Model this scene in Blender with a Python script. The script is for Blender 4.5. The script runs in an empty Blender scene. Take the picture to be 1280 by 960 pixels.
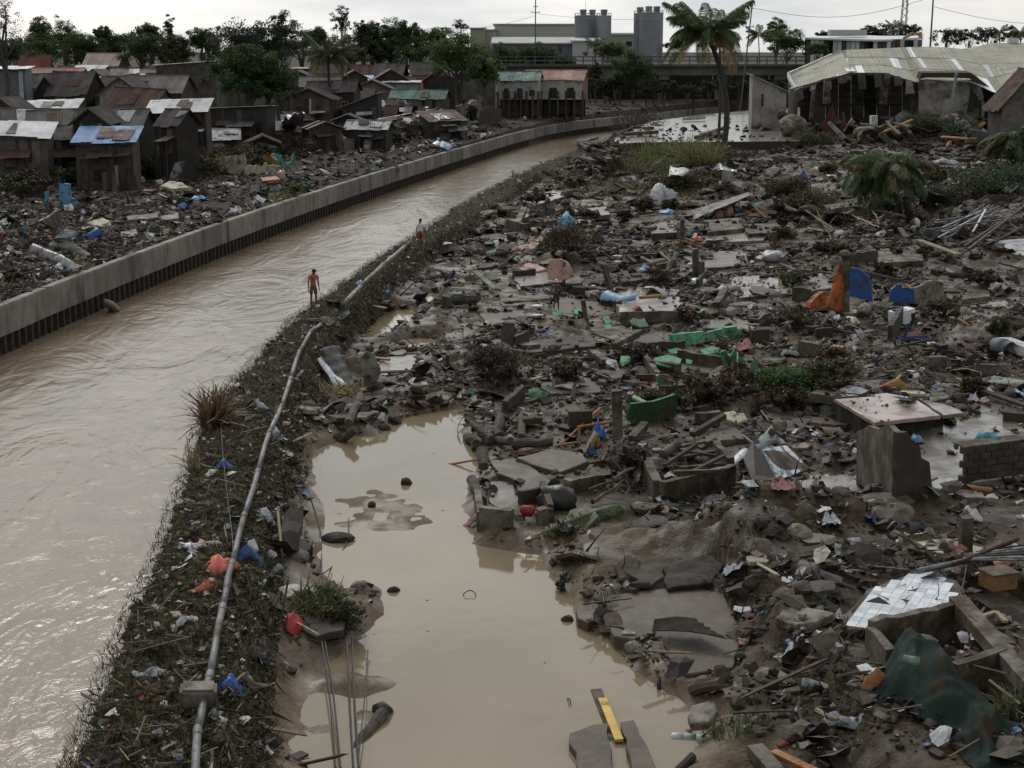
import bpy,bmesh,math,random
import numpy as np
from mathutils import Vector,Matrix,Euler
C = bpy.context.scene.collection
sc = bpy.context.scene
R = math.radians
# camera, sky, sun, exposure
F,HC = 2000.0,12.0                       # focal length in photo pixels (1280 wide),eye height in metres
PITCH = math.atan((480 - 62) / F)
cam = bpy.data.objects.new('camera',bpy.data.cameras.new('camera'))
cam.data.sensor_width = 36; cam.data.lens = F / 1280 * 36
cam.data.clip_start = 0.5; cam.data.clip_end = 9000
cam.location = (0,0,HC); cam.rotation_euler = (math.pi / 2 - PITCH,0,0)
C.objects.link(cam); sc.camera = cam
SUN_EL,SUN_AZ = R(38),R(-14)             # azimuth from +Y towards +X
sund = Vector((math.sin(SUN_AZ) * math.cos(SUN_EL),math.cos(SUN_AZ) * math.cos(SUN_EL),math.sin(SUN_EL)))
w = bpy.data.worlds.new('World'); sc.world = w; w.use_nodes = True
nt = w.node_tree; nt.nodes.clear()
def N(t,ty,**k):
 n = t.nodes.new(ty)
 for a,b in k.items():
  if a in n.inputs.keys(): n.inputs[a].default_value = b
  else: setattr(n,a,b)
 return n
sky = N(nt,'ShaderNodeTexSky',sky_type='NISHITA',sun_disc=False,sun_elevation=SUN_EL,sun_rotation=SUN_AZ,air_density=1.6,dust_density=2.0)
tc = N(nt,'ShaderNodeTexCoord')
mp = N(nt,'ShaderNodeMapping'); mp.inputs['Scale'].default_value = (1,1,5.5)
nt.links.new(tc.outputs['Generated'],mp.inputs['Vector'])
nz = N(nt,'ShaderNodeTexNoise',Scale=3.4,Detail=7.0,Roughness=0.56)
nt.links.new(mp.outputs[0],nz.inputs['Vector'])
cr = N(nt,'ShaderNodeValToRGB')
cr.color_ramp.elements[0].position = 0.40; cr.color_ramp.elements[0].color = (0.43,0.48,0.525,1)
cr.color_ramp.elements[1].position = 0.58; cr.color_ramp.elements[1].color = (0.68,0.685,0.68,1)
nt.links.new(nz.outputs['Fac'],cr.inputs[0])
# light of the sun behind the cloud: the overcast is brighter towards it
dot = N(nt,'ShaderNodeVectorMath',operation='DOT_PRODUCT'); dot.inputs[1].default_value = sund
nt.links.new(tc.outputs['Generated'],dot.inputs[0])
mr = N(nt,'ShaderNodeMapRange',**{'From Min': 0.45,'From Max': 1.0,'To Min': 6.6,'To Max': 14.5}); mr.interpolation_type = 'SMOOTHSTEP'
nt.links.new(dot.outputs['Value'],mr.inputs['Value'])
mul = N(nt,'ShaderNodeVectorMath',operation='SCALE')
nt.links.new(cr.outputs[0],mul.inputs[0]); nt.links.new(mr.outputs[0],mul.inputs['Scale'])
mix = N(nt,'ShaderNodeMix',data_type='RGBA'); mix.inputs['Factor'].default_value = 0.9
nt.links.new(sky.outputs[0],mix.inputs[6]); nt.links.new(mul.outputs[0],mix.inputs[7])
bg = N(nt,'ShaderNodeBackground',Strength=0.1)
nt.links.new(mix.outputs[2],bg.inputs['Color'])
nt.links.new(bg.outputs[0],N(nt,'ShaderNodeOutputWorld').inputs['Surface'])
sl = bpy.data.lights.new('sun','SUN'); sl.energy = 0.8; sl.angle = R(18); sl.color = (1,0.95,0.88)
so = bpy.data.objects.new('sun',sl); so.rotation_euler = sund.to_track_quat('Z','Y').to_euler(); C.objects.link(so)
vs = sc.view_settings; vs.view_transform = 'Standard'; vs.look = 'None'; vs.gamma = 1; vs.exposure = 0.38; vs.use_curve_mapping = False
sc.cycles.max_bounces = 5; sc.cycles.diffuse_bounces = 2; sc.cycles.glossy_bounces = 2; sc.cycles.transparent_max_bounces = 4
# pixel <-> place
cP,sP = math.cos(PITCH),math.sin(PITCH)
def ray(px,py):
 u = (480 - py) / F
 return Vector(((px - 640) / F,cP + u * sP,-sP + u * cP))
def PZ(px,py,z):
 d = ray(px,py); t = (z - HC) / d.z
 return Vector((d.x * t,d.y * t,z))
def PY(px,py,Y):
 d = ray(px,py); t = Y / d.y
 return Vector((d.x * t,Y,HC + d.z * t))
# noise
_rng = np.random.default_rng(11)
_T = _rng.random((256,256)) * 2 - 1
def vnoise(x,y):
 xi = np.floor(x).astype(int); yi = np.floor(y).astype(int)
 fx = x - xi; fy = y - yi
 fx = fx * fx * (3 - 2 * fx); fy = fy * fy * (3 - 2 * fy)
 a = _T[xi & 255,yi & 255]; b = _T[(xi + 1) & 255,yi & 255]
 c = _T[xi & 255,(yi + 1) & 255]; d = _T[(xi + 1) & 255,(yi + 1) & 255]
 return (a * (1 - fx) + b * fx) * (1 - fy) + (c * (1 - fx) + d * fx) * fy
def fbm(x,y,o=3):
 s = 0; a = 1; t = 0
 for k in range(o):
  s = s + a * vnoise(x * 2 ** k + 17.3 * k,y * 2 ** k + 5.1 * k); t += a; a *= .5
 return s / t
def sstep(a,b,x):
 t = np.clip((x - a) / (b - a),0,1); return t * t * (3 - 2 * t)
# materials
MUD = (0.056,0.0345,0.0185)
def pmat(name,c1,c2=None,scale=3.0,rough=0.7,bump=0.3,bscale=14.0,mud=0.35,metal=0.0,vary=0.25,spec=0.4,mudcol=MUD,rvar=0.2,streak=0):
 m = bpy.data.materials.new(name); m.use_nodes = True
 t = m.node_tree; b = t.nodes['Principled BSDF']; L = t.links
 c2 = c2 or tuple(x * 0.62 for x in c1)
 geo = N(t,'ShaderNodeNewGeometry'); oi = N(t,'ShaderNodeObjectInfo')
 n1 = N(t,'ShaderNodeTexNoise',Scale=scale,Detail=5.0,Roughness=0.62); L.new(geo.outputs['Position'],n1.inputs['Vector'])
 r1 = N(t,'ShaderNodeMapRange',**{'From Min': .35,'From Max': .65}); L.new(n1.outputs['Fac'],r1.inputs['Value'])
 m1 = N(t,'ShaderNodeMix',data_type='RGBA'); m1.inputs[6].default_value = (*c1,1); m1.inputs[7].default_value = (*c2,1)
 L.new(r1.outputs[0],m1.inputs['Factor'])
 hs = N(t,'ShaderNodeHueSaturation')
 rv = N(t,'ShaderNodeMapRange',**{'To Min': 1 - vary,'To Max': 1 + vary}); L.new(oi.outputs['Random'],rv.inputs['Value'])
 L.new(rv.outputs[0],hs.inputs['Value']); L.new(m1.outputs[2],hs.inputs['Color'])
 out = hs.outputs[0]
 n2 = N(t,'ShaderNodeTexNoise',Scale=scale * 0.45 + .3,Detail=6.0,Roughness=0.7); L.new(geo.outputs['Position'],n2.inputs['Vector'])
 if streak:                                            # rain and tide streaks run down the face
  mp = N(t,'ShaderNodeMapping'); mp.inputs['Scale'].default_value = (.55,.55,streak); L.new(geo.outputs['Position'],mp.inputs['Vector']); L.new(mp.outputs[0],n2.inputs['Vector'])
 if mud > 0:
  r2 = N(t,'ShaderNodeMapRange',**{'From Min': .62 - mud * .34,'From Max': .74 - mud * .30}); L.new(n2.outputs['Fac'],r2.inputs['Value'])
  m2 = N(t,'ShaderNodeMix',data_type='RGBA'); m2.inputs[7].default_value = (*mudcol,1)
  L.new(r2.outputs[0],m2.inputs['Factor']); L.new(out,m2.inputs[6]); out = m2.outputs[2]
 L.new(out,b.inputs['Base Color'])
 rr = N(t,'ShaderNodeMapRange',**{'From Min': .3,'From Max': .7,'To Min': max(.05,rough - rvar),'To Max': min(1,rough + rvar)}); L.new(n2.outputs['Fac'],rr.inputs['Value'])
 L.new(rr.outputs[0],b.inputs['Roughness'])
 b.inputs['Metallic'].default_value = metal; b.inputs['Specular IOR Level'].default_value = spec
 if bump > 0:
  n3 = N(t,'ShaderNodeTexNoise',Scale=bscale,Detail=4.0,Roughness=0.65); L.new(geo.outputs['Position'],n3.inputs['Vector'])
  bp = N(t,'ShaderNodeBump',Strength=bump,Distance=0.05); L.new(n3.outputs['Fac'],bp.inputs['Height']); L.new(bp.outputs[0],b.inputs['Normal'])
 return m
def tmat(name,rough=0.75,mud=0.0,sub=0.0,gain=1.0,spec=0.4):
 """colour from the piece's own attribute 'tint', with grain"""
 m = bpy.data.materials.new(name); m.use_nodes = True
 t = m.node_tree; b = t.nodes['Principled BSDF']; L = t.links
 at = N(t,'ShaderNodeAttribute',attribute_name='tint'); geo = N(t,'ShaderNodeNewGeometry')
 n1 = N(t,'ShaderNodeTexNoise',Scale=9.0,Detail=4.0); L.new(geo.outputs['Position'],n1.inputs['Vector'])
 r = N(t,'ShaderNodeMapRange',**{'From Min': .3,'From Max': .7,'To Min': .65 * gain,'To Max': 1.35 * gain}); L.new(n1.outputs['Fac'],r.inputs['Value'])
 v = N(t,'ShaderNodeVectorMath',operation='SCALE'); L.new(at.outputs['Color'],v.inputs[0]); L.new(r.outputs[0],v.inputs['Scale'])
 out = v.outputs[0]
 if mud:
  n2 = N(t,'ShaderNodeTexNoise',Scale=2.2,Detail=5.0,Roughness=.7); L.new(geo.outputs['Position'],n2.inputs['Vector'])
  r2 = N(t,'ShaderNodeMapRange',**{'From Min': .62 - mud * .34,'From Max': .74 - mud * .30}); L.new(n2.outputs['Fac'],r2.inputs['Value'])
  m2 = N(t,'ShaderNodeMix',data_type='RGBA'); m2.inputs[7].default_value = (*MUD,1)
  L.new(r2.outputs[0],m2.inputs['Factor']); L.new(out,m2.inputs[6]); out = m2.outputs[2]
 L.new(out,b.inputs['Base Color']); b.inputs['Roughness'].default_value = rough; b.inputs['Specular IOR Level'].default_value = spec
 if sub:
  b.inputs['Transmission Weight'].default_value = 0
  tr = N(t,'ShaderNodeBsdfTranslucent'); L.new(out,tr.inputs['Color'])
  mx = N(t,'ShaderNodeMixShader'); mx.inputs[0].default_value = sub
  L.new(b.outputs[0],mx.inputs[1]); L.new(tr.outputs[0],mx.inputs[2]); L.new(mx.outputs[0],t.nodes['Material Output'].inputs['Surface'])
 return m
def water_mat(name,col,rough,waves,col2=None):
 m = bpy.data.materials.new(name); m.use_nodes = True
 t = m.node_tree; b = t.nodes['Principled BSDF']; L = t.links
 geo = N(t,'ShaderNodeNewGeometry')
 n1 = N(t,'ShaderNodeTexNoise',Scale=.22,Detail=6.0,Roughness=.6,Distortion=1.5); L.new(geo.outputs['Position'],n1.inputs['Vector'])
 m1 = N(t,'ShaderNodeMix',data_type='RGBA'); m1.inputs[6].default_value = (*col,1); m1.inputs[7].default_value = (*(col2 or tuple(c * .8 for c in col)),1)
 rr = N(t,'ShaderNodeMapRange',**{'From Min': .35,'From Max': .65}); L.new(n1.outputs['Fac'],rr.inputs['Value'])
 L.new(rr.outputs[0],m1.inputs['Factor']); L.new(m1.outputs[2],b.inputs['Base Color'])
 b.inputs['Roughness'].default_value = rough; b.inputs['IOR'].default_value = 1.33
 prev = None
 for sx,sy,det,st,dist in waves:
  mp = N(t,'ShaderNodeMapping'); mp.inputs['Scale'].default_value = (sx,sy,1); mp.inputs['Rotation'].default_value = (0,0,R(-12)); L.new(geo.outputs['Position'],mp.inputs['Vector'])
  n = N(t,'ShaderNodeTexNoise',Scale=1.0,Detail=det,Roughness=.6,Distortion=dist); L.new(mp.outputs[0],n.inputs['Vector'])
  bp = N(t,'ShaderNodeBump',Strength=1.0,Distance=st); L.new(n.outputs['Fac'],bp.inputs['Height'])
  if prev: L.new(prev.outputs[0],bp.inputs['Normal'])
  prev = bp
 if prev: L.new(prev.outputs[0],b.inputs['Normal'])
 return m
# object helpers
def tag(o,label,cat,group=None,kind=None):
 if label: o['label'] = label
 if cat: o['category'] = cat
 if group: o['group'] = group
 if kind or cat: o['kind'] = kind or 'thing'
 return o
def link(o,parent=None):
 C.objects.link(o)
 if parent is not None: o.parent = parent
 return o
def thing(name,label,cat,loc,rz=0.0,group=None):
 o = bpy.data.objects.new(name,None); o.empty_display_size = .2
 o.location = loc; o.rotation_euler = (0,0,rz); link(o)
 return tag(o,label,cat,group)
class MB:
 """collects faces for ONE mesh object"""
 def __init__(s): s.v = []; s.f = []; s.t = []; s.mi = []
 def add(s,vs,fs,tint=None,mi=0):
  n = len(s.v); s.v.extend([tuple(x) for x in vs])
  for f in fs: s.f.append(tuple(i + n for i in f)); s.t.append(tint); s.mi.append(mi)
  return s
 def box(s,c,d,M=None,tint=None,jit=0.0,rnd=random,mi=0):
  x,y,z = d[0] / 2,d[1] / 2,d[2] / 2
  vs = [Vector((sx * x + rnd.uniform(-jit,jit),sy * y + rnd.uniform(-jit,jit),sz * z + rnd.uniform(-jit,jit))) for sz in (-1,1) for sy in (-1,1) for sx in (-1,1)]
  if M is not None: vs = [M @ q for q in vs]
  c = Vector(c); vs = [q + c for q in vs]
  return s.add(vs,[(0,2,3,1),(4,5,7,6),(0,1,5,4),(2,6,7,3),(0,4,6,2),(1,3,7,5)],tint,mi)
 def tube(s,pts,rads,n=8,tint=None,cap=True,wob=0.0,rnd=random,mi=0):
  pts = [Vector(p) for p in pts]
  if not hasattr(rads,'__len__'): rads = [rads] * len(pts)
  vs = []; fs = []
  up = Vector((0,0,1))
  for i,p in enumerate(pts):
   d = (pts[min(i + 1,len(pts) - 1)] - pts[max(i - 1,0)])
   if d.length < 1e-6: d = Vector((0,0,1))
   d.normalize()
   a = d.cross(up if abs(d.z) < .95 else Vector((1,0,0))).normalized(); b = a.cross(d)
   for k in range(n):
    th = 2 * math.pi * k / n; r = rads[i] * (1 + rnd.uniform(-wob,wob))
    vs.append(p + (a * math.cos(th) + b * math.sin(th)) * r)
  for i in range(len(pts) - 1):
   for k in range(n): fs.append((i * n + k,i * n + (k + 1) % n,(i + 1) * n + (k + 1) % n,(i + 1) * n + k))
  if cap: fs.append(tuple(range(n))[::-1]); fs.append(tuple((len(pts) - 1) * n + k for k in range(n)))
  return s.add(vs,fs,tint,mi)
 def mesh(s,name,mat,smooth=False):
  me = bpy.data.meshes.new(name); me.from_pydata(s.v,[],s.f)
  for m_ in (mat if isinstance(mat,(list,tuple)) else [mat]):
   if m_: me.materials.append(m_)
  if any(s.mi): me.polygons.foreach_set('material_index',s.mi)
  if any(t is not None for t in s.t):
   a = me.attributes.new('tint','FLOAT_COLOR','FACE')
   a.data.foreach_set('color',np.array([(*(t or (.1,.1,.1)),1) for t in s.t],dtype=np.float32).ravel())
  if smooth: me.polygons.foreach_set('use_smooth',[True] * len(me.polygons))
  me.update(); return me
 def build(s,name,mat,parent=None,smooth=False,loc=None):
  o = bpy.data.objects.new(name,s.mesh(name,mat,smooth)); link(o,parent)
  if loc is not None: o.location = loc
  return o
def centre_mesh(o):
 """put the origin of a single-mesh thing at the foot of its own middle"""
 me = o.data; n = len(me.vertices); a = np.empty(n * 3); me.vertices.foreach_get('co',a); a = a.reshape(-1,3)
 c = np.array([(a[:,0].min() + a[:,0].max()) / 2,(a[:,1].min() + a[:,1].max()) / 2,a[:,2].min()])
 me.vertices.foreach_set('co',(a - c).ravel()); me.update(); o.location = Vector(c) + Vector(o.location)
 return o
def np_mesh(name,V,Fq,mat,tint=None,smooth=False):
 """fast mesh from numpy arrays: V (n,3), Fq (m,k)"""
 me = bpy.data.meshes.new(name); m,k = Fq.shape
 me.vertices.add(len(V)); me.vertices.foreach_set('co',V.astype(np.float32).ravel())
 me.loops.add(m * k); me.loops.foreach_set('vertex_index',Fq.astype(np.int32).ravel())
 me.polygons.add(m); me.polygons.foreach_set('loop_start',np.arange(0,m * k,k,dtype=np.int32))
 me.polygons.foreach_set('loop_total',np.full(m,k,dtype=np.int32))
 if tint is not None:
  a = me.attributes.new('tint','FLOAT_COLOR','FACE')
  a.data.foreach_set('color',np.concatenate([tint,np.ones((m,1))],1).astype(np.float32).ravel())
 me.polygons.foreach_set('use_smooth',np.full(m,smooth,dtype=bool))
 if mat: me.materials.append(mat)
 me.update(calc_edges=True); me.validate(); return me
def rotm(yaw,pitch,roll):
 """arrays of Euler angles -> (K,3,3)"""
 cy,sy,cp,sp_,cr_,sr = np.cos(yaw),np.sin(yaw),np.cos(pitch),np.sin(pitch),np.cos(roll),np.sin(roll)
 K = len(yaw); M = np.empty((K,3,3))
 M[:,0,0] = cy * cp; M[:,0,1] = cy * sp_ * sr - sy * cr_; M[:,0,2] = cy * sp_ * cr_ + sy * sr
 M[:,1,0] = sy * cp; M[:,1,1] = sy * sp_ * sr + cy * cr_; M[:,1,2] = sy * sp_ * cr_ - cy * sr
 M[:,2,0] = -sp_; M[:,2,1] = cp * sr; M[:,2,2] = cp * cr_
 return M
def stuff(name,protos,pick,pos,M,S,tint,mat,smooth=False):
 """one mesh of many uncountable bits; every proto has the same face size"""
 Vs = []; Fs = []; Ts = []; off = 0
 for i,(pv,pf) in enumerate(protos):
  k = np.where(pick == i)[0]
  if not len(k): continue
  v = pv[None] * S[k][:,None,:]
  v = np.einsum('kij,knj->kni',M[k],v) + pos[k][:,None,:]
  f = pf[None] + (np.arange(len(k)) * len(pv))[:,None,None] + off
  Vs.append(v.reshape(-1,3)); Fs.append(f.reshape(-1,pf.shape[1])); Ts.append(np.repeat(tint[k],len(pf),0)); off += len(k) * len(pv)
 me = np_mesh(name,np.concatenate(Vs),np.concatenate(Fs),mat,np.concatenate(Ts),smooth)
 o = bpy.data.objects.new(name,me); link(o); o['kind'] = 'stuff'; return o
# lines of the river
def line(pts,z):
 a = np.array([PZ(x,y,z)[:2] for x,y in pts]); return a[np.argsort(a[:,1])]
LW = line([(-400,565),(-200,468),(-80,415),(0,381),(110,340),(190,310),(250,288),(320,264),(400,238),(480,213),(560,189.5),(640,167),(690,155.5),(730,150),(770,146),(815,142),(860,137),(905,133),(950,130),(1010,127)],.35)
LL = line([(40,1200),(70,1010),(90,950),(125,860),(150,790),(185,715),(205,660),(232,590),(245,535),(268,495),(300,465),(340,425),(365,396),(400,370),(430,350),(475,318),(520,290),(560,264),(600,240),(640,220),(680,202),(720,188),(745,177),(767,166),(787,156.5),(812,151),(860,144),(905,139.5),(950,136),(1010,133)],.9)
LR = line([(270,1200),(282,1010),(288,950),(300,860),(312,770),(322,700),(332,640),(346,570),(364,505),(380,468),(410,425),(438,390),(460,367),(482,347),(520,317),(552,295),(590,272),(630,249),(665,229),(702,210),(738,193),(758,183),(780,170),(800,160),(835,152),(880,145),(930,140),(1010,135)],.9)
def lx(L,y):
 x = np.interp(y,L[:,1],L[:,0])
 e = (L[-1,0] - L[-2,0]) / max(L[-1,1] - L[-2,1],.1)
 return np.where(y > L[-1,1],L[-1,0] + (y - L[-1,1]) * e,x)
def lslope(L,y):
 s = (lx(L,y + 2) - lx(L,y - 2)) / 4; return 1 / np.sqrt(1 + s * s)
POND = np.array([PZ(x,y,-.2)[:2] for x,y in [(392,562),(430,543),(472,548),(510,522),(574,510),(580,545),(598,560),(590,590),(583,640),(592,680),(640,688),(678,694),(690,715),(720,745),(725,790),(762,800),(785,840),(850,872),(885,905),(868,940),(845,1000),(800,1060),(520,1060),(440,1010),(405,968),(345,930),(350,880),(372,850),(420,820),(445,795),(478,768),(470,735),(415,745),(398,700),(386,640)]])
def poly_sd(P,x,y):
 """signed distance to a polygon, positive inside"""
 d = np.full(np.shape(x),1e9); ins = np.zeros(np.shape(x),bool); n = len(P)
 for i in range(n):
  a = P[i]; b = P[(i + 1) % n]; e = b - a
  t = np.clip(((x - a[0]) * e[0] + (y - a[1]) * e[1]) / (e @ e),0,1)
  d = np.minimum(d,(x - a[0] - t * e[0]) ** 2 + (y - a[1] - t * e[1]) ** 2)
  c = ((a[1] > y) != (b[1] > y)) & (x < (b[0] - a[0]) * (y - a[1]) / (b[1] - a[1] + 1e-12) + a[0])
  ins ^= c
 return np.where(ins,1,-1) * np.sqrt(d)
def rise(y): return sstep(95,150,y) * 1.0
# hollows and heaps: photo spot, half sizes in metres, height change
def spot(px,py,rx,ry,h,z=0.0): p = PZ(px,py,z); return (p.x,p.y,rx,ry,h)
HOLLOW = [spot(466,412,.95,3.2,-.75,-.2),spot(500,398,.9,3.0,-.7,-.2),spot(540,372,.6,3.0,-.5,-.2),spot(518,424,1.0,1.6,-.62),spot(566,455,.55,.9,-.55),spot(510,498,.7,.8,-.5),
          spot(1010,590,1.6,1.6,-.4),spot(940,600,1.2,1.2,-.3),spot(985,520,1.3,.8,-.42),spot(617,312,1.2,3,-.7),spot(640,330,.8,1.5,-.6),
          spot(760,410,2.0,.6,-.4),spot(870,420,3,2,-.15),spot(650,610,.8,1.0,-.2)]
HEAP = [spot(620,455,1.3,1.6,.7),spot(640,480,1.2,1.2,.45),spot(690,300,2.5,3.5,.9),spot(715,330,2,2.5,.7),spot(450,470,1.0,1.5,.55),spot(1060,255,5,8,1.2),spot(1105,225,4,7,1.5),
  spot(1180,180,9,10,1.8),spot(1060,180,10,8,1.5),spot(960,275,3,5,.8),spot(900,250,3,5,.7),spot(850,245,4,5,.6),spot(1230,250,6,6,1.2),spot(1000,230,4,6,.9),spot(1010,420,1.8,2,.5),
  spot(1100,440,2.2,1.5,.45),spot(1180,460,2.5,2,.5),spot(930,510,1.6,1.8,.5),spot(770,575,.9,1.2,.5),spot(810,690,1.2,1.0,.35),spot(870,690,1.0,1.0,.3),spot(960,690,1.4,1.8,.75),spot(1020,680,1.6,.9,.6),spot(930,720,.8,1.4,.5),
  spot(1030,760,1.0,1.2,.4),spot(1000,790,.7,.9,.35),spot(860,590,1.2,.9,.35),spot(850,395,1.0,1.0,.5),spot(660,420,2.4,.9,.35),spot(540,470,.9,.8,.3),spot(1230,430,2.2,2.5,.5),spot(1245,330,3,3,.6),spot(1130,320,3,2,.5),
  spot(740,160,3,6,1.6),spot(715,195,2,5,.8),spot(380,770,.7,.9,.35),spot(440,775,.7,.5,.3),spot(350,800,.7,1.3,.3),spot(1050,340,3,2,.5),spot(960,330,2.5,1.5,.4),spot(1190,860,.8,.9,.4),spot(1150,660,1,.8,.4)]
PLAT = np.array([PZ(x,y,.4)[:2] for x,y in [(872,640),(905,690),(945,745),(985,800),(1045,848),(1085,885),(1095,990),(1600,990),(1600,600),(1170,632),(1000,618),(935,628)]])
def lvl(x,y): return float(rise(y)) + .25 * float(sstep(-.2,.2,poly_sd(PLAT,np.array([x]),np.array([y]))[0]))
def H(x,y):
 x = np.atleast_1d(np.asarray(x,float)); y = np.atleast_1d(np.asarray(y,float))
 n1 = fbm(x * .13,y * .13,2); n2 = fbm(x * .55 + 40,y * .55,3); n3 = fbm(x * 2.3,y * 2.3 + 9,3)
 near = 1 - sstep(160,320,y)
 rough = .3 + .7 * sstep(-.15,.35,fbm(x * .3 + 71,y * .3 + 13,2))
 right = .16 + .12 * n1 + (.17 * n2 + .13 * n3) * rough * near + rise(y)
 for a,b,rx,ry,h in HEAP:
  q = ((x - a) / rx) ** 2 + ((y - b) / ry) ** 2
  right = right + h * np.exp(-q * 1.4) * (1 + .35 * n3 + .3 * n2)
 for a,b,rx,ry,h in HOLLOW:
  q = ((x - a) / rx) ** 2 + ((y - b) / ry) ** 2
  right = right + h * np.exp(-(q * (1 + .5 * n2 + .3 * n3)) ** 2)
 right = right + .5 * sstep(-.28,.22,poly_sd(PLAT,x,y) + .3 * n2 + .2 * n3)
 sd = poly_sd(POND,x,y)
 k = sstep(-.75,.55,sd + .35 * n2 + .18 * n3)
 bed = -.42 + .06 * n2
 fl = PZ(465,640,-.2); q = ((x - fl.x) / 2.2) ** 2 + ((y - fl.y) / 3.0) ** 2
 bed = bed + .215 * np.exp(-q * q * .6) * (1 + .18 * n3)
 for fx,fy,rx,ry in ((400,890,1.4,1.6),(450,850,1.0,.7)):
  f2 = PZ(fx,fy,-.2); q = ((x - f2.x) / rx) ** 2 + ((y - f2.y) / ry) ** 2
  bed = bed + .24 * np.exp(-q * q * .8) * (1 + .2 * n3 + .15 * n2)
 right = right * (1 - k) + bed * k
 left = .12 + .2 * n1 + (.2 * n2 + .12 * n3) * near + np.clip((y - 150) * .008,0,1.6)
 hp = np.exp(-((fbm(x * .09 + 3,y * .07 + 50,2) - .35) / .25) ** 2); left = left + .8 * hp * near * sstep(2,9,lx(LW,y) - x)
 far = sstep(300,420,y)
 dyke = .84 + .11 * n2 + .17 * n3 * near + .07 * vnoise(x * 7,y * 7) * near
 dL = (x - lx(LL,y)) * lslope(LL,y); dR = (x - lx(LR,y)) * lslope(LR,y); dW = (x - lx(LW,y)) * lslope(LW,y)
 z = np.where(dR > 0,right,0)
 kr = sstep(-.15,.75,dR + .25 * n2 + .12 * n3)
 z = dyke * (1 - kr) + right * kr
 kl = sstep(-.25,.15,dL + .12 * n3 * near)
 z = z * kl + (-3.2) * (1 - kl)
 z = np.where(dW < -.32,left,z)
 # beyond the bend the land closes again
 z = np.where(y > 345,1.2 + .5 * n1 + far * 1.0,z)
 return z
def H1(x,y):
 r = BV[0].ray_cast(Vector((x,y,40)),Vector((0,0,-1))) if BV[0] else (None,)
 return r[0].z if r[0] is not None else float(H(x,y)[0])
SLABS = []                                   # (polygon array,top z) of floors things can stand on
def HT(x,y):
 x = np.atleast_1d(np.asarray(x,float)); y = np.atleast_1d(np.asarray(y,float)); z = H(x,y)
 x0,x1,y0,y1 = x.min(),x.max(),y.min(),y.max()
 for P,zt in SLABS:
  a,b = P.min(0),P.max(0)
  if a[0] > x1 or b[0] < x0 or a[1] > y1 or b[1] < y0: continue
  k = (x >= a[0]) & (x <= b[0]) & (y >= a[1]) & (y <= b[1])
  if k.any(): z[k] = np.where(poly_sd(P,x[k],y[k]) > 0,zt,z[k])
 return z
def HT1(x,y):
 z = H1(x,y)
 for P,zt in SLABS:
  a,b = P.min(0),P.max(0)
  if a[0] <= x <= b[0] and a[1] <= y <= b[1] and poly_sd(P,np.array([x]),np.array([y]))[0] > 0: z = zt
 return z
def G(px,py,dz=0.0,floors=True):
 """the place on the ground (or on a floor) seen at a photo point; dz above it"""
 d = ray(px,py).normalized(); r = BV[0].ray_cast(Vector((0,0,HC)),d)
 p = r[0] if r[0] is not None else PZ(px,py,.2)
 if floors:
  for P,zt in SLABS:
   if zt > p.z - .05:
    q = PZ(px,py,zt)
    if q.y < p.y + .5 and poly_sd(P,np.array([q.x]),np.array([q.y]))[0] > 0: p = q
 if dz:
  g = p.z
  for _ in range(3):
   p = PZ(px,py,g + dz); g2 = HT1(p.x,p.y) if floors else H1(p.x,p.y)
   if abs(g2 - g) > .6: break
   g = g2
  p = PZ(px,py,g + dz)
 return p
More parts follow.
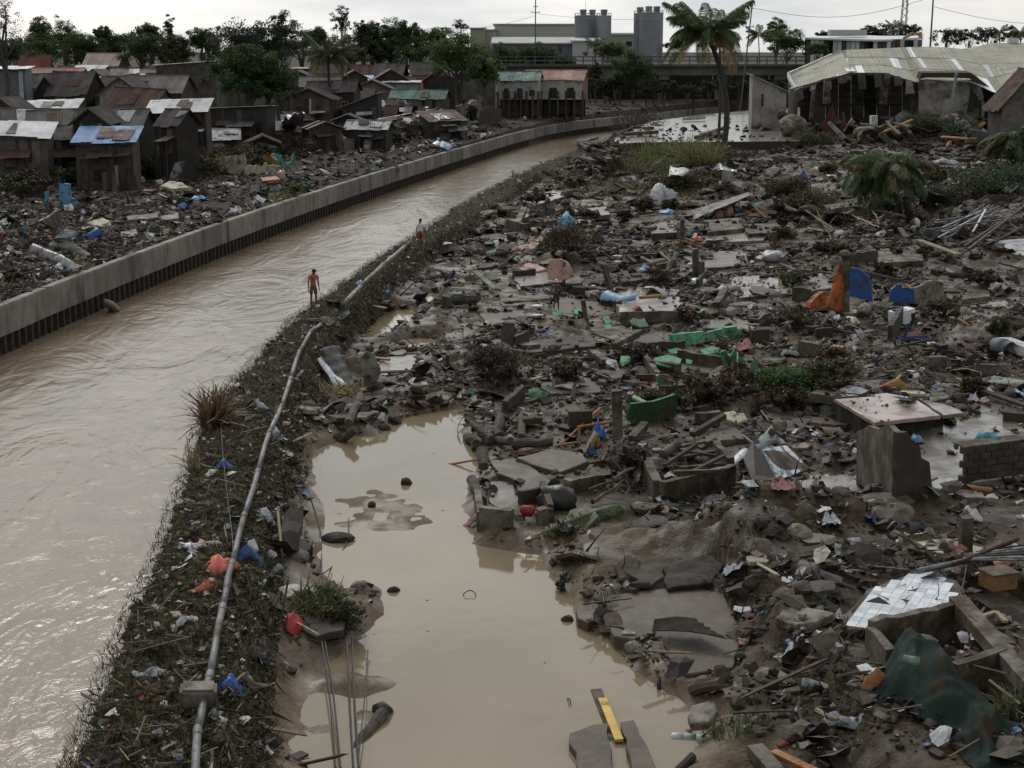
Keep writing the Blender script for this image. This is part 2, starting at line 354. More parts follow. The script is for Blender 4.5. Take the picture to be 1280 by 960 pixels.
# ground
def ground_material():
 m = bpy.data.materials.new('flood_ground'); m.use_nodes = True
 t = m.node_tree; b = t.nodes['Principled BSDF']; L = t.links
 geo = N(t,'ShaderNodeNewGeometry'); at = N(t,'ShaderNodeAttribute',attribute_name='zone'); sx = N(t,'ShaderNodeSeparateColor'); L.new(at.outputs['Color'],sx.inputs[0])
 def nz(sc_,det=6.0,ro=.6,di=0.0):
  n = N(t,'ShaderNodeTexNoise',Scale=sc_,Detail=det,Roughness=ro,Distortion=di); L.new(geo.outputs['Position'],n.inputs['Vector']); return n
 def rng(o,a,c,lo=0.0,hi=1.0):
  r = N(t,'ShaderNodeMapRange',**{'From Min': a,'From Max': c,'To Min': lo,'To Max': hi}); L.new(o,r.inputs['Value']); return r.outputs[0]
 def mx(f,A,Bc):
  k = N(t,'ShaderNodeMix',data_type='RGBA'); L.new(f,k.inputs['Factor'])
  for i,c in ((6,A),(7,Bc)):
   if isinstance(c,tuple): k.inputs[i].default_value = (*c,1)
   else: L.new(c,k.inputs[i])
  return k.outputs[2]
 big = nz(.22,5.0,.6,.6); mid = nz(1.7,7.0,.7,.3); fine = nz(9,5.0,.7); sp = nz(3.1,4.0)
 fm = rng(mid.outputs['Fac'],.42,.6); fb = rng(big.outputs['Fac'],.5,.66); fs = rng(sp.outputs['Fac'],.5,.62)
 def zone(i,lo=.35,hi=.65):
  ad = N(t,'ShaderNodeMath',operation='ADD'); L.new(sx.outputs[i],ad.inputs[0]); L.new(rng(mid.outputs['Fac'],.3,.7,-.25,.25),ad.inputs[1]); return rng(ad.outputs[0],lo,hi)
 field = mx(fb,mx(fm,(.066,.0425,.0235),(.022,.0145,.0085)),(.102,.069,.040))
 silt = mx(fb,mx(fm,(.140,.098,.063),(.105,.073,.047)),(.155,.112,.074))
 dyke = mx(fs,mx(fm,(.046,.034,.019),(.020,.015,.009)),(.052,.048,.020))
 bank = mx(fb,mx(fm,(.048,.035,.024),(.019,.0145,.0105)),(.066,.050,.036))
 zd,zs,zb = zone(0),zone(1),zone(2)
 col = mx(zb,mx(zd,mx(zs,field,silt),dyke),bank)
 v = N(t,'ShaderNodeVectorMath',operation='SCALE'); L.new(col,v.inputs[0]); L.new(rng(fine.outputs['Fac'],.3,.7,.6,1.4),v.inputs['Scale'])
 L.new(v.outputs[0],b.inputs['Base Color'])
 dry = N(t,'ShaderNodeMath',operation='MAXIMUM'); L.new(zd,dry.inputs[0]); L.new(zb,dry.inputs[1])
 r0 = N(t,'ShaderNodeMix',data_type='FLOAT'); L.new(dry.outputs[0],r0.inputs[0]); L.new(rng(nz(.8,5.0).outputs['Fac'],.40,.58,.28,.85),r0.inputs[2]); r0.inputs[3].default_value = .9
 L.new(r0.outputs[0],b.inputs['Roughness']); b.inputs['Specular IOR Level'].default_value = .2
 b1 = N(t,'ShaderNodeBump',Strength=.7,Distance=.12); L.new(mid.outputs['Fac'],b1.inputs['Height'])
 b2 = N(t,'ShaderNodeBump',Strength=.7,Distance=.03); L.new(fine.outputs['Fac'],b2.inputs['Height']); L.new(b1.outputs[0],b2.inputs['Normal'])
 smooth = N(t,'ShaderNodeMath',operation='SUBTRACT'); smooth.inputs[0].default_value = .85; L.new(zs,smooth.inputs[1]); smooth.use_clamp = True
 L.new(smooth.outputs[0],b1.inputs['Strength']); L.new(smooth.outputs[0],b2.inputs['Strength'])
 L.new(b2.outputs[0],b.inputs['Normal'])
 return m
M_ground = ground_material()
from mathutils.bvhtree import BVHTree
BV = [None]
def build_ground():
 rows = [17.0]
 while rows[-1] < 190: rows.append(rows[-1] * 1.0050)
 while rows[-1] < 380: rows.append(rows[-1] * 1.011)
 while rows[-1] < 6000: rows.append(rows[-1] * 1.09)
 ys = np.array(rows); us = np.linspace(-.62,.62,560)
 Y = np.repeat(ys[:,None],len(us),1); X = us[None] * (Y + 6)
 Z = H(X.ravel(),Y.ravel())
 V = np.stack([X.ravel(),Y.ravel(),Z],1)
 nr,nc = Y.shape
 i = (np.arange(nr - 1)[:,None] * nc + np.arange(nc - 1)[None]).ravel()
 Fq = np.stack([i,i + 1,i + nc + 1,i + nc],1)
 me = np_mesh('ground',V,Fq,M_ground,smooth=True)
 x,y = V[:,0],V[:,1]
 dR = (x - lx(LR,y)) * lslope(LR,y); dW = (x - lx(LW,y)) * lslope(LW,y); n = fbm(x * .8,y * .8,2)
 zone = np.zeros((len(V),4),np.float32); zone[:,3] = 1
 zone[:,0] = 1 - sstep(-.1,.8,dR + .3 * n)
 zone[:,1] = sstep(-1.6,.2,poly_sd(POND,x,y) + .5 * n) * (y < 90)
 zone[:,2] = np.maximum(1 - sstep(-.6,-.2,dW),sstep(320,350,y))
 at = me.attributes.new('zone','FLOAT_COLOR','POINT'); at.data.foreach_set('color',zone.ravel())
 keep = np.where(Y.ravel()[Fq[:,0]] < 420)[0]
 BV[0] = BVHTree.FromPolygons([Vector(v) for v in V.tolist()],Fq[keep].tolist())
 o = bpy.data.objects.new('ground',me); link(o); o['kind'] = 'structure'
build_ground()
# water
M_river = water_mat('muddy_river_water',(.245,.180,.118),.17,[(.25,.10,3.0,.22,1.4),(1.3,.8,5.0,.045,.8),(6,4,3.0,.012,.4)],(.17,.126,.084))
M_pond = water_mat('still_muddy_water',(.255,.20,.125),.07,[(1.2,1.0,2.0,.005,.3)],(.22,.17,.105))
def sheet(name,P,z,mat):
 o = MB().add([(a,b,z) for a,b in P],[tuple(range(len(P)))]).build(name,mat); o['kind'] = 'structure'; return o
ys_ = np.concatenate([np.linspace(5,190,60),np.linspace(194,360,60)])
Lp = [(float(lx(LW,y)) - .25,float(y)) for y in ys_]; Rp = [(float(lx(LL,y)) + .6,float(y)) for y in ys_]
mb = MB(); k = len(ys_)
mb.add([(a,b,-2.0) for a,b in Lp] + [(a,b,-2.0) for a,b in Rp],[(i,k + i,k + i + 1,i + 1) for i in range(k - 1)])
o = mb.build('river_water',M_river); o['kind'] = 'structure'
mb = MB(); yy = np.linspace(14,96,40)
mb.add([(float(lx(LR,y)) + .1,float(y),-.2) for y in yy] + [(max(float(lx(LR,y)) + 8,34 * y / 96 - 1),float(y),-.2) for y in yy],[(i,40 + i,41 + i,i + 1) for i in range(39)])
o = mb.build('pond_water',M_pond); o['kind'] = 'structure'
# river wall on the far bank: concrete coping on sheet piles
M_conc = pmat('river_wall_concrete',(.235,.215,.185),(.165,.15,.125),1.2,.85,.25,8,mud=.3,streak=.12,mudcol=(.085,.072,.055))
M_pile = pmat('rusty_sheet_pile',(.05,.037,.029),(.024,.018,.015),3,.8,.3,10,mud=.3)
def river_wall():
 pts = []; d = 0
 ys = np.concatenate([np.arange(30,200,.35),np.arange(200,346,.2)])
 raw = np.array([(float(lx(LW,y)),y) for y in ys])
 s = np.concatenate([[0],np.cumsum(np.hypot(*np.diff(raw,axis=0).T))])
 step = 4.0; S = np.arange(0,s[-1],step)
 P = np.stack([np.interp(S,s,raw[:,0]),np.interp(S,s,raw[:,1])],1)
 # soften the bends
 for _ in range(6): P[1:-1] = (P[:-2] + 2 * P[1:-1] + P[2:]) / 4
 root = thing('river_wall','long pale concrete flood wall on dark sheet piles along the opposite bank','flood wall',(P[0][0],P[0][1],0))
 base = Vector((P[0][0],P[0][1],0))
 rnd = random.Random(5)
 for i in range(len(P) - 1):
  a,b = Vector((*P[i],0)) - base,Vector((*P[i + 1],0)) - base
  if (a + base).y > 349: break
  t = (b - a).normalized(); n = Vector((t.y,-t.x,0))        # towards the river
  j = rnd.uniform(-.012,.012)
  m = MB(); g = .008
  q = [(0,-1.1),(0,.20),(-.03,.33),(-.44,.345),(-.45,-.6),(-.45,-1.1)]
  vs = [];
  for e in (a + t * g,b - t * g):
   for (off,z) in q: vs.append(e + n * (off + j) + Vector((0,0,z + j)))
  k = len(q)
  fs = [(c,k + c,k + (c + 1) % k,(c + 1) % k) for c in range(k)] + [tuple(range(k)),tuple(range(k,2 * k))[::-1]]
  m.add(vs,fs).build('wall_panel',M_conc,root)
 # sheet piles: folded profile below the coping
 S2 = np.arange(0,s[-1] - 1,.42)
 Q = np.stack([np.interp(S2,S[:len(P)],P[:,0]),np.interp(S2,S[:len(P)],P[:,1])],1)
 cnt = 0; rest = MB()
 for i in range(0,len(Q) - 2,2):
  a,b,c = (Vector((*Q[i + k],0)) - base for k in range(3))
  if (a + base).y > 346: break
  t = (c - a).normalized(); n = Vector((t.y,-t.x,0)); f1,f2 = n * -.02,n * -.30
  l = (c - a).length
  prof = [a + f2,a + t * l * .12 + f1,a + t * l * .42 + f1,a + t * l * .55 + f2,c + f2]
  vs = [p + Vector((0,0,z)) for z in (-2.6,-1.09) for p in prof]
  fs = [(k,k + 1,k + 6,k + 5) for k in range(4)]
  if (a + base).y > 60 and cnt < 290: MB().add(vs,fs).build('sheet_pile',M_pile,root); cnt += 1
  else: rest.add(vs,fs)
 o = rest.build('far_sheet_piling',M_pile,root); o['kind'] = 'stuff'
river_wall()
# palette
M = {}
def P_(k,*a,**kw): M[k] = pmat(k,*a,**kw); return M[k]
P_('concrete',(.165,.143,.115),(.095,.080,.062),2.2,.75,.4,12,mud=.62)
P_('concrete_wet',(.125,.107,.084),(.075,.061,.047),1.6,.36,.3,9,mud=.65)
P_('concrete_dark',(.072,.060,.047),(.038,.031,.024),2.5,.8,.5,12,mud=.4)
P_('concrete_pale',(.27,.25,.21),(.165,.147,.12),2.5,.8,.3,12,mud=.42)
P_('floor_screed',(.215,.19,.155),(.12,.10,.078),.9,.26,.12,7,mud=.5)
P_('mud_floor',(.105,.081,.059),(.066,.047,.031),1.0,.58,.35,6,spec=.25,mud=.3,mudcol=(.15,.125,.10))
P_('mud_clod',(.042,.031,.022),(.022,.016,.012),5,.8,.8,14,mud=0)
P_('green_paint',(.085,.30,.15),(.05,.18,.088),3,.65,.3,10,mud=.32)
P_('dark_green_paint',(.03,.125,.052),(.02,.07,.03),3,.65,.3,10,mud=.38)
P_('mint_paint',(.25,.42,.30),(.18,.31,.22),3,.7,.2,10,mud=.35)
P_('pink_paint',(.45,.27,.215),(.33,.20,.16),3,.7,.2,10,mud=.32)
P_('pink_tile',(.42,.30,.265),(.34,.24,.21),1.5,.25,.1,10,mud=.3,mudcol=(.17,.13,.105))
P_('orange_paint',(.50,.125,.022),(.36,.085,.018),3,.65,.3,10,mud=.42)
P_('blue_paint',(.022,.085,.29),(.015,.055,.19),3,.65,.3,10,mud=.34)
P_('sky_blue_paint',(.12,.33,.50),(.08,.23,.36),3,.65,.2,10,mud=.35)
P_('teal_paint',(.09,.35,.32),(.06,.25,.23),3,.65,.2,10,mud=.25)
P_('mustard_paint',(.40,.20,.035),(.30,.15,.03),3,.65,.2,10,mud=.25)
P_('cream_paint',(.42,.38,.28),(.30,.265,.19),3,.7,.2,10,mud=.35)
P_('white_paint',(.62,.61,.58),(.45,.44,.41),3,.6,.1,10,mud=.22)
P_('white_clean',(.72,.73,.73),(.60,.61,.61),3,.4,.05,10,mud=.06)
P_('white_tile',(.64,.66,.69),(.52,.54,.58),4,.22,.03,10,mud=.16)
P_('blue_tile_band',(.16,.24,.31),(.10,.17,.24),4,.3,.03,10,mud=.1)
P_('red_brown_band',(.14,.085,.075),(.10,.06,.055),4,.3,.03,10,mud=.1)
P_('red',(.36,.03,.025),(.25,.02,.02),4,.6,.2,10,mud=.2)
P_('dark_red_cloth',(.075,.015,.013),(.045,.011,.01),2,.85,.3,9,mud=.2)
P_('yellow',(.52,.34,.03),(.42,.26,.025),3,.55,.2,10,mud=.22)
P_('blue_plastic',(.02,.09,.33),(.016,.065,.24),3,.4,.1,10,mud=.15)
P_('light_blue',(.14,.29,.45),(.10,.22,.36),3,.5,.1,10,mud=.25)
P_('pale_plastic',(.55,.56,.56),(.38,.39,.39),5,.45,.3,16,mud=.3)
P_('black_plastic',(.016,.016,.018),(.03,.029,.028),4,.5,.3,12,mud=.25)
P_('cloth_white',(.52,.53,.55),(.34,.35,.37),5,.9,.4,16,mud=.35)
P_('cloth_blue',(.06,.12,.26),(.035,.07,.16),5,.9,.4,16,mud=.3)
P_('cloth_orange',(.66,.19,.125),(.55,.15,.10),5,.85,.4,16,mud=.2)
P_('cloth_pink',(.42,.22,.22),(.3,.15,.15),5,.9,.4,16,mud=.35)
P_('cloth_dark',(.035,.036,.045),(.02,.02,.024),5,.9,.4,16,mud=.35)
P_('cloth_mint',(.30,.42,.34),(.42,.40,.36),9,.9,.4,16,mud=.35)
P_('cloth_teal',(.05,.24,.27),(.035,.16,.18),5,.9,.4,16,mud=.25)
P_('tarpaulin',(.020,.034,.028),(.013,.023,.019),2,.8,.12,12,mud=.22,spec=.1)
P_('tin',(.36,.37,.38),(.24,.235,.235),2.5,.45,.2,10,mud=.35,metal=.45)
P_('tin_bright',(.56,.58,.61),(.42,.43,.46),2.5,.4,.1,10,mud=.2,metal=.35)
P_('tin_dark',(.085,.085,.09),(.05,.046,.044),2.5,.6,.2,10,mud=.4,metal=.3)
P_('rust_tin',(.115,.056,.038),(.062,.036,.028),1.3,.8,.2,10,mud=.12)
P_('old_roof_tin',(.105,.088,.08),(.060,.047,.042),.7,.75,.2,8,mud=.1)
P_('grey_roof_tin',(.17,.157,.145),(.095,.084,.077),.7,.7,.2,8,mud=.08)
P_('pale_roof_tin',(.46,.47,.48),(.33,.33,.34),.6,.55,.1,8,mud=.05)
P_('blue_roof',(.10,.21,.42),(.075,.15,.30),.8,.6,.1,8,mud=.05)
P_('green_roof',(.07,.16,.13),(.05,.115,.095),.8,.7,.1,8,mud=.08)
P_('salmon_roof',(.40,.235,.18),(.31,.17,.13),.5,.75,.1,8,mud=.05)
P_('red_roof',(.17,.055,.045),(.12,.04,.034),.5,.75,.1,8,mud=.05)
P_('wood',(.13,.092,.06),(.075,.052,.034),4,.8,.4,18,mud=.4)
P_('wood_pale',(.38,.29,.19),(.27,.20,.13),4,.8,.3,18,mud=.2)
P_('wood_orange',(.36,.16,.06),(.24,.105,.045),4,.75,.3,18,mud=.2)
P_('wood_dark',(.062,.046,.034),(.034,.026,.02),4,.85,.5,18,mud=.3)
P_('plyboard',(.42,.24,.14),(.34,.19,.11),3,.8,.2,12,mud=.22)
P_('bark',(.115,.095,.075),(.06,.048,.038),5,.9,.8,22,mud=.2)
P_('palm_bark',(.085,.072,.058),(.05,.041,.034),4,.9,.7,18,mud=.15)
P_('stone',(.24,.205,.165),(.15,.128,.105),3,.8,.4,12,mud=.3)
P_('steel',(.14,.145,.15),(.09,.09,.092),5,.5,.1,12,mud=.3,metal=.4)
P_('pvc_pipe',(.15,.15,.15),(.09,.087,.082),2.2,.55,.12,12,mud=.28)
P_('cable',(.024,.024,.025),(.04,.038,.036),4,.6,.1,12,mud=.1)
P_('skin',(.15,.078,.047),(.13,.068,.041),8,.55,.05,20,mud=0,vary=.15)
P_('hair',(.010,.009,.009),(.014,.012,.011),20,.6,.3,60,mud=0)
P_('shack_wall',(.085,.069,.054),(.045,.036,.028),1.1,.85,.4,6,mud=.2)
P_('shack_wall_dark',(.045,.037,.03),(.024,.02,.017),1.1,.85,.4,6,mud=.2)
P_('shack_wall_grey',(.15,.135,.115),(.09,.08,.068),1.1,.85,.3,6,mud=.2)
P_('shack_wall_pale',(.38,.37,.35),(.27,.26,.24),1.1,.85,.3,6,mud=.2)
P_('bluegrey_wall',(.155,.175,.19),(.11,.125,.138),.8,.7,.2,6,mud=.1)
P_('blue_wall',(.055,.27,.43),(.04,.20,.32),1.0,.75,.2,6,mud=.15)
P_('brick_red',(.24,.125,.085),(.18,.092,.063),3,.85,.3,10,mud=.15)
P_('dark_glass_and_shade',(.012,.013,.014),(.02,.02,.02),3,.25,.0,10,mud=0)  # panes and eyes; also plates coloured as the shade inside openings
P_('factory_beige',(.40,.385,.32),(.36,.345,.285),.1,.85,0,4,mud=0)
P_('factory_white',(.50,.50,.48),(.43,.43,.41),.1,.85,0,4,mud=0)
P_('silo_grey',(.26,.275,.285),(.215,.228,.238),.25,.7,0,4,mud=0)
P_('bridge_concrete',(.13,.12,.10),(.085,.077,.066),.5,.9,.1,3,mud=.1)
P_('warehouse_roof',(.36,.345,.27),(.29,.275,.213),.25,.8,.05,3,mud=.06,vary=.07)
P_('skylight',(.52,.56,.58),(.45,.49,.51),.5,.4,0,3,mud=0)
P_('warehouse_wall',(.30,.275,.235),(.17,.15,.125),.45,.85,.2,4,mud=.3)
T_leaf = tmat('leaf',.6,sub=.3,gain=1.45)
T_mixed = tmat('mixed_litter',.75,mud=.25)
T_dead = tmat('dead_vegetation',.9)
T_rub = tmat('muddy_rubble',.75,mud=.3)
# pieces of debris
def rj(rnd,a): return rnd.uniform(-a,a)
def ragged(pts,rnd,step=.35,jit=.05):
 out = []
 n = len(pts)
 for i in range(n):
  a,b = Vector(pts[i]),Vector(pts[(i + 1) % n]); l = (b - a).length
  k = max(1,min(10,int(l / step)))
  for j in range(k):
   p = a.lerp(b,j / k)
   if j: p = p + Vector((rj(rnd,jit),rj(rnd,jit)))
   out.append(p)
 return out
SEED = [100]
def newrnd(): SEED[0] += 1; return random.Random(SEED[0])
def prism(poly,z0f,z1f,mat,name,chamfer=.02):
 """poly: 2D points (ccw or not); heights from functions of (x, y)"""
 area = sum(poly[i][0] * poly[(i + 1) % len(poly)][1] - poly[(i + 1) % len(poly)][0] * poly[i][1] for i in range(len(poly)))
 if area < 0: poly = poly[::-1]
 n = len(poly); cx = sum(p[0] for p in poly) / n; cy = sum(p[1] for p in poly) / n
 vs = []
 for p in poly: vs.append((p[0],p[1],z0f(p[0],p[1])))
 for p in poly: vs.append((p[0],p[1],z1f(p[0],p[1]) - chamfer))
 for p in poly:
  q = (p[0] + (cx - p[0]) * min(.12,chamfer * 1.5 / max(.05,math.hypot(cx - p[0],cy - p[1]))),p[1] + (cy - p[1]) * min(.12,chamfer * 1.5 / max(.05,math.hypot(cx - p[0],cy - p[1]))))
  vs.append((*q,z1f(*q)))
 fs = []
 for r in range(2):
  for i in range(n): fs.append((r * n + i,r * n + (i + 1) % n,(r + 1) * n + (i + 1) % n,(r + 1) * n + i))
 fs.append(tuple(2 * n + i for i in range(n))); fs.append(tuple(range(n))[::-1])
 return MB().add(vs,fs).build(name,mat)
def S(name,label,cat,pts,zt,th,mat,tilt=(0,0),group=None,jit=.05,floor=True,parent=None,chamfer=.02):
 """slab lying on the ground, outline traced at its own height; zt above the general ground level there"""
 rnd = newrnd()
 cx = sum(p[0] for p in pts) / len(pts); cy = sum(p[1] for p in pts) / len(pts)
 c = PZ(cx,cy,zt); z = zt + lvl(c.x,c.y); c = PZ(cx,cy,z); tilt = (tilt[0],abs(tilt[1]))
 poly = []
 for x,y in pts:                                     # where the sight line meets the tilted top
  d = ray(x,y); t_ = (z - tilt[0] * c.x - tilt[1] * c.y - HC) / (d.z - tilt[0] * d.x - tilt[1] * d.y); poly.append(Vector((d.x * t_,d.y * t_)))
 poly = ragged(poly,rnd,.35,jit)
 top = lambda x,y: z + (x - c.x) * tilt[0] + (y - c.y) * tilt[1]
 o = prism([tuple(p) for p in poly],lambda x,y: top(x,y) - th,top,M[mat],name,chamfer)
 centre_mesh(o)
 if parent is None: tag(o,label,cat,group)
 if floor and abs(tilt[0]) + abs(tilt[1]) < .15: SLABS.append((np.array([list(p) for p in poly]),z))
 return o
def W(name,label,cat,A,B,pts,th,mat,group=None,jit=.065,lean=0.0):
 """upright plate standing in the vertical plane over the ground points A-B; outline traced on that plane"""
 rnd = newrnd()
 a = G(*A); b = G(*B); t = (b - a); t.z = 0; t.normalize(); n = Vector((t.y,-t.x,0))
 if n.y > 0: n = -n                                   # towards the camera
 vsf = []
 eye = Vector((0,0,HC))
 for x,y in pts:
  d = ray(x,y); s = (a - eye).dot(n) / d.dot(n); vsf.append(eye + d * s)
 loc = [Vector(((p - a).dot(t),p.z - a.z)) for p in vsf]
 loc = ragged(loc,rnd,.3,jit)
 k = len(loc)
 def pt(q,off): return t * q[0] + Vector((0,0,q[1])) + n * (off - lean * q[1])
 vs = [pt(q,0) for q in loc] + [pt(q,-th) for q in loc]
 fs = [tuple(range(k)),tuple(range(k,2 * k))[::-1]] + [(i,k + i,k + (i + 1) % k,(i + 1) % k) for i in range(k)]
 bm = bmesh.new(); bv = [bm.verts.new(v) for v in vs]
 for f in fs:
  try: bm.faces.new([bv[i] for i in f])
  except ValueError: pass
 bmesh.ops.recalc_face_normals(bm,faces=bm.faces)
 me = bpy.data.meshes.new(name); bm.to_mesh(me); bm.free(); me.materials.append(M[mat])
 o = bpy.data.objects.new(name,me); o.location = a; link(o)
 return tag(o,label,cat,group)
def B(name,label,cat,p0,p1,w,t,mat,h0=.08,h1=.08,group=None,rnd_=False,n=8,wob=.06,taper=1.0,sag=0.0,dz=0.0):
 """long piece between two photo points, heights h0/h1 above the ground there; square (plank, post, beam) or round (log, pipe)"""
 rnd = newrnd()
 a = G(*p0,dz=h0); b = G(*p1,dz=h1)
 m = MB(); d = b - a; L = d.length
 c = (a + b) / 2
 if rnd_:
  k = max(2,min(12,int(L / .5) + 2)); pts = []; rr = []
  for i in range(k):
   f = i / (k - 1); pts.append(a.lerp(b,f) - c + Vector((rj(rnd,w * wob * 2),rj(rnd,w * wob * 2),rj(rnd,w * wob) - sag * math.sin(math.pi * f)))); rr.append(w / 2 * (1 + (taper - 1) * f))
  m.tube(pts,rr,n,wob=wob,rnd=rnd)
  o = m.build(name,M[mat],smooth=n >= 8 and mat not in ('bark','wood','wood_dark','palm_bark','concrete'),loc=c)
 else:
  q = d.to_track_quat('X','Z').to_matrix()
  m.box((0,0,0),(L,w,t),q,jit=min(w,t) * .08,rnd=rnd); o = m.build(name,M[mat],loc=c)
 return tag(o,label,cat,group)
def post(name,label,cat,base,top,w,mat,group=None,d=None,lean_y=0.0):
 """upright post from the ground at BASE up to the photo height TOP"""
 rnd = newrnd(); a = G(*base); b = PY(*top,a.y + lean_y)
 m = MB(); q = (b - a).to_track_quat('Z','Y').to_matrix(); L = (b - a).length + .25
 m.box((b - a) / 2 - (b - a).normalized() * .12,(w,d or w,L),q,jit=w * .05,rnd=rnd)
 return tag(m.build(name,M[mat],loc=a),label,cat,group)
def rockmesh(name,mat,seed,sub=2,sq=(1,1,.7),amp=.28):
 rnd = random.Random(seed); bm = bmesh.new(); bmesh.ops.create_icosphere(bm,subdivisions=sub,radius=1)
 pl = [(Vector((rnd.gauss(0,1),rnd.gauss(0,1),rnd.gauss(0,1))).normalized(),rnd.uniform(.55,.9)) for _ in range(9)]
 for v in bm.verts:
  c = v.co.copy()
  for nn,dd in pl:
   e = c.dot(nn) - dd
   if e > 0: c -= nn * e * .9
  c *= 1 + rnd.uniform(-amp,amp) * .25
  v.co = Vector((c.x * sq[0],c.y * sq[1],c.z * sq[2]))
 me = bpy.data.meshes.new(name); bm.to_mesh(me); bm.free(); me.materials.append(M[mat]); return me
def ROCK(name,label,cat,px,py,r,mat,sq=(1,1,.7),group=None,rz=None,sink=.25,sub=2):
 rnd = newrnd(); p = G(px,py)
 o = bpy.data.objects.new(name,rockmesh(name,mat,SEED[0],sub,sq)); o.location = p + Vector((0,0,r * sq[2] * (1 - 2 * sink)))
 o.scale = (r,r,r); o.rotation_euler = (rj(rnd,.2),rj(rnd,.2),rz if rz is not None else rnd.uniform(0,6.28)); link(o)
 return tag(o,label,cat,group)
def sheet_patch(corners,mat,name,corr=.09,amp=.018,bend=0.0,crumple=.05,th=.004,along=0,tear=.04,nu=None,nv=None,crn=0):
 """corrugated or flat metal sheet over four 3D corners (a,b,c,d round), ridges run along a->b when along=0"""
 rnd = newrnd(); a,b,c,d = [Vector(q) for q in corners]
 o0 = (a + b + c + d) / 4
 LU = ((b - a).length + (c - d).length) / 2; LV = ((d - a).length + (c - b).length) / 2
 if along: a,b,c,d = b,c,d,a; LU,LV = LV,LU
 nu = nu or max(4,min(14,int(LU / .25))); nv = nv or max(6,min(60,int(LV / (corr / 3 if corr else .25))))
 nrm = (b - a).cross(d - a).normalized()
 if nrm.z < 0: nrm = -nrm
 vs = []; ph = rnd.uniform(0,50)
 for j in range(nv + 1):
  for i in range(nu + 1):
   u,v = i / nu,j / nv
   e = 0
   if i in (0,nu): e = rj(rnd,tear)
   uu = u + e * (1 if LU == 0 else .3 / max(LU,.3))
   p = a.lerp(b,uu).lerp(d.lerp(c,uu),v)
   z = amp * math.sin(2 * math.pi * v * LV / corr) if corr else 0
   z += bend * math.sin(math.pi * u) + crumple * (float(fbm(np.array([u * LU * .8 + ph]),np.array([v * LV * .8]),2)[0]) * 2)
   vs.append(p - o0 + nrm * z)
 fs = [(j * (nu + 1) + i,j * (nu + 1) + i + 1,(j + 1) * (nu + 1) + i + 1,(j + 1) * (nu + 1) + i) for j in range(nv) for i in range(nu)]
 n0 = len(vs); vs2 = [v - nrm * th for v in vs]
 ring = [i for i in range(nu + 1)] + [j * (nu + 1) + nu for j in range(1,nv + 1)] + [nv * (nu + 1) + i for i in range(nu - 1,-1,-1)] + [j * (nu + 1) for j in range(nv - 1,0,-1)]
 fs2 = fs + [tuple(n0 + q for q in f)[::-1] for f in fs] + [(ring[i],n0 + ring[i],n0 + ring[(i + 1) % len(ring)],ring[(i + 1) % len(ring)]) for i in range(len(ring))]
 return MB().add(vs + vs2,fs2).build(name,M[mat] if isinstance(mat,str) else mat,smooth=True,loc=o0)
def SH(name,label,cat,pts,mat,corr=.09,bend=0.0,crumple=.06,along=0,group=None,tear=.05,amp=.018):
 """metal sheet: four (px, py, height over ground)"""
 cs = [G(x,y,dz=h) for x,y,h in pts]
 o = sheet_patch(cs,mat,name,corr,amp,bend,crumple,along=along,tear=tear)
 return tag(o,label,cat,group)
def CL(name,label,cat,px,py,sx,sy,mat,h=.12,rz=None,group=None,fold=1.0,dz=0.0,n=11):
 """cloth or plastic lying crumpled over the ground"""
 rnd = newrnd(); p = G(px,py); rz = rnd.uniform(0,3.14) if rz is None else rz
 xs = []; ph = rnd.uniform(0,90)
 ca,sa = math.cos(rz),math.sin(rz)
 u = np.linspace(-1,1,n); U,V_ = np.meshgrid(u,u,indexing='ij')
 rad = 1 + .35 * fbm(np.cos(np.arctan2(V_,U)) * 1.7 + ph,np.sin(np.arctan2(V_,U)) * 1.7,2)
 # squircle: round the corners
 q = np.maximum(np.abs(U),np.abs(V_)) / np.maximum(np.hypot(U,V_),1e-6); U2 = U * (q * .6 + .4) * rad; V2 = V_ * (q * .6 + .4) * rad
 U2 = U2 + .12 * fbm(U * 2 + ph,V_ * 2,2); V2 = V2 + .12 * fbm(U * 2,V_ * 2 + ph,2)
 X = (U2 * sx * ca - V2 * sy * sa) / 2; Y = (U2 * sx * sa + V2 * sy * ca) / 2
 hump = np.clip(1 - (U ** 2 + V_ ** 2) * .75,0,1)
 Z = np.array([HT1(a,b) for a,b in zip((X[::2,::2] + p.x).ravel(),(Y[::2,::2] + p.y).ravel())]).reshape(X[::2,::2].shape) - p.z
 Z = np.repeat(np.repeat(Z,2,0),2,1)[:n,:n]; Z = (Z + np.roll(Z,1,0) + np.roll(Z,1,1) + np.roll(Z,(1,1),(0,1))) / 4 if sx > .8 else Z
 Z = np.minimum(Z,Z.mean() + .25) + .02 + h * hump * (.55 + .9 * np.abs(fbm(U * 1.6 * fold + ph,V_ * 1.6 * fold,3)) * 1.6) + .035 * np.abs(fbm(U * 5 + ph,V_ * 5,2))
 Vt = np.stack([X.ravel(),Y.ravel(),Z.ravel()],1)
 i = (np.arange(n - 1)[:,None] * n + np.arange(n - 1)[None]).ravel(); Fq = np.stack([i,i + n,i + n + 1,i + 1],1)
 me = np_mesh(name,Vt,Fq,M[mat],smooth=fold < 1.2)
 o = bpy.data.objects.new(name,me); o.location = p + Vector((0,0,dz)); link(o)
 sd = o.modifiers.new('thick','SOLIDIFY'); sd.thickness = .008
 return tag(o,label,cat,group)
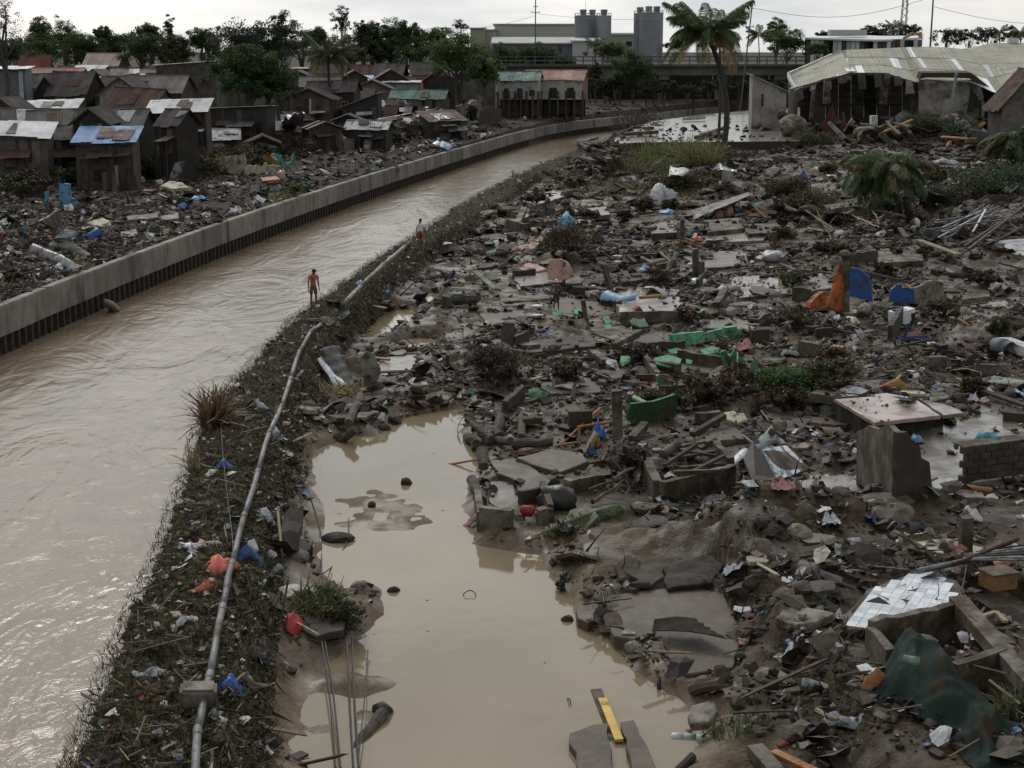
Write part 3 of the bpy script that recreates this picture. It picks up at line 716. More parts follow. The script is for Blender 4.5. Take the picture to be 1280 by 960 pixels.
def lump_bag(name,label,cat,px,py,r,mat,sq=(1,.8,.55),group=None):
 rnd = newrnd(); p = G(px,py); bm = bmesh.new(); bmesh.ops.create_icosphere(bm,subdivisions=3,radius=1); ph = rnd.uniform(0,60)
 co = np.array([v.co[:] for v in bm.verts])
 nz_ = fbm(co[:,0] * 2.2 + ph,co[:,1] * 2.2 + co[:,2] * 1.7,3); n2 = np.abs(fbm(co[:,0] * 5 + ph,co[:,2] * 5 - co[:,1] * 4,2))
 for v,a,b in zip(bm.verts,nz_,n2): v.co *= 1 + .45 * a - .22 * b; v.co = Vector((v.co.x * sq[0],v.co.y * sq[1],max(v.co.z,-.6) * sq[2]))
 me = bpy.data.meshes.new(name); bm.to_mesh(me); bm.free(); me.materials.append(M[mat])
 me.polygons.foreach_set('use_smooth',[True] * len(me.polygons))
 o = bpy.data.objects.new(name,me); o.location = p + Vector((0,0,r * sq[2] * .45)); o.scale = (r,r,r); o.rotation_euler = (0,0,rnd.uniform(0,6.3)); link(o)
 return tag(o,label,cat,group)
# plants
def proto_blade(bend=.5,w=.05,seg=3):
 vs = []; fs = []
 for i in range(seg + 1):
  f = i / seg; ww = w * (1 - f * .85)
  vs += [(-ww,bend * f * f,f * (1 - .35 * bend * f)),(ww,bend * f * f,f * (1 - .35 * bend * f))]
 for i in range(seg): fs.append((2 * i,2 * i + 1,2 * i + 3,2 * i + 2))
 return np.array(vs,float),np.array(fs)
BLADES = [proto_blade(.3),proto_blade(.7),proto_blade(1.1,.06)]
LEAFQ = (np.array([(-.5,0,0),(0,-.28,.06),(.5,0,-.04),(0,.28,.06)],float),np.array([(0,1,2,3)]))
LEAF2 = (np.array([(-.55,0,0),(-.05,-.22,.1),(.55,0,-.12),(.02,.24,.1)],float),np.array([(0,1,2,3)]))
def arr_mesh(name,protos,pick,pos,Mx,S_,tint,mat):
 Vs = []; Fs = []; Ts = []; off = 0
 for i,(pv,pf) in enumerate(protos):
  k = np.where(pick == i)[0]
  if not len(k): continue
  v = np.einsum('kij,knj->kni',Mx[k],pv[None] * S_[k][:,None,:]) + pos[k][:,None,:]
  f = pf[None] + (np.arange(len(k)) * len(pv))[:,None,None] + off
  Vs.append(v.reshape(-1,3)); Fs.append(f.reshape(-1,pf.shape[1])); Ts.append(np.repeat(tint[k],len(pf),0)); off += len(k) * len(pv)
 return np_mesh(name,np.concatenate(Vs),np.concatenate(Fs),mat,np.concatenate(Ts))
def crown_mesh(seed,rx,ry,rz,clumps,leaves,size,col=(.05,.075,.028),fill=.5,cl=.22,name='crown'):
 """leaves in clumps through an uneven ellipsoid"""
 rng = np.random.default_rng(seed)
 d = rng.normal(size=(clumps,3)); d /= np.linalg.norm(d,axis=1)[:,None]; d[:,2] = np.where(d[:,2] < -.45,-d[:,2],d[:,2])
 r = rng.random(clumps) ** fill * (.72 + .4 * rng.random(clumps))
 cpos = d * r[:,None] * np.array([rx,ry,rz]); crad = (cl * (rx + ry + rz) / 3) * rng.uniform(.55,1.35,clumps)
 K = clumps * leaves; ci = np.repeat(np.arange(clumps),leaves)
 e = rng.normal(size=(K,3)); e /= np.linalg.norm(e,axis=1)[:,None]
 pos = cpos[ci] + e * (crad[ci] * rng.random(K) ** .45)[:,None] * np.array([1.1,1.1,.75])
 Mx = rotm(rng.uniform(0,6.3,K),rng.normal(0,.55,K),rng.normal(0,.55,K))
 s = size * rng.uniform(.6,1.35,K); S_ = np.stack([s,s,s],1)
 ct = rng.uniform(.6,1.45,clumps)[ci] * rng.uniform(.7,1.3,K); hue = rng.uniform(-.15,.25,clumps)[ci]
 tint = np.array(col)[None] * ct[:,None] * np.stack([1 + hue,np.ones(K),1 - .3 * hue],1)
 return arr_mesh(name,[LEAFQ,LEAF2],rng.integers(0,2,K),pos,Mx,S_,tint,T_leaf),cpos
def TREE(name,label,px,py,Y,rx,ry,seed,base_py=None,size=None,col=(.05,.075,.028),clumps=60,leaves=110,fill=.45,cl=.24,trunk=None,zb=None,group='trees beyond the settlements',lean=0,dens=1.0):
 """crown centred on the photo point at distance Y; rx, ry are half sizes in photo pixels"""
 s = Y / F; c = PY(px,py,Y); g = H1(c.x,Y) if zb is None else zb
 rw,rh = rx * s,ry * s
 root = thing(name,label,'tree',(c.x + lean,Y,g),0,group)
 hgt = c.z - g
 size = size or max(.22,s * 2.2)
 me,cp = crown_mesh(seed,rw,rw * .9,rh,clumps,int(leaves * dens),size,col,fill,cl)
 o = bpy.data.objects.new('crown',me); link(o,root); o.location = (-lean,0,hgt)
 rnd = random.Random(seed); m = MB(); tr = trunk or max(.12,min(.5,rh * .07))
 top = Vector((-lean,0,hgt + rh * .1))
 k = 6; pts = [Vector((0,0,-.3)).lerp(top,i / (k - 1)) + Vector((rj(rnd,tr),rj(rnd,tr),0)) * (i > 0) for i in range(k)]
 m.tube(pts,[tr * (1.25 - .95 * i / (k - 1)) for i in range(k)],7)
 order = list(range(len(cp))); rnd.shuffle(order)
 for i in order[:12]:
  e = Vector(cp[i]) + Vector((-lean,0,hgt)); f = rnd.uniform(.45,.85); st = pts[0].lerp(top,f)
  if e.z < st.z - rh * .4: continue
  mid = st.lerp(e,.5) + Vector((0,0,rh * .06)); m.tube([st,mid,e],[tr * .5,tr * .32,tr * .1],5)
 m.build('trunk',M['bark'],root)
 return root
def frond_mesh(seed,L=3.2,droop=1.0,nl=26,lw=.05,ll=.75,col=(.05,.085,.025),rise_=.9,name='frond'):
 """palm frond along +X from the origin: rib and hanging leaflets"""
 rnd = random.Random(seed); m = MB(); pts = []
 for i in range(9):
  f = i / 8; pts.append(Vector((L * f * (1 - .18 * droop * f * f),0,L * (rise_ * .55 * f - droop * .62 * f * f))))
 rc = (.16,.15,.06)
 m.tube(pts,[.035 * (1 - .8 * i / 8) + .006 for i in range(9)],4,tint=rc,cap=False)
 for k in range(nl):
  f = .1 + .9 * k / nl; i = min(7,int(f * 8)); g = f * 8 - i; p = pts[i].lerp(pts[i + 1],g); d = (pts[i + 1] - pts[i]).normalized()
  l = ll * (math.sin(math.pi * (.12 + .8 * f)) ** .7) * rnd.uniform(.8,1.15)
  for sd in (-1,1):
   out = (d * .55 + Vector((0,sd * .85,-.25 - .35 * rnd.random()))).normalized(); dn = Vector((0,0,-1))
   a = p; b = p + out * l * .55; c = b + (out * .6 + dn * .75).normalized() * l * .5
   wv = d * lw; t = rnd.uniform(.6,1.4); cc = tuple(x * t for x in col)
   m.add([a - wv * .4,a + wv * .4,b + wv,b - wv,c],[(0,1,2,3),(3,2,4)],cc)
 return m.mesh(name,T_leaf)
FROND = {}
def frond_get(kind):
 if kind not in FROND:
  sd,L,dr,ri,col = kind
  FROND[kind] = frond_mesh(sd,L,dr,nl=64,rise_=ri,col=col,ll=L * .30,lw=L * .0105)
 return FROND[kind]
def PALM(label,base,crown_px,Y,L,nf=16,col=(.045,.07,.022),seed=1,group=None,bend=0.0,tr=.16,windy=0.0,zb=None,dead=2,name='palm_tree'):
 rnd = random.Random(seed); b = PY(*base,Y); b.z = H1(b.x,Y) if zb is None else zb; c = PY(*crown_px,Y)
 root = thing(name,label,'palm tree',b,0,group); top = c - b
 m = MB(); pts = []; k = 9
 for i in range(k):
  f = i / (k - 1); pts.append(Vector((0,0,-.3)).lerp(top,f) + Vector((bend * math.sin(math.pi * f),0,0)))
 rads = [tr * (1.5 if i == 0 else 1.12 - .35 * i / (k - 1)) for i in range(k)]
 m.tube(pts,rads,9,wob=.05,rnd=rnd); m.build('trunk',M['palm_bark'],root)
 for i in range(nf):
  yaw = 2.4 * i + rj(rnd,.25); lv = i / nf
  dr = (.55,.8,1.05,1.3)[min(3,int(lv * 4))]; ri = (1.75,1.3,.8,.25)[min(3,int(lv * 4))]
  kc = col if i < nf - dead else (.16,.105,.035)
  me = frond_get((i % 4,round(L,2),dr,ri,kc))
  o = bpy.data.objects.new('frond',me); link(o,root); o.location = top
  yaw2 = yaw + windy * math.sin(yaw); o.rotation_euler = (rj(rnd,.25),rj(rnd,.15),yaw2); s = rnd.uniform(.82,1.12); o.scale = (s,s,s)
 return root
def BUSH(name,label,cat,px,py,rx,rz,col,seed,size=.12,clumps=26,leaves=70,group=None,ry=None,dz=.0,fill=.5,stems=True):
 """leafy plant standing at a ground point; rx, rz in metres"""
 p = G(px,py); root = thing(name,label,cat,p,0,group)
 me,cp = crown_mesh(seed,rx,ry or rx,rz,clumps,leaves,size,col,fill,.3,'foliage')
 o = bpy.data.objects.new('foliage',me); link(o,root); o.location = (0,0,rz * .75 + dz)
 if stems:
  m = MB(); rnd = random.Random(seed)
  for i in range(min(10,len(cp))): m.tube([(rj(rnd,.1),rj(rnd,.1),-.1),Vector(cp[i]) * .5 + Vector((0,0,rz * .5)),Vector(cp[i]) + Vector((0,0,rz * .75))],[.03,.02,.008],4)
  m.build('stem',M['bark'],root)
 return root
def TUFT(name,label,cat,px,py,rx,h,col,seed,K=260,ry=None,group=None,lay=.6,wid=1.0):
 """clump of grass, straw or stalks as one countable clump"""
 rng = np.random.default_rng(seed); p = G(px,py); ry = ry or rx
 r = np.sqrt(rng.random(K)); a = rng.uniform(0,6.3,K)
 pos = np.stack([r * np.cos(a) * rx,r * np.sin(a) * ry,np.zeros(K)],1)
 pos[:,2] = H(pos[:,0] + p.x,pos[:,1] + p.y) - p.z - .03
 s = h * rng.uniform(.5,1.25,K); Mx = rotm(rng.uniform(0,6.3,K),rng.normal(0,lay * .5,K),rng.normal(0,lay,K))
 t = np.array(col)[None] * rng.uniform(.55,1.5,K)[:,None] * (1 + rng.normal(0,.08,(K,3)))
 me = arr_mesh(name,BLADES,rng.integers(0,3,K),pos,Mx,np.stack([s * wid,s,s],1),np.clip(t,.004,1),T_leaf)
 o = bpy.data.objects.new(name,me); o.location = p; link(o); return tag(o,label,cat,group)
# people
def skin_obj(name,verts,edges,mat,parent,sub=1,root=0):
 """verts: (co, radius or (rx, ry)); one continuous body grown over joints"""
 me = bpy.data.meshes.new(name); me.from_pydata([v[0] for v in verts],edges,[]); o = bpy.data.objects.new(name,me); link(o,parent)
 sk = o.modifiers.new('skin','SKIN'); sk.use_smooth_shade = True; sk.branch_smoothing = .4
 sv = me.skin_vertices[0].data
 for i,v in enumerate(verts): r = v[1]; sv[i].radius = r if isinstance(r,tuple) else (r,r)
 sv[root].use_root = True
 if sub: s = o.modifiers.new('sub','SUBSURF'); s.levels = s.render_levels = sub
 me.materials.append(mat if not isinstance(mat,str) else M[mat]); return o
def PERSON(label,p,rz,hgt=1.66,shirt=None,shorts='cloth_dark',hair='hair',cap=None,arms=((-.12,.05),(.12,.05)),bow=0.05,headturn=(0,.25),legs=((.03,-.04),(-.05,.06)),sleeves=.5,short_len=.55,pack=None,elbows=(.15,.15)):
 """faces local -Y. arms: (swing out, swing forward) in radians for each arm; legs: (forward, sideways) of each foot in metres"""
 k = hgt / 1.7
 root = thing('person',label,'person',p,rz)
 fwd = Vector((0,-1,0)); V3 = lambda x,y,z: Vector((x * k,y * k,z * k))
 pel = V3(0,0,.93); bowv = lambda d: Vector((0,-math.sin(bow) * d,math.cos(bow) * d)) * k
 waist = pel + bowv(.14); chest = pel + bowv(.34); clav = pel + bowv(.50); neck = pel + bowv(.56);
 hn = headturn[1]; hv = Vector((math.sin(headturn[0]) * .3,-math.sin(bow + hn),math.cos(bow + hn))).normalized() * k
 jaw = neck + hv * .075 + Vector((0,-.02,0)) * k; cra = neck + hv * .155; top = neck + hv * .215
 face = Vector((math.sin(headturn[0]),-math.cos(headturn[0]),-math.sin(hn + bow) * .9)).normalized()
 vs = [(pel,(.125 * k,.095 * k)),(waist,(.112 * k,.082 * k)),(chest,(.135 * k,.092 * k)),(clav,(.085 * k,.065 * k)),(neck,.052 * k),(jaw,.068 * k),(cra,.086 * k),(top,.062 * k),(jaw + face * .088 * k + hv * .03,.016 * k)]
 es = [(0,1),(1,2),(2,3),(3,4),(4,5),(5,6),(6,7),(5,8)]
 joints = {'hand': []}
 sh_v = [(pel + bowv(-.02),(.142 * k,.108 * k)),(waist,(.138 * k,.104 * k)),(chest,(.155 * k,.112 * k)),(clav + bowv(-.01),(.10 * k,.078 * k))]; sh_e = [(0,1),(1,2),(2,3)]
 for si,s in enumerate((-1,1)):
  so_,fo = arms[si]; el_b = elbows[si]
  shd = clav + Vector((s * .175 * k,0,-.035 * k))
  d1 = Vector((s * math.sin(abs(so_) + .06),-math.sin(fo),-math.cos(fo) * math.cos(so_))).normalized()
  elb = shd + d1 * .29 * k
  d2 = (d1 + Vector((-s * .05,-math.sin(el_b) * 1.3,math.sin(el_b) * .35))).normalized(); wr = elb + d2 * .25 * k; palm = wr + d2 * .07 * k
  i0 = len(vs)
  vs += [(shd,.062 * k),(shd.lerp(elb,.5),.048 * k),(elb,.041 * k),(elb.lerp(wr,.45),.039 * k),(wr,(.028 * k,.024 * k)),(palm,(.036 * k,.022 * k))]
  es += [(3,i0),(i0,i0 + 1),(i0 + 1,i0 + 2),(i0 + 2,i0 + 3),(i0 + 3,i0 + 4),(i0 + 4,i0 + 5)]
  fw = Vector((0,-1,0)); sd = Vector((s,0,0))
  for q,ln in ((-.030,.072),(-.010,.085),(.011,.08),(.031,.062)):
   b_ = palm + fw * q * 1.1 * k + d2 * .02 * k; j = len(vs)
   vs += [(b_ + d2 * .03 * k,.010 * k),(b_ + d2 * (.03 + ln * .55) * k - sd * .012 * k,.009 * k),(b_ + d2 * (.03 + ln) * k * .95 - sd * .032 * k,.007 * k)]
   es += [(i0 + 5,j),(j,j + 1),(j + 1,j + 2)]
  j = len(vs); tb = wr + d2 * .035 * k + fw * .03 * k
  vs += [(tb + fw * .012 * k,.012 * k),(tb + fw * .028 * k + d2 * .04 * k,.010 * k)]; es += [(i0 + 4,j),(j,j + 1)]
  q0 = len(sh_v); sh_v += [(shd + Vector((0,0,-.004)),.078 * k),(shd.lerp(elb,sleeves),.066 * k),(shd.lerp(elb,sleeves + .18),.062 * k)]; sh_e += [(3,q0),(q0,q0 + 1),(q0 + 1,q0 + 2)]
 st_v = [(pel + bowv(.10),(.132 * k,.103 * k)),(pel,(.142 * k,.112 * k))]; st_e = [(0,1)]
 for si,s in enumerate((-1,1)):
  fx,sx_ = legs[si]
  hip = pel + V3(s * .088,0,-.06); ank = Vector((s * .095 * k + sx_ * k,-fx * k * 2.2,.085 * k)); knee = hip.lerp(ank,.49) + V3(0,-.035 - abs(fx) * .3,0)
  heel = ank + V3(0,.03,-.05); toe = ank + V3(s * .02,-.145,-.062); i0 = len(vs)
  vs += [(hip,(.088 * k,.088 * k)),(hip.lerp(knee,.55),.073 * k),(knee,.055 * k),(knee.lerp(ank,.35),.056 * k),(ank,.037 * k),(toe.lerp(ank,.45) + V3(0,0,-.015),(.04 * k,.032 * k)),(toe,(.036 * k,.018 * k))]
  es += [(0,i0)] + [(i0 + q,i0 + q + 1) for q in range(6)]
  q0 = len(st_v); st_v += [(hip + V3(s * .01,0,-.03),.106 * k),(hip.lerp(knee,short_len),.096 * k),(hip.lerp(knee,min(1.15,short_len + .4)) if short_len < .8 else hip.lerp(knee,short_len + .3),.088 * k)]; st_e += [(1,q0),(q0,q0 + 1),(q0 + 1,q0 + 2)]
 skin_obj('body',vs,es,'skin',root,1)
 if shirt: skin_obj('shirt',sh_v,sh_e,shirt,root,1)
 skin_obj('shorts',st_v,st_e,shorts,root,1)
 # eyes, mouth, ears, hair
 rt = face.cross(hv).normalized(); ec = cra - hv * .02 + face * .078 * k
 for s in (-1,1):
  for nm,c_,sc_,mt in (('eye',ec + rt * s * .032 * k,(.011,.011,.008),'dark_glass_and_shade'),('ear',cra - hv * .035 + rt * s * .085 * k - face * .005,(.012,.022,.03),'skin')):
   bm = bmesh.new(); bmesh.ops.create_icosphere(bm,subdivisions=1,radius=1)
   for v in bm.verts: v.co = Vector((v.co.x * sc_[0],v.co.y * sc_[1],v.co.z * sc_[2])) * k
   me = bpy.data.meshes.new(nm); bm.to_mesh(me); bm.free(); me.materials.append(M[mt]); o = bpy.data.objects.new(nm,me); o.location = c_; link(o,root)
 MB().box(jaw + face * .071 * k - hv * .008,(.04 * k,.006 * k,.01 * k)).build('mouth',M['dark_red_cloth'],root)
 bm = bmesh.new(); bmesh.ops.create_icosphere(bm,subdivisions=3,radius=1); up = hv.normalized(); rnd = newrnd()
 for v in list(bm.verts):
  if v.co.dot(up) < -.05 - .45 * max(0,-v.co.dot(face)): bm.verts.remove(v)
 for v in bm.verts: v.co *= .106 * k * (1 + rj(rnd,.05))
 mt = M[cap] if cap else M[hair]; me = bpy.data.meshes.new('cap' if cap else 'hair'); bm.to_mesh(me); bm.free(); me.materials.append(mt); me.polygons.foreach_set('use_smooth',[True] * len(me.polygons))
 o = bpy.data.objects.new(me.name,me); o.location = cra + up * .012 * k - face * .01 * k; link(o,root); sdm = o.modifiers.new('thick','SOLIDIFY'); sdm.thickness = .01
 if cap:
  b_ = MB(); c0 = cra + up * .025 * k
  b_.add([c0 + face * .09 * k + rt * .07 * k,c0 + face * .09 * k - rt * .07 * k,c0 + face * .165 * k - rt * .05 * k - up * .02,c0 + face * .165 * k + rt * .05 * k - up * .02],[(0,1,2,3)])
  b_.build('cap_brim',mt,root)
 if pack: pb = MB().box(chest + Vector((0,.15 * k,-.03)),(.28 * k,.15 * k,.4 * k),jit=.02).build('backpack',M[pack],root)
 return root
# shanty houses on the far bank
def panels(root,a,b,c,d,mat,step,rnd,miss=0.0,sagv=0.0,over=.04):
 """roof slope a-b (eave) to d-c (ridge) laid in separate sheets"""
 L = (b - a).length; k = max(1,round(L / step)); nrm = (b - a).cross(d - a).normalized()
 if nrm.z < 0: nrm = -nrm
 for i in range(k):
  if rnd.random() < miss: continue
  u0,u1 = i / k - over / max(L,1) * rnd.random(),(i + 1) / k + over / max(L,1)
  e0,e1 = rj(rnd,.06),rj(rnd,.05); off = nrm * (.015 + .03 * (i % 2) + abs(rj(rnd,.02)))
  q = [a.lerp(b,u0).lerp(d.lerp(c,u0),-.03 + e0),a.lerp(b,u1).lerp(d.lerp(c,u1),-.03 + e0),a.lerp(b,u1).lerp(d.lerp(c,u1),1.02 + e1 * .3),a.lerp(b,u0).lerp(d.lerp(c,u0),1.02 + e1 * .3)]
  n = 6; m = MB(); vs = []
  for v in (0,.5,1):
   for j in range(n * 2 + 1):
    u = j / (n * 2); p = q[0].lerp(q[1],u).lerp(q[3].lerp(q[2],u),v)
    vs.append(p + off + nrm * ((.03 if j % 2 else 0) - sagv * math.sin(math.pi * v)))
  r = n * 2 + 1; fs = [(y * r + x,y * r + x + 1,(y + 1) * r + x + 1,(y + 1) * r + x) for y in range(2) for x in range(r - 1)]
  m.add(vs,fs); m.build('roof_sheet',mat,root)
def HOUSE(label,px,Y,py_eave,wd,dp,rh,kind,roof,wall,rz=0.0,ops=(),group='shanty houses on the opposite bank',seed=0,base=None,over=.35,miss=0.0,step=1.0,name='shanty_house',gable=None,wall2=None):
 if px > 250 and name not in ('end_wing','gabled_house','stilt_house','wrecked_hut'): k_ = 1.36 if Y < 190 else 1.28 if Y < 235 else 1.12; Y *= k_; wd *= k_
 rnd = random.Random(seed * 7 + int(px)); c = PY(px,py_eave,Y); g = H1(c.x,Y + dp / 2) - .15 if base is None else base
 eh = max(1.6,c.z - g); root = thing(name,label,'house',(c.x,Y + dp / 2,g),rz,group)
 hw,hd = wd / 2,dp / 2; wm = M[wall]; V = Vector
 if name in ('shanty_house','wrecked_hut') and Y < 262:                # nothing here stands quite square any more
  root.rotation_euler = (rj(rnd,.025),rj(rnd,.035),rz + rj(rnd,.2))
  for k in range(rnd.choice((1,2,2,3))):
   aw = rnd.uniform(.25,.6) * wd; x_ = rj(rnd,hw - aw / 2); z_ = eh * rnd.uniform(.62,.86); o1 = rnd.uniform(.7,1.6); dz_ = rnd.uniform(.15,.7)
   panels(root,V((x_ - aw / 2,-hd - o1,z_ - dz_ + rj(rnd,.15))),V((x_ + aw / 2,-hd - o1,z_ - dz_ + rj(rnd,.15))),V((x_ + aw / 2,-hd - .02,z_)),V((x_ - aw / 2,-hd - .02,z_)),M[rnd.choice(('rust_tin','old_roof_tin','grey_roof_tin','tin','wood_dark','pale_roof_tin'))],.9,rnd)
   for s_ in (-1,1): MB().tube([(x_ + s_ * aw * .44,-hd - o1 + .1,-.2),(x_ + s_ * aw * .46,-hd - o1 + .1,z_ - dz_)],.06,5).build('awning_post',M['wood_dark'],root)
  for k in range(rnd.choice((1,2,3))):
   w2,h2 = rnd.uniform(.7,1.4),rnd.uniform(1.0,2.2); x_ = rj(rnd,hw); sx = rnd.uniform(-.5,.5); MB().add([V((x_,-hd - .9,.1)),V((x_ + w2,-hd - .8,.1)),V((x_ + w2 + sx,-hd - .1,h2)),V((x_ + sx,-hd - .14,h2 * .9))],[(0,1,2,3)]).build('leaning_sheet',M[rnd.choice(('rust_tin','grey_roof_tin','old_roof_tin','wood_dark','wood','tin'))],root)
 rh = rh * 1.35 if kind in ('gx','gy') else max(rh,1.0) if kind == 'sh' else rh
 rm = M[roof] if isinstance(roof,str) else roof
 # four walls, each a plate
 corners = [V((-hw,-hd,0)),V((hw,-hd,0)),V((hw,hd,0)),V((-hw,hd,0))]
 def plate(p,q,hs,mat_,name_='wall',th=.12):
  t = (q - p).normalized(); n = V((t.y,-t.x,0)); m = MB(); out = [(p,0),(q,0)]
  top = [(q,hs[-1])] + ([((p + q) / 2,hs[1])] if len(hs) == 3 else []) + [(p,hs[0])]
  pl = [V((a.x,a.y,z)) for a,z in out + top]; k = len(pl)
  m.add(pl + [a - n * th for a in pl],[tuple(range(k)),tuple(range(k,2 * k))[::-1]] + [(i,(i + 1) % k,k + (i + 1) % k,k + i)[::-1] for i in range(k)]); return m.build(name_,mat_,root)
 ins = .13
 fz = {'gx': ((eh,eh),(eh,eh + rh,eh),(eh,eh),(eh,eh + rh,eh)),'gy': ((eh,eh + rh,eh),(eh,eh),(eh,eh + rh,eh),(eh,eh)),'sh': ((eh,eh),(eh,eh + rh),(eh + rh,eh + rh),(eh + rh,eh)),'sl': ((eh,eh + rh),(eh + rh,eh + rh),(eh + rh,eh),(eh,eh)),'flat': ((eh,eh),) * 4}[kind]
 for i in range(4):
  p,q = corners[i],corners[(i + 1) % 4]; t = (q - p).normalized()
  if i % 2: p,q = p + t * ins,q - t * ins
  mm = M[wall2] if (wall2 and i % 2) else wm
  plate(p,q,fz[i],mm)
 o_ = over; s = rh / max(.1,hd if kind == 'gx' else hw)
 E = eh + .03
 for k in range(rnd.choice((1,2,3)) if kind in ('gx','sh') and Y < 262 else 0):   # loose sheets patched over the roof
  pw,u_ = rnd.uniform(.7,1.6),rnd.uniform(-.8,.4) * hw; run = hd if kind == 'gx' else 2 * hd; v0,v1 = rnd.uniform(0,.4),rnd.uniform(.55,.95); h_ = lambda v: E + rh * v + .13
  panels(root,V((u_,-hd + run * v0,h_(v0))),V((u_ + pw,-hd + run * v0,h_(v0))),V((u_ + pw + rj(rnd,.3),-hd + run * v1,h_(v1))),V((u_ + rj(rnd,.3),-hd + run * v1,h_(v1))),M[rnd.choice(('rust_tin','grey_roof_tin','old_roof_tin','tin','pale_roof_tin','rust_tin'))],3,rnd)
 if kind == 'gx':
  panels(root,V((-hw - o_,-hd - o_,E - s * o_)),V((hw + o_,-hd - o_,E - s * o_)),V((hw + o_,0,E + rh)),V((-hw - o_,0,E + rh)),rm,step,rnd,miss)
  panels(root,V((hw + o_,hd + o_,E - s * o_)),V((-hw - o_,hd + o_,E - s * o_)),V((-hw - o_,0,E + rh)),V((hw + o_,0,E + rh)),rm,step,rnd,miss)
  MB().tube([(-hw - o_,0,E + rh + .06),(hw + o_,0,E + rh + .06)],.09,6).build('ridge_cap',rm,root)
 elif kind == 'gy':
  panels(root,V((-hw - o_,hd + o_,E - s * o_)),V((-hw - o_,-hd - o_,E - s * o_)),V((0,-hd - o_,E + rh)),V((0,hd + o_,E + rh)),rm,step,rnd,miss)
  panels(root,V((hw + o_,-hd - o_,E - s * o_)),V((hw + o_,hd + o_,E - s * o_)),V((0,hd + o_,E + rh)),V((0,-hd - o_,E + rh)),rm,step,rnd,miss)
  for sx in (-1,1):
   m = MB(); a,b = V((sx * (hw + o_),-hd - o_ - .02,E - s * o_ - .05)),V((0,-hd - o_ - .02,E + rh - .05)); d = b - a; m.box((a + b) / 2,(d.length,.04,.16),d.to_track_quat('X','Z').to_matrix()); m.build('barge_board',M['wood_dark'],root)
 elif kind in ('sh','flat'):
  r2 = rh if kind == 'sh' else .12
  panels(root,V((-hw - o_,-hd - o_,E - .05)),V((hw + o_,-hd - o_,E - .05)),V((hw + o_,hd + o_,E + r2 + .05)),V((-hw - o_,hd + o_,E + r2 + .05)),rm,step,rnd,miss)
  MB().box((0,-hd - o_ + .03,E - .13),(wd + 2 * o_,.05,.13)).build('eave_board',M['wood_dark'],root)
 else:
  panels(root,V((-hw - o_,hd + o_,E)),V((-hw - o_,-hd - o_,E)),V((hw + o_,-hd - o_,E + rh)),V((hw + o_,hd + o_,E + rh)),rm,step,rnd,miss)
 if Y < 262 and name in ('shanty_house','wrecked_hut'):   # patched cladding boards and sheets on the front
  x_ = -hw
  while x_ < hw - .4:
   bw = rnd.uniform(.28,.75); bw = min(bw,hw - x_)
   if rnd.random() < .8 and not any(abs(-hw + o2[0] * wd - x_ - bw / 2) < (o2[2] + bw) / 2 for o2 in ops):
    z0,z1 = rnd.choice(((.1,eh * .55),(eh * .5,eh - .05),(.1,eh - .06))); MB().box((x_ + bw / 2,-hd - .03 - .02 * rnd.random(),(z0 + z1) / 2),(bw - .04,.04,z1 - z0),Euler((0,rj(rnd,.03),0)).to_matrix()).build('wall_board',M[rnd.choice(('shack_wall','shack_wall_dark','shack_wall_grey','rust_tin','wood_dark','old_roof_tin','wood','shack_wall_grey','grey_roof_tin','shack_wall_pale' if rnd.random() < .4 else 'wood'))],root)
   x_ += bw
 for u,z,w_,h_,k_ in ops:
  x = -hw + u * wd
  if k_ == 'door':
   d_ = MB().box((x,-hd - .01,h_ / 2 + z),(w_,.07,h_)).build('door',M['wood_dark'],root)
   MB().box((x + w_ * .36,-hd - .07,h_ / 2 + z),(.06,.06,.12)).build('handle',M['steel'],d_)
  elif k_ == 'hole':
   MB().box((x,-hd - .008,z + h_ / 2),(w_,.05,h_)).build('opening_shade_plate',M['dark_glass_and_shade'],root)  # flat dark plate on the wall, its colour stands for the unlit inside
  else:
   f = MB()
   for q,dd in (((x,-hd - .03,z),(w_ + .12,.09,.08)),((x,-hd - .03,z + h_),(w_ + .12,.09,.08)),((x - w_ / 2,-hd - .03,z + h_ / 2),(.08,.09,h_ - .09)),((x + w_ / 2,-hd - .03,z + h_ / 2),(.08,.09,h_ - .09)),((x,-hd - .03,z + h_ / 2),(.05,.07,h_ - .09))): f.box(q,dd)
   fo = f.build('window',M['wood_pale' if k_ == 'winp' else 'wood_dark'],root); MB().box((x,-hd - .008,z + h_ / 2),(w_ - .08,.03,h_ - .08)).build('pane',M['dark_glass_and_shade'],fo)
 return root
OLD,GREY,RUST,PALE = 'old_roof_tin','grey_roof_tin','rust_tin','pale_roof_tin'
HOUSE('breeze block hut with white tin roof, cut by the picture edge',18,138,171,4.6,4,.8,'sh',PALE,'shack_wall_grey',ops=[(.3,0,.9,1.8,'hole')],seed=1)
HOUSE('low wide hut under a patched pale grey tin roof, in the front row of houses',76,144,172,6.6,6.5,1.7,'gx',GREY,'shack_wall_dark',rz=.1,seed=2,ops=[(.55,.8,.9,.8,'hole')])
HOUSE('brown tin roofed hut abutting the pale patched roof, blunt gable to the river',38,151,166,6.5,6,1.5,'gx',OLD,'shack_wall_dark',rz=.12,seed=3)
HOUSE('muddy block house with blue-edged lean-to roof and a dark window',127,138,178,4.8,4.2,.5,'sh','blue_roof','shack_wall',seed=4,ops=[(.42,.9,1.2,1.1,'hole'),(.92,1.1,.5,1.0,'win')],rz=-.08)
HOUSE('small cabin with dark boards rising behind the blue-edged lean-to',117,144,152,3.2,3,.9,'gy',OLD,'shack_wall_dark',seed=5)
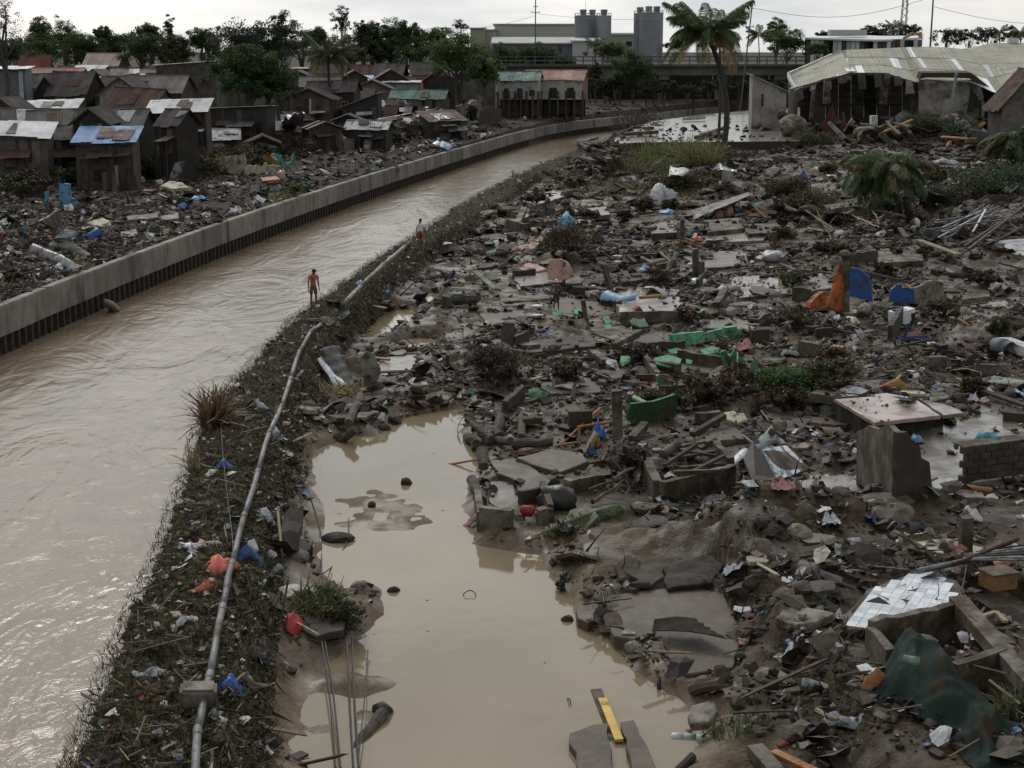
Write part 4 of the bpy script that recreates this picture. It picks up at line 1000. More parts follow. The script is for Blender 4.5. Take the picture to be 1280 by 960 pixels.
HOUSE('hut with ribbed grey tin gable and a brown plank end wall',150,150,157,4.6,3.6,1.0,'gx',GREY,'shack_wall_dark',rz=-.15,seed=6,ops=[(.75,.6,1.0,1.2,'win')])
HOUSE('tall shack with red-brown tin gable roof and board walls',166,170,138,6.6,5,1.6,'gx','rust_tin','shack_wall',rz=-.35,seed=7,wall2='shack_wall_grey',ops=[(.3,1,.8,1,'hole')])
HOUSE('tiny hut with striped tin roof next to the tree-trunk drift',218,148,155,2.2,3,.9,'gx',OLD,'shack_wall_dark',rz=-.3,seed=8)
HOUSE('shed with bright ribbed tin sheets and one dark sheet',60,172,139,5.4,4,.7,'sh',PALE,'shack_wall',rz=.1,seed=9,miss=.0)
HOUSE('corner hut with dark tin gable under a grey wall',5,165,139,4,4,1,'gy',OLD,'shack_wall',seed=10)
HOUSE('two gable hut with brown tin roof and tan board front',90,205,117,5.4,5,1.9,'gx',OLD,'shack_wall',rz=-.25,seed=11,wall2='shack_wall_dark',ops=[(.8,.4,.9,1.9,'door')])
HOUSE('steep dark gabled hut beside the tan two gable hut',57,207,119,3.4,5,1.7,'gy',OLD,'shack_wall_dark',seed=12,ops=[(.5,1,.7,.9,'win')])
HOUSE('hut with low white washed front under a broad dark gable',152,204,119,6.4,6,1.7,'gy',OLD,'shack_wall_pale',seed=13,ops=[(.2,.2,.8,1.9,'hole'),(.75,.9,.9,.9,'win')],over=.6)
HOUSE('long grey tin roofed house with a pale shutter',192,214,114,8.2,6,1.4,'gx',GREY,'shack_wall',seed=14,rz=-.12,ops=[(.7,.9,2.6,1.4,'win')])
HOUSE('box house clad in blue grey corrugated iron',11,200,86,3.4,4,.25,'flat','tin','bluegrey_wall',seed=15,base=.4,ops=[(.2,2.6,.8,.9,'hole')])
HOUSE('hut under a long salmon coloured tin roof',62,270,95,10,5,.9,'gx','salmon_roof','shack_wall',seed=16)
HOUSE('hut with a dark slate coloured roof below the salmon roof',63,236,107,9.5,5,1.2,'gx',OLD,'shack_wall_dark',seed=17,rz=.05)
HOUSE('house with a maroon hipped roof among the trees',36,300,88,6,6,2,'gx','red_roof','shack_wall',seed=18,rz=.2)
HOUSE('house with a dusty pink gable roof under the mango trees',128,320,82,7,6,1.7,'gx','pink_tile','shack_wall',seed=19,rz=-.15)
HOUSE('hut with a bright bluish tin roof in the middle rows',108,285,90,5,4,.6,'sh',PALE,'shack_wall',seed=20)
HOUSE('row hut with wide flat grey roof behind the long grey house',172,255,97,9,5,.9,'gx',GREY,'shack_wall',seed=21)
HOUSE('two storey bare concrete house with yellowed roof edge',232,232,82,8.5,7,.6,'sl','cream_paint','shack_wall',seed=22,base=.6,ops=[(.62,2.2,1.0,.6,'hole'),(.3,2.2,.8,.6,'hole')],name='concrete_house',group='concrete houses')
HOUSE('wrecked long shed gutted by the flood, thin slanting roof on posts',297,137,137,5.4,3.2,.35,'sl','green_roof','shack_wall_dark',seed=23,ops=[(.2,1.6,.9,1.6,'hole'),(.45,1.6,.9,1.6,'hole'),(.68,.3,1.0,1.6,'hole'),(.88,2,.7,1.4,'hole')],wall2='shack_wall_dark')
HOUSE('pale tin roofed shed half hidden by the big leafy tree',222,158,140,5.6,3,.6,'sh',PALE,'shack_wall_dark',seed=24)
HOUSE('board cabin on stilts with splayed brown roof',388,166,123,5,4,1.0,'gy',OLD,'shack_wall',seed=25,rz=-.1,ops=[(.3,2.6,.8,.9,'win'),(.7,2.2,.7,1.5,'hole')])
HOUSE('upper cabin with dark tin roof and a mint coloured corner panel',416,172,114,5.2,4,1.0,'gx',OLD,'shack_wall_dark',seed=26,rz=-.25,ops=[(.8,2.8,.9,1.1,'winp')])
HOUSE('hut with grey tin roof falling steeply to the river side',452,165,134,3.6,5.5,1.8,'sl',GREY,'shack_wall_dark',seed=27,rz=.15,ops=[(.5,.2,1.0,1.9,'hole')])
HOUSE('narrow whitewashed plank cabin with dark streaks',478,172,137,2.8,4,1.0,'gx',OLD,'shack_wall_pale',seed=28,ops=[(.3,.6,.6,1.5,'hole'),(.75,1.2,.5,.7,'win')])
HOUSE('house with moss grey gable roof above the narrow cabin',465,205,112,5.4,5,1.1,'gy',GREY,'shack_wall_grey',seed=29,ops=[(.3,1.0,.8,.9,'win'),(.7,1.0,.8,.9,'win')])
HOUSE('small white concrete house with flat white roof and orange side',501,212,103,4.6,4.2,.2,'flat','white_paint','shack_wall_pale',seed=30,ops=[(.38,1.6,.8,1.0,'win'),(.86,1.6,.7,.9,'win')],wall2='brick_red',name='concrete_house',group='concrete houses')
HOUSE('grey concrete house with dull green roof and twin windows',524,186,123,6.2,5,.9,'gx','green_roof','shack_wall_grey',seed=31,rz=-.15,ops=[(.62,2.2,.5,1.3,'hole'),(.82,2.2,.5,1.3,'hole')],name='concrete_house',group='concrete houses')
HOUSE('bright blue hut with barred window and broken brown roof',509,168,146,4.4,3.6,1.0,'gx',RUST,'blue_wall',seed=32,rz=.08,ops=[(.34,1.1,1.5,.9,'win'),(.8,.2,.7,1.8,'hole')],miss=.2)
HOUSE('hut with mint green front next to the bright blue hut',534,169,152,2.4,3,.5,'sh',RUST,'mint_paint',seed=33)
HOUSE('house with rust and teal patched roof behind the green roof',548,222,111,6,5,1.2,'gx','rust_tin','shack_wall_grey',seed=34,rz=-.2,ops=[(.7,1,.7,1.8,'hole')])
HOUSE('far house with brown hip roof and white veranda awning',450,285,94,7,5,1.4,'gx',RUST,'shack_wall_pale',seed=35)
HOUSE('far house with long white tin roof',508,285,95,9,4,.5,'sh',PALE,'shack_wall',seed=36)
HOUSE('far shack under a sky blue tarpaulin roof',446,250,103,4,4,.6,'sh','light_blue','shack_wall',seed=37)
HOUSE('pavilion with pale green hipped roof in the trees',486,335,84,5.6,5,1.6,'gx','green_roof','shack_wall_dark',seed=38,name='pavilion',group='concrete houses')
HOUSE('hut with pale gable wall beside the leafy tree',603,255,118,5,4,1.3,'gy',OLD,'shack_wall_pale',seed=39,ops=[(.6,.8,.9,.8,'win')])
HOUSE('low hut with small orange roof near the trees',552,262,100,4,4,.8,'gx','salmon_roof','brick_red',seed=40)
HOUSE('grey hut squeezed between cabins below the palm',400,205,107,5,4,1.0,'gx',GREY,'shack_wall_grey',seed=41)
HOUSE('long low house with pale roof edge behind the palm',388,270,86,8,5,.4,'flat','cream_paint','shack_wall_dark',seed=42,base=1)
HOUSE('brown tin hut left of the narrow plank cabin',438,190,123,5,4,1.1,'gx',OLD,'shack_wall_dark',seed=43)
HOUSE('hut with wavy grey roof at the settlement back',560,300,90,9,5,.9,'gx',GREY,'shack_wall',seed=44)
HOUSE('two storey house with sea green roof, white upper floor on posts',650,262,100,6.6,6,.9,'gx','green_roof','shack_wall_pale',seed=45,rz=-.12,base=4.1,ops=[(.22,.1,.8,1.7,'hole'),(.55,.1,.9,1.7,'hole'),(.85,.6,.8,.9,'win')],name='stilt_house',group='stilt houses above the flood wall')
HOUSE('two storey house with salmon roof, undercut lower floor',696,266,99,9.6,6,1.0,'gx','salmon_roof','shack_wall_pale',seed=46,rz=-.2,base=4.0,ops=[(.25,.1,.9,1.8,'hole'),(.5,.2,1.2,1.7,'hole'),(.8,.2,1.2,1.7,'hole')],name='stilt_house',group='stilt houses above the flood wall',wall2='brick_red')
rnd_ = random.Random(9)
for i,(hx,hy,lab) in enumerate(((650,262,'sea green roofed'),(696,266,'salmon roofed'))):
 c = PY(hx,150,hy); root = thing('undercroft',f'dark muddy ground floor of broken walls under the {lab} house','undercroft',(c.x,hy + 2.6,H1(c.x,hy + 2)),-.12 - .08 * i,'flooded ground floors'); wd = (6.6,9.6)[i]
 for k in range(8):
  MB().box((-wd / 2 + wd * k / 7,-2.7 + rj(rnd_,.1),2),(.28,.28,4.6),jit=.03).build('post',M['wood_dark' if k % 2 else 'shack_wall'],root)
 for k in range(4): MB().box((-wd / 2 + wd * (k + .6) / 4,-1.2 + rj(rnd_,.4),1.5),(wd * .2,.14,rnd_.uniform(1.8,3.6)),jit=.06).build('wall_fragment',M['shack_wall'],root)
 MB().box((0,.4,2),(wd,.2,4),jit=.03).build('back_wall',M['shack_wall_dark'],root)
# factory, silos and bridge
def simple_block(name,label,cat,px0,px1,py_t,Y,dp,mat,roof,py_b=None,group=None,ops=(),roofh=.5):
 a = PY(px0,py_t,Y); b = PY(px1,py_t,Y); g = 1.0; root = thing(name,label,cat,((a.x + b.x) / 2,Y,g),0,group); w_ = b.x - a.x; h = a.z - g
 MB().box((0,dp / 2,h / 2),(w_,dp,h)).build('wall',M[mat],root)
 o = MB(); o.add([(-w_ / 2 - .5,-.6,h + .02),(w_ / 2 + .5,-.6,h + .02),(w_ / 2 + .5,dp,h + roofh),(-w_ / 2 - .5,dp,h + roofh),(-w_ / 2 - .5,-.6,h + .35),(w_ / 2 + .5,-.6,h + .35),(w_ / 2 + .5,dp,h + roofh + .35),(-w_ / 2 - .5,dp,h + roofh + .35)],[(0,3,2,1),(4,5,6,7),(0,1,5,4),(1,2,6,5),(2,3,7,6),(3,0,4,7)]); o.build('roof',M[roof],root)
 for u,v,ww,hh in ops:
  f = MB().box((-w_ / 2 + u * w_,-.04,v * h),(ww + .3,.1,hh + .3)).build('window',M['steel'],root); MB().box((-w_ / 2 + u * w_,-.1,v * h),(ww,.06,hh)).build('pane',M['dark_glass_and_shade'],f)
 return root
simple_block('factory_building','large beige windowless factory hall behind the trees','factory',618,719,31,505,40,'factory_beige','factory_beige',roofh=.1,group='factory buildings')
simple_block('factory_building','pale factory wing with lean-to white roof and small windows','factory',616,721,55,470,24,'bluegrey_wall','factory_white',roofh=1.8,ops=[(.33,.88,1.6,1.6),(.62,.88,1.4,1.6),(.8,.86,.8,1.8)],group='factory buildings')
simple_block('factory_building','small beige block at the factory side with blue duct','factory',588,606,36,490,10,'factory_beige','factory_beige',roofh=.1,group='factory buildings')
simple_block('factory_building','stepped beige annex between block and factory hall','factory',606,620,38,500,8,'factory_beige','factory_beige',roofh=.1,group='factory buildings')
simple_block('factory_building','beige plant building between the two silo clusters','factory',748,796,43,492,12,'factory_beige','factory_white',roofh=.3,ops=[(.8,.82,1.5,1.2)],group='factory buildings')
simple_block('factory_building','low white roofed plant shed before the silos','factory',716,752,52,466,10,'factory_white','factory_white',roofh=.8,group='factory buildings')
def silo(px,Y,py_t,rpx,label):
 c = PY(px,py_t,Y); r = rpx * Y / F; root = thing('silo',label,'silo',(c.x,Y,1),0,'cement silos at the factory'); h = c.z - 1
 m = MB(); prof = [(r,0)]
 for k in range(1,7): prof += [(r,h * k / 6 - .12),(r * 1.012,h * k / 6 - .1),(r * 1.012,h * k / 6),(r,h * k / 6 + .02)]
 prof += [(r,h + .3),(r * .35,h + r * .22)]
 m.tube([(0,0,z) for _,z in prof],[q for q,_ in prof],20); m.build('shell',M['silo_grey'],root)
 MB().tube([(0,0,h),(0,0,h + 1.1),(0,0,h + 1.8),(0,0,h + 2.1)],[.9,.9,1.1,.9],10).build('filter_cap',M['silo_grey'],root)
 m = MB()
 for k in range(14):
  a = 6.283 * k / 14; m.tube([(r * 1.0 * math.cos(a),r * math.sin(a),h),(r * math.cos(a),r * math.sin(a),h + 1)],.04,4)
  b_ = 6.283 * (k + 1) / 14; m.tube([(r * math.cos(a),r * math.sin(a),h + 1),(r * math.cos(b_),r * math.sin(b_),h + 1)],.04,4)
 m.build('railing',M['steel'],root)
silo(729,480,21,10.5,'grey cement silo at the outer end of the three silo cluster'); silo(740.5,486,21,10,'grey cement silo in the middle of the three silo cluster'); silo(755,480,21,9,'grey cement silo of the cluster of three, next to the beige plant')
silo(800,480,18,7.5,'slim grey cement silo facing the beige plant'); silo(811,474,17,11,'stout grey cement silo in front of its twin cluster'); silo(821,484,17,8,'grey cement silo at the palm end of the twin cluster')
def bridge():
 Y = 338; x0,x1 = PY(560,90,Y).x,PY(1040,90,Y).x; zt = PY(800,80,Y).z; zb = PY(800,94,Y).z
 root = thing('road_bridge','long grey concrete road bridge with railings across the river','bridge',((x0 + x1) / 2,Y,0),0); cx = (x0 + x1) / 2
 L = x1 - x0
 MB().box((0,4,zt - .3),(L,9,.55)).build('deck',M['bridge_concrete'],root)
 for k in range(4):
  MB().box((0,.6 + k * 2.2,(zt - .6 + zb) / 2),(L - .6,.5,zt - zb - .62)).build('girder',M['bridge_concrete'],root)
 zr = PY(800,71,Y).z
 for yy in (-.35,):
  for zz in (zr,zr - .75): MB().box((0,yy,zz),(L,.16,.22)).build('rail',M['bridge_concrete'],root)
  k = 0
  while k * 2.0 < L: MB().box((-L / 2 + k * 2.0,yy,(zr + zt) / 2 - .06),(.22,.2,zr - zt + .1)).build('railing_post',M['bridge_concrete'],root); k += 1
 for px in (690,760,830,903,975):
  x = PY(px,100,Y).x - cx
  MB().box((x,4,zb / 2 - 1.6),(1.3,6.5,zb + 2.4)).build('pier',M['bridge_concrete'],root)
  MB().box((x,4,zb - .55),(2.2,8.2,.9)).build('pier_cap',M['bridge_concrete'],root)
bridge()
a = PY(660,110,356);
mb = MB().box((0,0,0),(70,3,8)); o = mb.build('bridge_shade_backdrop',M['shack_wall_dark'],loc=(PY(905,110,352).x,352,3.2)); tag(o,'plain dark abutment in the shade under the bridge','backdrop')  # dark block behind the piers paints the shade below the deck
# warehouse wrecked by the flood
def warehouse():
 V = Vector; Y0 = 205.0
 root = thing('warehouse','big flood wrecked warehouse with sagging cream tin roof and torn open front','warehouse',PY(1120,170,Y0) * 1.0,0); root.location.z = 0; base = V(root.location)
 def q(x,y,d): return PY(x,y,Y0 + d) - base
 # eave line as it sags and ridge line behind it
 eave = [(985,112,6),(1040,97,2),(1066,91,0),(1106,91,0),(1122,96,0),(1146,103,0),(1158,99,0),(1185,102,-1),(1215,103,-2),(1245,117,-5),(1262,109,-9),(1300,88,-14)]
 ridge = [(1047,64,26),(1053,64,26),(1058,63.5,26),(1090,62,26),(1105,61.5,26),(1125,60.5,26),(1135,60,26),(1150,59.5,26),(1180,60,25),(1210,63,24),(1240,67,22),(1310,74,18)]
 rnd = random.Random(3); n = 46
 def at(L,u):
  s = u * (len(L) - 1); i = min(len(L) - 2,int(s)); f = s - i; return tuple(L[i][k] * (1 - f) + L[i + 1][k] * f for k in range(3))
 for i in range(n):
  u0,u1 = i / n,(i + 1) / n - .0006
  e0,e1,r0,r1 = q(*at(eave,u0)),q(*at(eave,u1)),q(*at(ridge,u0)),q(*at(ridge,u1))
  rows = 3
  for k in range(rows):
   v0,v1 = k / rows,(k + 1) / rows + .015
   nn = (e1 - e0).cross(r0 - e0).normalized(); nn = nn if nn.z > 0 else -nn
   vs = []; m = MB()
   for v in (v0,(v0 + v1) / 2,v1):
    for j in range(7):
     u = j / 6; p = e0.lerp(e1,u).lerp(r0.lerp(r1,u),min(1,v)); vs.append(p + nn * ((.05 if j % 2 else 0) + .05 * k + rj(rnd,.01)) + V((0,0,-.25 * math.sin(math.pi * v) * (.4 + .15 * math.sin(i * .7)))))
   fs = [(y * 7 + x,y * 7 + x + 1,(y + 1) * 7 + x + 1,(y + 1) * 7 + x) for y in range(2) for x in range(6)]
   sky_ = (i,k) in ((17,1),(18,1),(24,2),(25,2),(26,1),(33,1),(36,0),(37,0),(39,1))
   white = (i in (5,6,7) and k < 2) or (i in (8,9,10) and k == 0 and i % 2)
   m.add(vs,fs).build('skylight_panel' if sky_ else 'roof_sheet',M['skylight' if sky_ else ('white_clean' if white else 'warehouse_roof')],root)
 # folded end slope and its torn eave
 A,B_,Cc,D = q(995,113,5),q(1066,91,0),q(1052,65,26),q(985,93,16)
 for i in range(10):
  a,b = i / 10,(i + 1) / 10
  p = [A.lerp(B_,a),A.lerp(B_,b),D.lerp(Cc,b),D.lerp(Cc,a)]
  m = MB(); vs = []
  for v in (0,.5,1):
   for j in range(5): u = j / 4; vs.append(p[0].lerp(p[1],u).lerp(p[3].lerp(p[2],u),v) + V((0,0,(.07 if j % 2 else 0) + .1)))
  m.add(vs,[(y * 5 + x,y * 5 + x + 1,(y + 1) * 5 + x + 1,(y + 1) * 5 + x) for y in range(2) for x in range(4)]).build('roof_sheet',M['warehouse_roof'],root)
 def strip(pts,w_,t_,mat,nm):
  for a,b in zip(pts[:-1],pts[1:]):
   d = b - a; MB().box((a + b) / 2,(d.length,t_,w_),d.to_track_quat('X','Z').to_matrix(),jit=.02).build(nm,M[mat],root)
 strip([q(985,94,15),q(1018,80,20),q(1040,70,25)],.7,.3,'white_paint','roof_flashing')
 strip([q(1052,66,25.5),q(1058,82,12),q(1064,90,.5)],.25,1.0,'white_clean','ridge_flashing')
 strip([q(985,94,14),q(990,104,9),q(996,114,5)],.5,.25,'white_paint','gable_flashing')
 strip([q(996,114,4.8),q(1030,100,2.8),q(1066,92.5,-.3),q(1106,92.5,-.3),q(1122,97.5,-.3),q(1144,104,-.3)],.3,.2,'tin_dark','eave_gutter')
 # inside: back wall sheets, trusses, posts
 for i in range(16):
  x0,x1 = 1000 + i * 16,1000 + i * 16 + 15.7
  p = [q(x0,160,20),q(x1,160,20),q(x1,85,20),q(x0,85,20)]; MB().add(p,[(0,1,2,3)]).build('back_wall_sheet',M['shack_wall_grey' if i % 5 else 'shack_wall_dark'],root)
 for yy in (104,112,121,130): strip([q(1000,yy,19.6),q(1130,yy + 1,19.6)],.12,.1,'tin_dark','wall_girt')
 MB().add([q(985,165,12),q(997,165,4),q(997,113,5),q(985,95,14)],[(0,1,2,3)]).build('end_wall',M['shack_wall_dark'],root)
 for x0,y0,x1,y1,w_ in ((1033,130,1034,98,1.0),(1103,130,1107,93,1.1),(1141,160,1142,104,.8),(1223,158,1225,106,1.1),(1013,150,1018,105,.5)):
  a,b = q(x0,y0,.8),q(x1,y1,.8); d = b - a; MB().box((a + b) / 2,(w_ * .8,w_ * .8,d.length),d.to_track_quat('Z','Y').to_matrix(),jit=.05).build('column',M['concrete'],root)
 # surviving front wall with streaks, cracked off corner
 pl = [(1149,165),(1148,150),(1149,120),(1149,99),(1170,101),(1200,102),(1213,106),(1211,125),(1208,142),(1207,165)]
 f = [q(x,y,-1) for x,y in pl]; bk = [v + V((0,.45,0)) for v in f]; k = len(f)
 MB().add(f + bk,[tuple(range(k))[::-1],tuple(range(k,2 * k))] + [(i,(i + 1) % k,k + (i + 1) % k,k + i) for i in range(k)]).build('front_wall',M['warehouse_wall'],root)
 f = [q(x,y,-1.5) for x,y in ((1149,99),(1152,91),(1175,91),(1213,91),(1220,95),(1236,108),(1245,117),(1244,120),(1228,108),(1212,98),(1180,97),(1158,97))]; bk = [v + V((0,1.6,.2)) for v in f]; k = len(f)
 MB().add(f + bk,[tuple(range(k))[::-1],tuple(range(k,2 * k))] + [(i,(i + 1) % k,k + (i + 1) % k,k + i) for i in range(k)]).build('torn_roof_edge',M['wood_dark'],root)
 for i in range(5): strip([q(1213 + i * 3,108 + i * 5,0),q(1226 + i,103 + i * 6,-.6)],.6,.06,'tin','loose_cladding')
 MB().add([q(1228,160,3),q(1290,160,-6),q(1290,100,-6),q(1246,118,0),q(1226,106,3)],[(0,1,2,3,4)]).build('side_wall',M['shack_wall_dark'],root)
 for i in range(16):                                   # torn sheets and rafters dangling from the eave
  x0 = 998 + i * 15 + rj(rnd,5); yt = 113 - 22 * min(1,max(0,(x0 - 996) / 70)) if x0 < 1066 else 92 + max(0,x0 - 1106) * .3; l_ = rnd.uniform(6,26); w_ = rnd.uniform(3,11)
  MB().add([q(x0,yt,-.6),q(x0 + w_,yt + rj(rnd,1),-.6),q(x0 + w_ + rj(rnd,4),yt + l_ * rnd.uniform(.6,1),-1.2),q(x0 + rj(rnd,3),yt + l_,-1.0)],[(0,1,2,3)]).build('dangling_sheet',M[rnd.choice(('tin_dark','rust_tin','warehouse_wall','shack_wall','grey_roof_tin'))],root)
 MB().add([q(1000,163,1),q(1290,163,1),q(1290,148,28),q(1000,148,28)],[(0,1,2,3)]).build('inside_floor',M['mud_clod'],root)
warehouse()
# the hall roof behind, the white roofed market hall, the pale end wing, the small teal gabled house
def back_hall():
 Y = 262; V = Vector; c = PY(1240,70,Y); root = thing('warehouse','second cream roofed warehouse behind the wrecked one','warehouse',(c.x,Y,0),0); b = V(root.location)
 q = lambda x,y,d: PY(x,y,Y + d) - b
 L1 = [(1178,66),(1200,62),(1222,58),(1240,54),(1262,54),(1320,53)]
 for i in range(20):
  u0,u1 = i / 20,(i + 1) / 20
  def at(u): s = u * 5; k = min(4,int(s)); f = s - k; return tuple(L1[k][j] * (1 - f) + L1[k + 1][j] * f for j in (0,1))
  a,d = at(u0),at(u1); m = MB(); vs = []
  for v in (0,1):
   for j in range(5):
    u = j / 4; x = a[0] + (d[0] - a[0]) * u; y = a[1] + (d[1] - a[1]) * u; vs.append(q(x + (1 - v) * 25,88 - 0 * v if v == 0 else y,-6 + 26 * v) + V((0,0,.06 * (j % 2))))
  m.add(vs,[(j,j + 1,6 + j,5 + j) for j in range(4)]).build('roof_sheet',M['warehouse_roof'],root)
 MB().box(q(1266,53,20) + V((0,0,.3)),(1.6,1.2,.9)).build('roof_vent',M['white_clean'],root)
 MB().box(V((8,2,3)),(26,.3,6)).build('wall',M['shack_wall'],root)
back_hall()
def market():
 Y = 330; V = Vector; c = PY(1080,60,Y); root = thing('market_hall','low market hall with bright white roof, dark gaps along its wall','hall',(c.x,Y,0),0); b = V(root.location)
 q = lambda x,y,d: PY(x,y,Y + d) - b
 f = [q(1006,49,0),q(1100,52,0),q(1154,49,2),q(1150,46.5,22),q(1086,44,22),q(1020,47,22)]
 MB().add(f + [v + V((0,0,.35)) for v in f],[tuple(range(6))[::-1],tuple(range(6,12))] + [(i,(i + 1) % 6,6 + (i + 1) % 6,6 + i) for i in range(6)]).build('roof',M['white_clean'],root)
 for i in range(26):
  x = 1008 + i * 5.6
  if i % 9 in (4,5): continue
  a,d = q(x,49.5,.6),q(x + 5,49.5,.6); MB().add([V((a.x,a.y,0)),V((d.x,d.y,0)),d,a],[(0,1,2,3)]).build('wall_panel',M[('factory_white','shack_wall_grey','shack_wall')[i % 3 if i > 16 else 0 if i % 4 else 2]],root)
 MB().add([q(1006,90,3),q(1150,90,3),q(1150,50,3),q(1006,49,3)],[(0,1,2,3)]).build('gap_shade_sheet',M['dark_glass_and_shade'],root)  # near-black sheet: the unlit hall behind the gaps, put in as colour
 MB().box(q(1059,41,12),(7.6,3,1.2),jit=.05).build('roof_tank_housing',M['factory_white'],root)
market()
o = MB().box((0,0,0),(1.6,.8,.5),Euler((0,-.5,0)).to_matrix()).box((1.6,0,.55),(1.8,.8,.4),Euler((0,.1,0)).to_matrix()).box((2.6,0,.3),(.5,.9,1.1)).build('excavator_boom',M['plyboard'],loc=PY(1134,45.5,326)); tag(o,'orange excavator arm showing over the white market hall roof','excavator arm')
o = HOUSE('pale end wing with cream roof at the side of the wrecked warehouse',967,206,94,4.3,9,-2.2,'sl','warehouse_roof','warehouse_wall',seed=60,rz=-.1,name='end_wing',group='warehouse buildings',ops=[(.3,3.6,.3,1.6,'hole')])
HOUSE('small house with red brown gable and teal gable wall by the warehouse',1290,176,130,6.4,5,2.7,'gy','rust_tin','shack_wall_grey',seed=61,name='gabled_house',group='warehouse buildings',over=.7,ops=[(.25,.2,1.6,1.9,'hole'),(.7,.2,1.4,1.9,'hole')])
# poles and masts
def POLE(label,base,top,Y,r,group='utility poles on the skyline',arm=None,cat='utility pole'):
 a,b = PY(*base,Y),PY(*top,Y); a.z = max(0,H1(a.x,Y)); root = thing('utility_pole',label,cat,a,0,group)
 MB().tube([(0,0,-.5),b - a],[r,r * .6],8).build('pole',M['steel'],root)
 if arm:
  for f,w_ in arm: p = (b - a) * f; MB().box(p,(w_,.15,.15)).build('crossarm',M['wood_dark'],root); [MB().tube([p + Vector((s * w_ * .42,0,.07)),p + Vector((s * w_ * .42,0,.4))],.07,6).build('insulator',M['pale_plastic'],root) for s in (-1,0.1,1)]
 return root
POLE('tall grey pole rising before the factory hall',(669,60),(669.5,-8),440,.22,arm=[(.80,2.4),(.86,1.2)])
POLE('dark leaning pole behind the tall palm',(927,60),(942,-8),300,.17,arm=[(.72,1.6)])
POLE('straight dark pole between the two warehouse roofs',(1161,75),(1167,-8),290,.22)
POLE('thin antenna pole in the big leafy tree',(362,60),(363,18),320,.06)
POLE('thin antenna rod among the silos',(732,30),(732,3),484,.07)
c = PY(1126,50,620); root = thing('lattice_mast','thin lattice radio mast on the skyline','radio mast',(c.x,620,0)); hT = PY(1130,-20,620).z
for sx,sy in ((-1,-1),(1,-1),(1,1),(-1,1)): MB().tube([(sx * 1.3,sy * 1.3,0),(sx * .7 + 1.2,sy * .7,hT)],.16,5).build('leg',M['steel'],root)
m = MB()
for k in range(14): z0,z1 = hT * k / 14,hT * (k + 1) / 14; m.tube([(-1.3 + 1.2 * k / 14,-1.3,z0),(1.2 + 1.2 * k / 14,-1.2,z1)],.09,4); m.tube([(1.3 + 1.2 * k / 14,-1.3,z0),(-1.2 + 1.2 * k / 14,-1.2,z1)],.09,4)
m.build('bracing',M['steel'],root)
def WIRE(label,a,b,sag=1.5,r=.035):
 a,b = PY(*a),PY(*b); m = MB(); m.tube([a.lerp(b,i / 16) - a - Vector((0,0,sag * math.sin(math.pi * i / 16))) for i in range(17)],r,4)
 tag(m.build('power_line',M['cable'],loc=a),label,'power line','overhead wires')
WIRE('thin wire from the factory pole towards the leaning pole',(669.5,17,440),(940,14,300)); WIRE('thin wire sagging from the leaning pole to the dark straight pole',(941,10,300),(1166,-4,290),2.5)
WIRE('thin wire running on from the straight pole past the picture edge',(1166,8,290),(1330,30,330),1.0); WIRE('thin wire from the factory pole across the settlement trees',(668,20,440),(540,34,420))
# trees
GR = (.052,.080,.028); DK = (.036,.060,.023); LT = (.074,.108,.036); OL = (.058,.068,.033)
T = TREE
T('tree','sparse thin leaved tree reaching into the picture corner by the houses',4,35,185,32,52,1,col=(.05,.052,.034),clumps=52,leaves=34,fill=.8,cl=.2)
T('tree','dark green shrubby tree under the sparse corner tree',12,70,260,24,20,2,col=DK)
T('tree','airy light topped tree with domed head over the maroon roof',80,46,330,24,26,3,col=GR,clumps=44,leaves=55,cl=.22)
T('tree','full green mango tree behind the salmon roof',58,66,335,34,22,4,col=LT)
T('tree','rounded dark tree beside the domed airy tree',108,65,330,28,24,5,col=DK)
T('tree','wide dark spreading tree over the dusty pink roof',176,66,315,30,26,6,col=DK,clumps=80)
T('tree','narrow conical tree with tufted spire',213,38,320,7,20,7,col=(.045,.05,.03),clumps=30,leaves=60)
T('tree','bushy grey green tree around the tufted spire',220,66,318,26,24,8,col=OL,clumps=80)
T('tree','low tree mass joining the mango and the spreading tree',140,62,345,16,14,9,col=GR)
T('tree','big dense leafy tree standing among the shanty houses',310,100,200,56,44,10,col=(.038,.066,.024),clumps=190,leaves=80,size=.34,cl=.17,fill=.6,group='big trees inside the settlement')
T('tree','high branching crown of the twin tree behind the dense leafy tree',296,50,206,48,24,11,col=(.036,.042,.028),clumps=60,leaves=60,size=.33,fill=.7,cl=.2,group='big trees inside the settlement')
T('tree','dark upper crown leaning out beside the dense leafy tree',346,52,208,30,34,12,col=(.03,.04,.024),clumps=60,leaves=80,size=.33,group='big trees inside the settlement')
T('tree','leafy lower limb of the dense settlement tree over the roofs',334,108,202,44,34,13,col=(.032,.054,.021),clumps=120,leaves=70,size=.34,cl=.18,fill=.6,group='big trees inside the settlement')
T('tree','tall airy tree with dotted foliage behind the coconut palm',427,30,250,17,24,14,col=(.034,.04,.026),clumps=46,leaves=40,fill=.7,cl=.2)
T('tree','dark tree with pointed tip above the pavilion',464,56,345,13,32,15,col=DK)
T('tree','broad dark tree between the pointed tree and the feathery one',490,58,350,22,32,16,col=DK,clumps=80)
T('tree','feathery mid green tree before the factory block',524,60,350,24,26,17,col=GR)
T('tree','low hazy green tree behind the brown tin hut',440,72,330,22,14,18,col=OL)
T('tree','broad leafy tree in front of the stilt houses, high crooked twig on top',571,78,250,44,38,19,col=LT,clumps=160,leaves=70,size=.36,cl=.17,fill=.6,group='big trees inside the settlement')
T('tree','crooked sparse top branch rising from the broad leafy tree',577,34,251,17,10,20,col=(.03,.034,.022),clumps=16,leaves=26,size=.34,fill=.7,group='big trees inside the settlement')
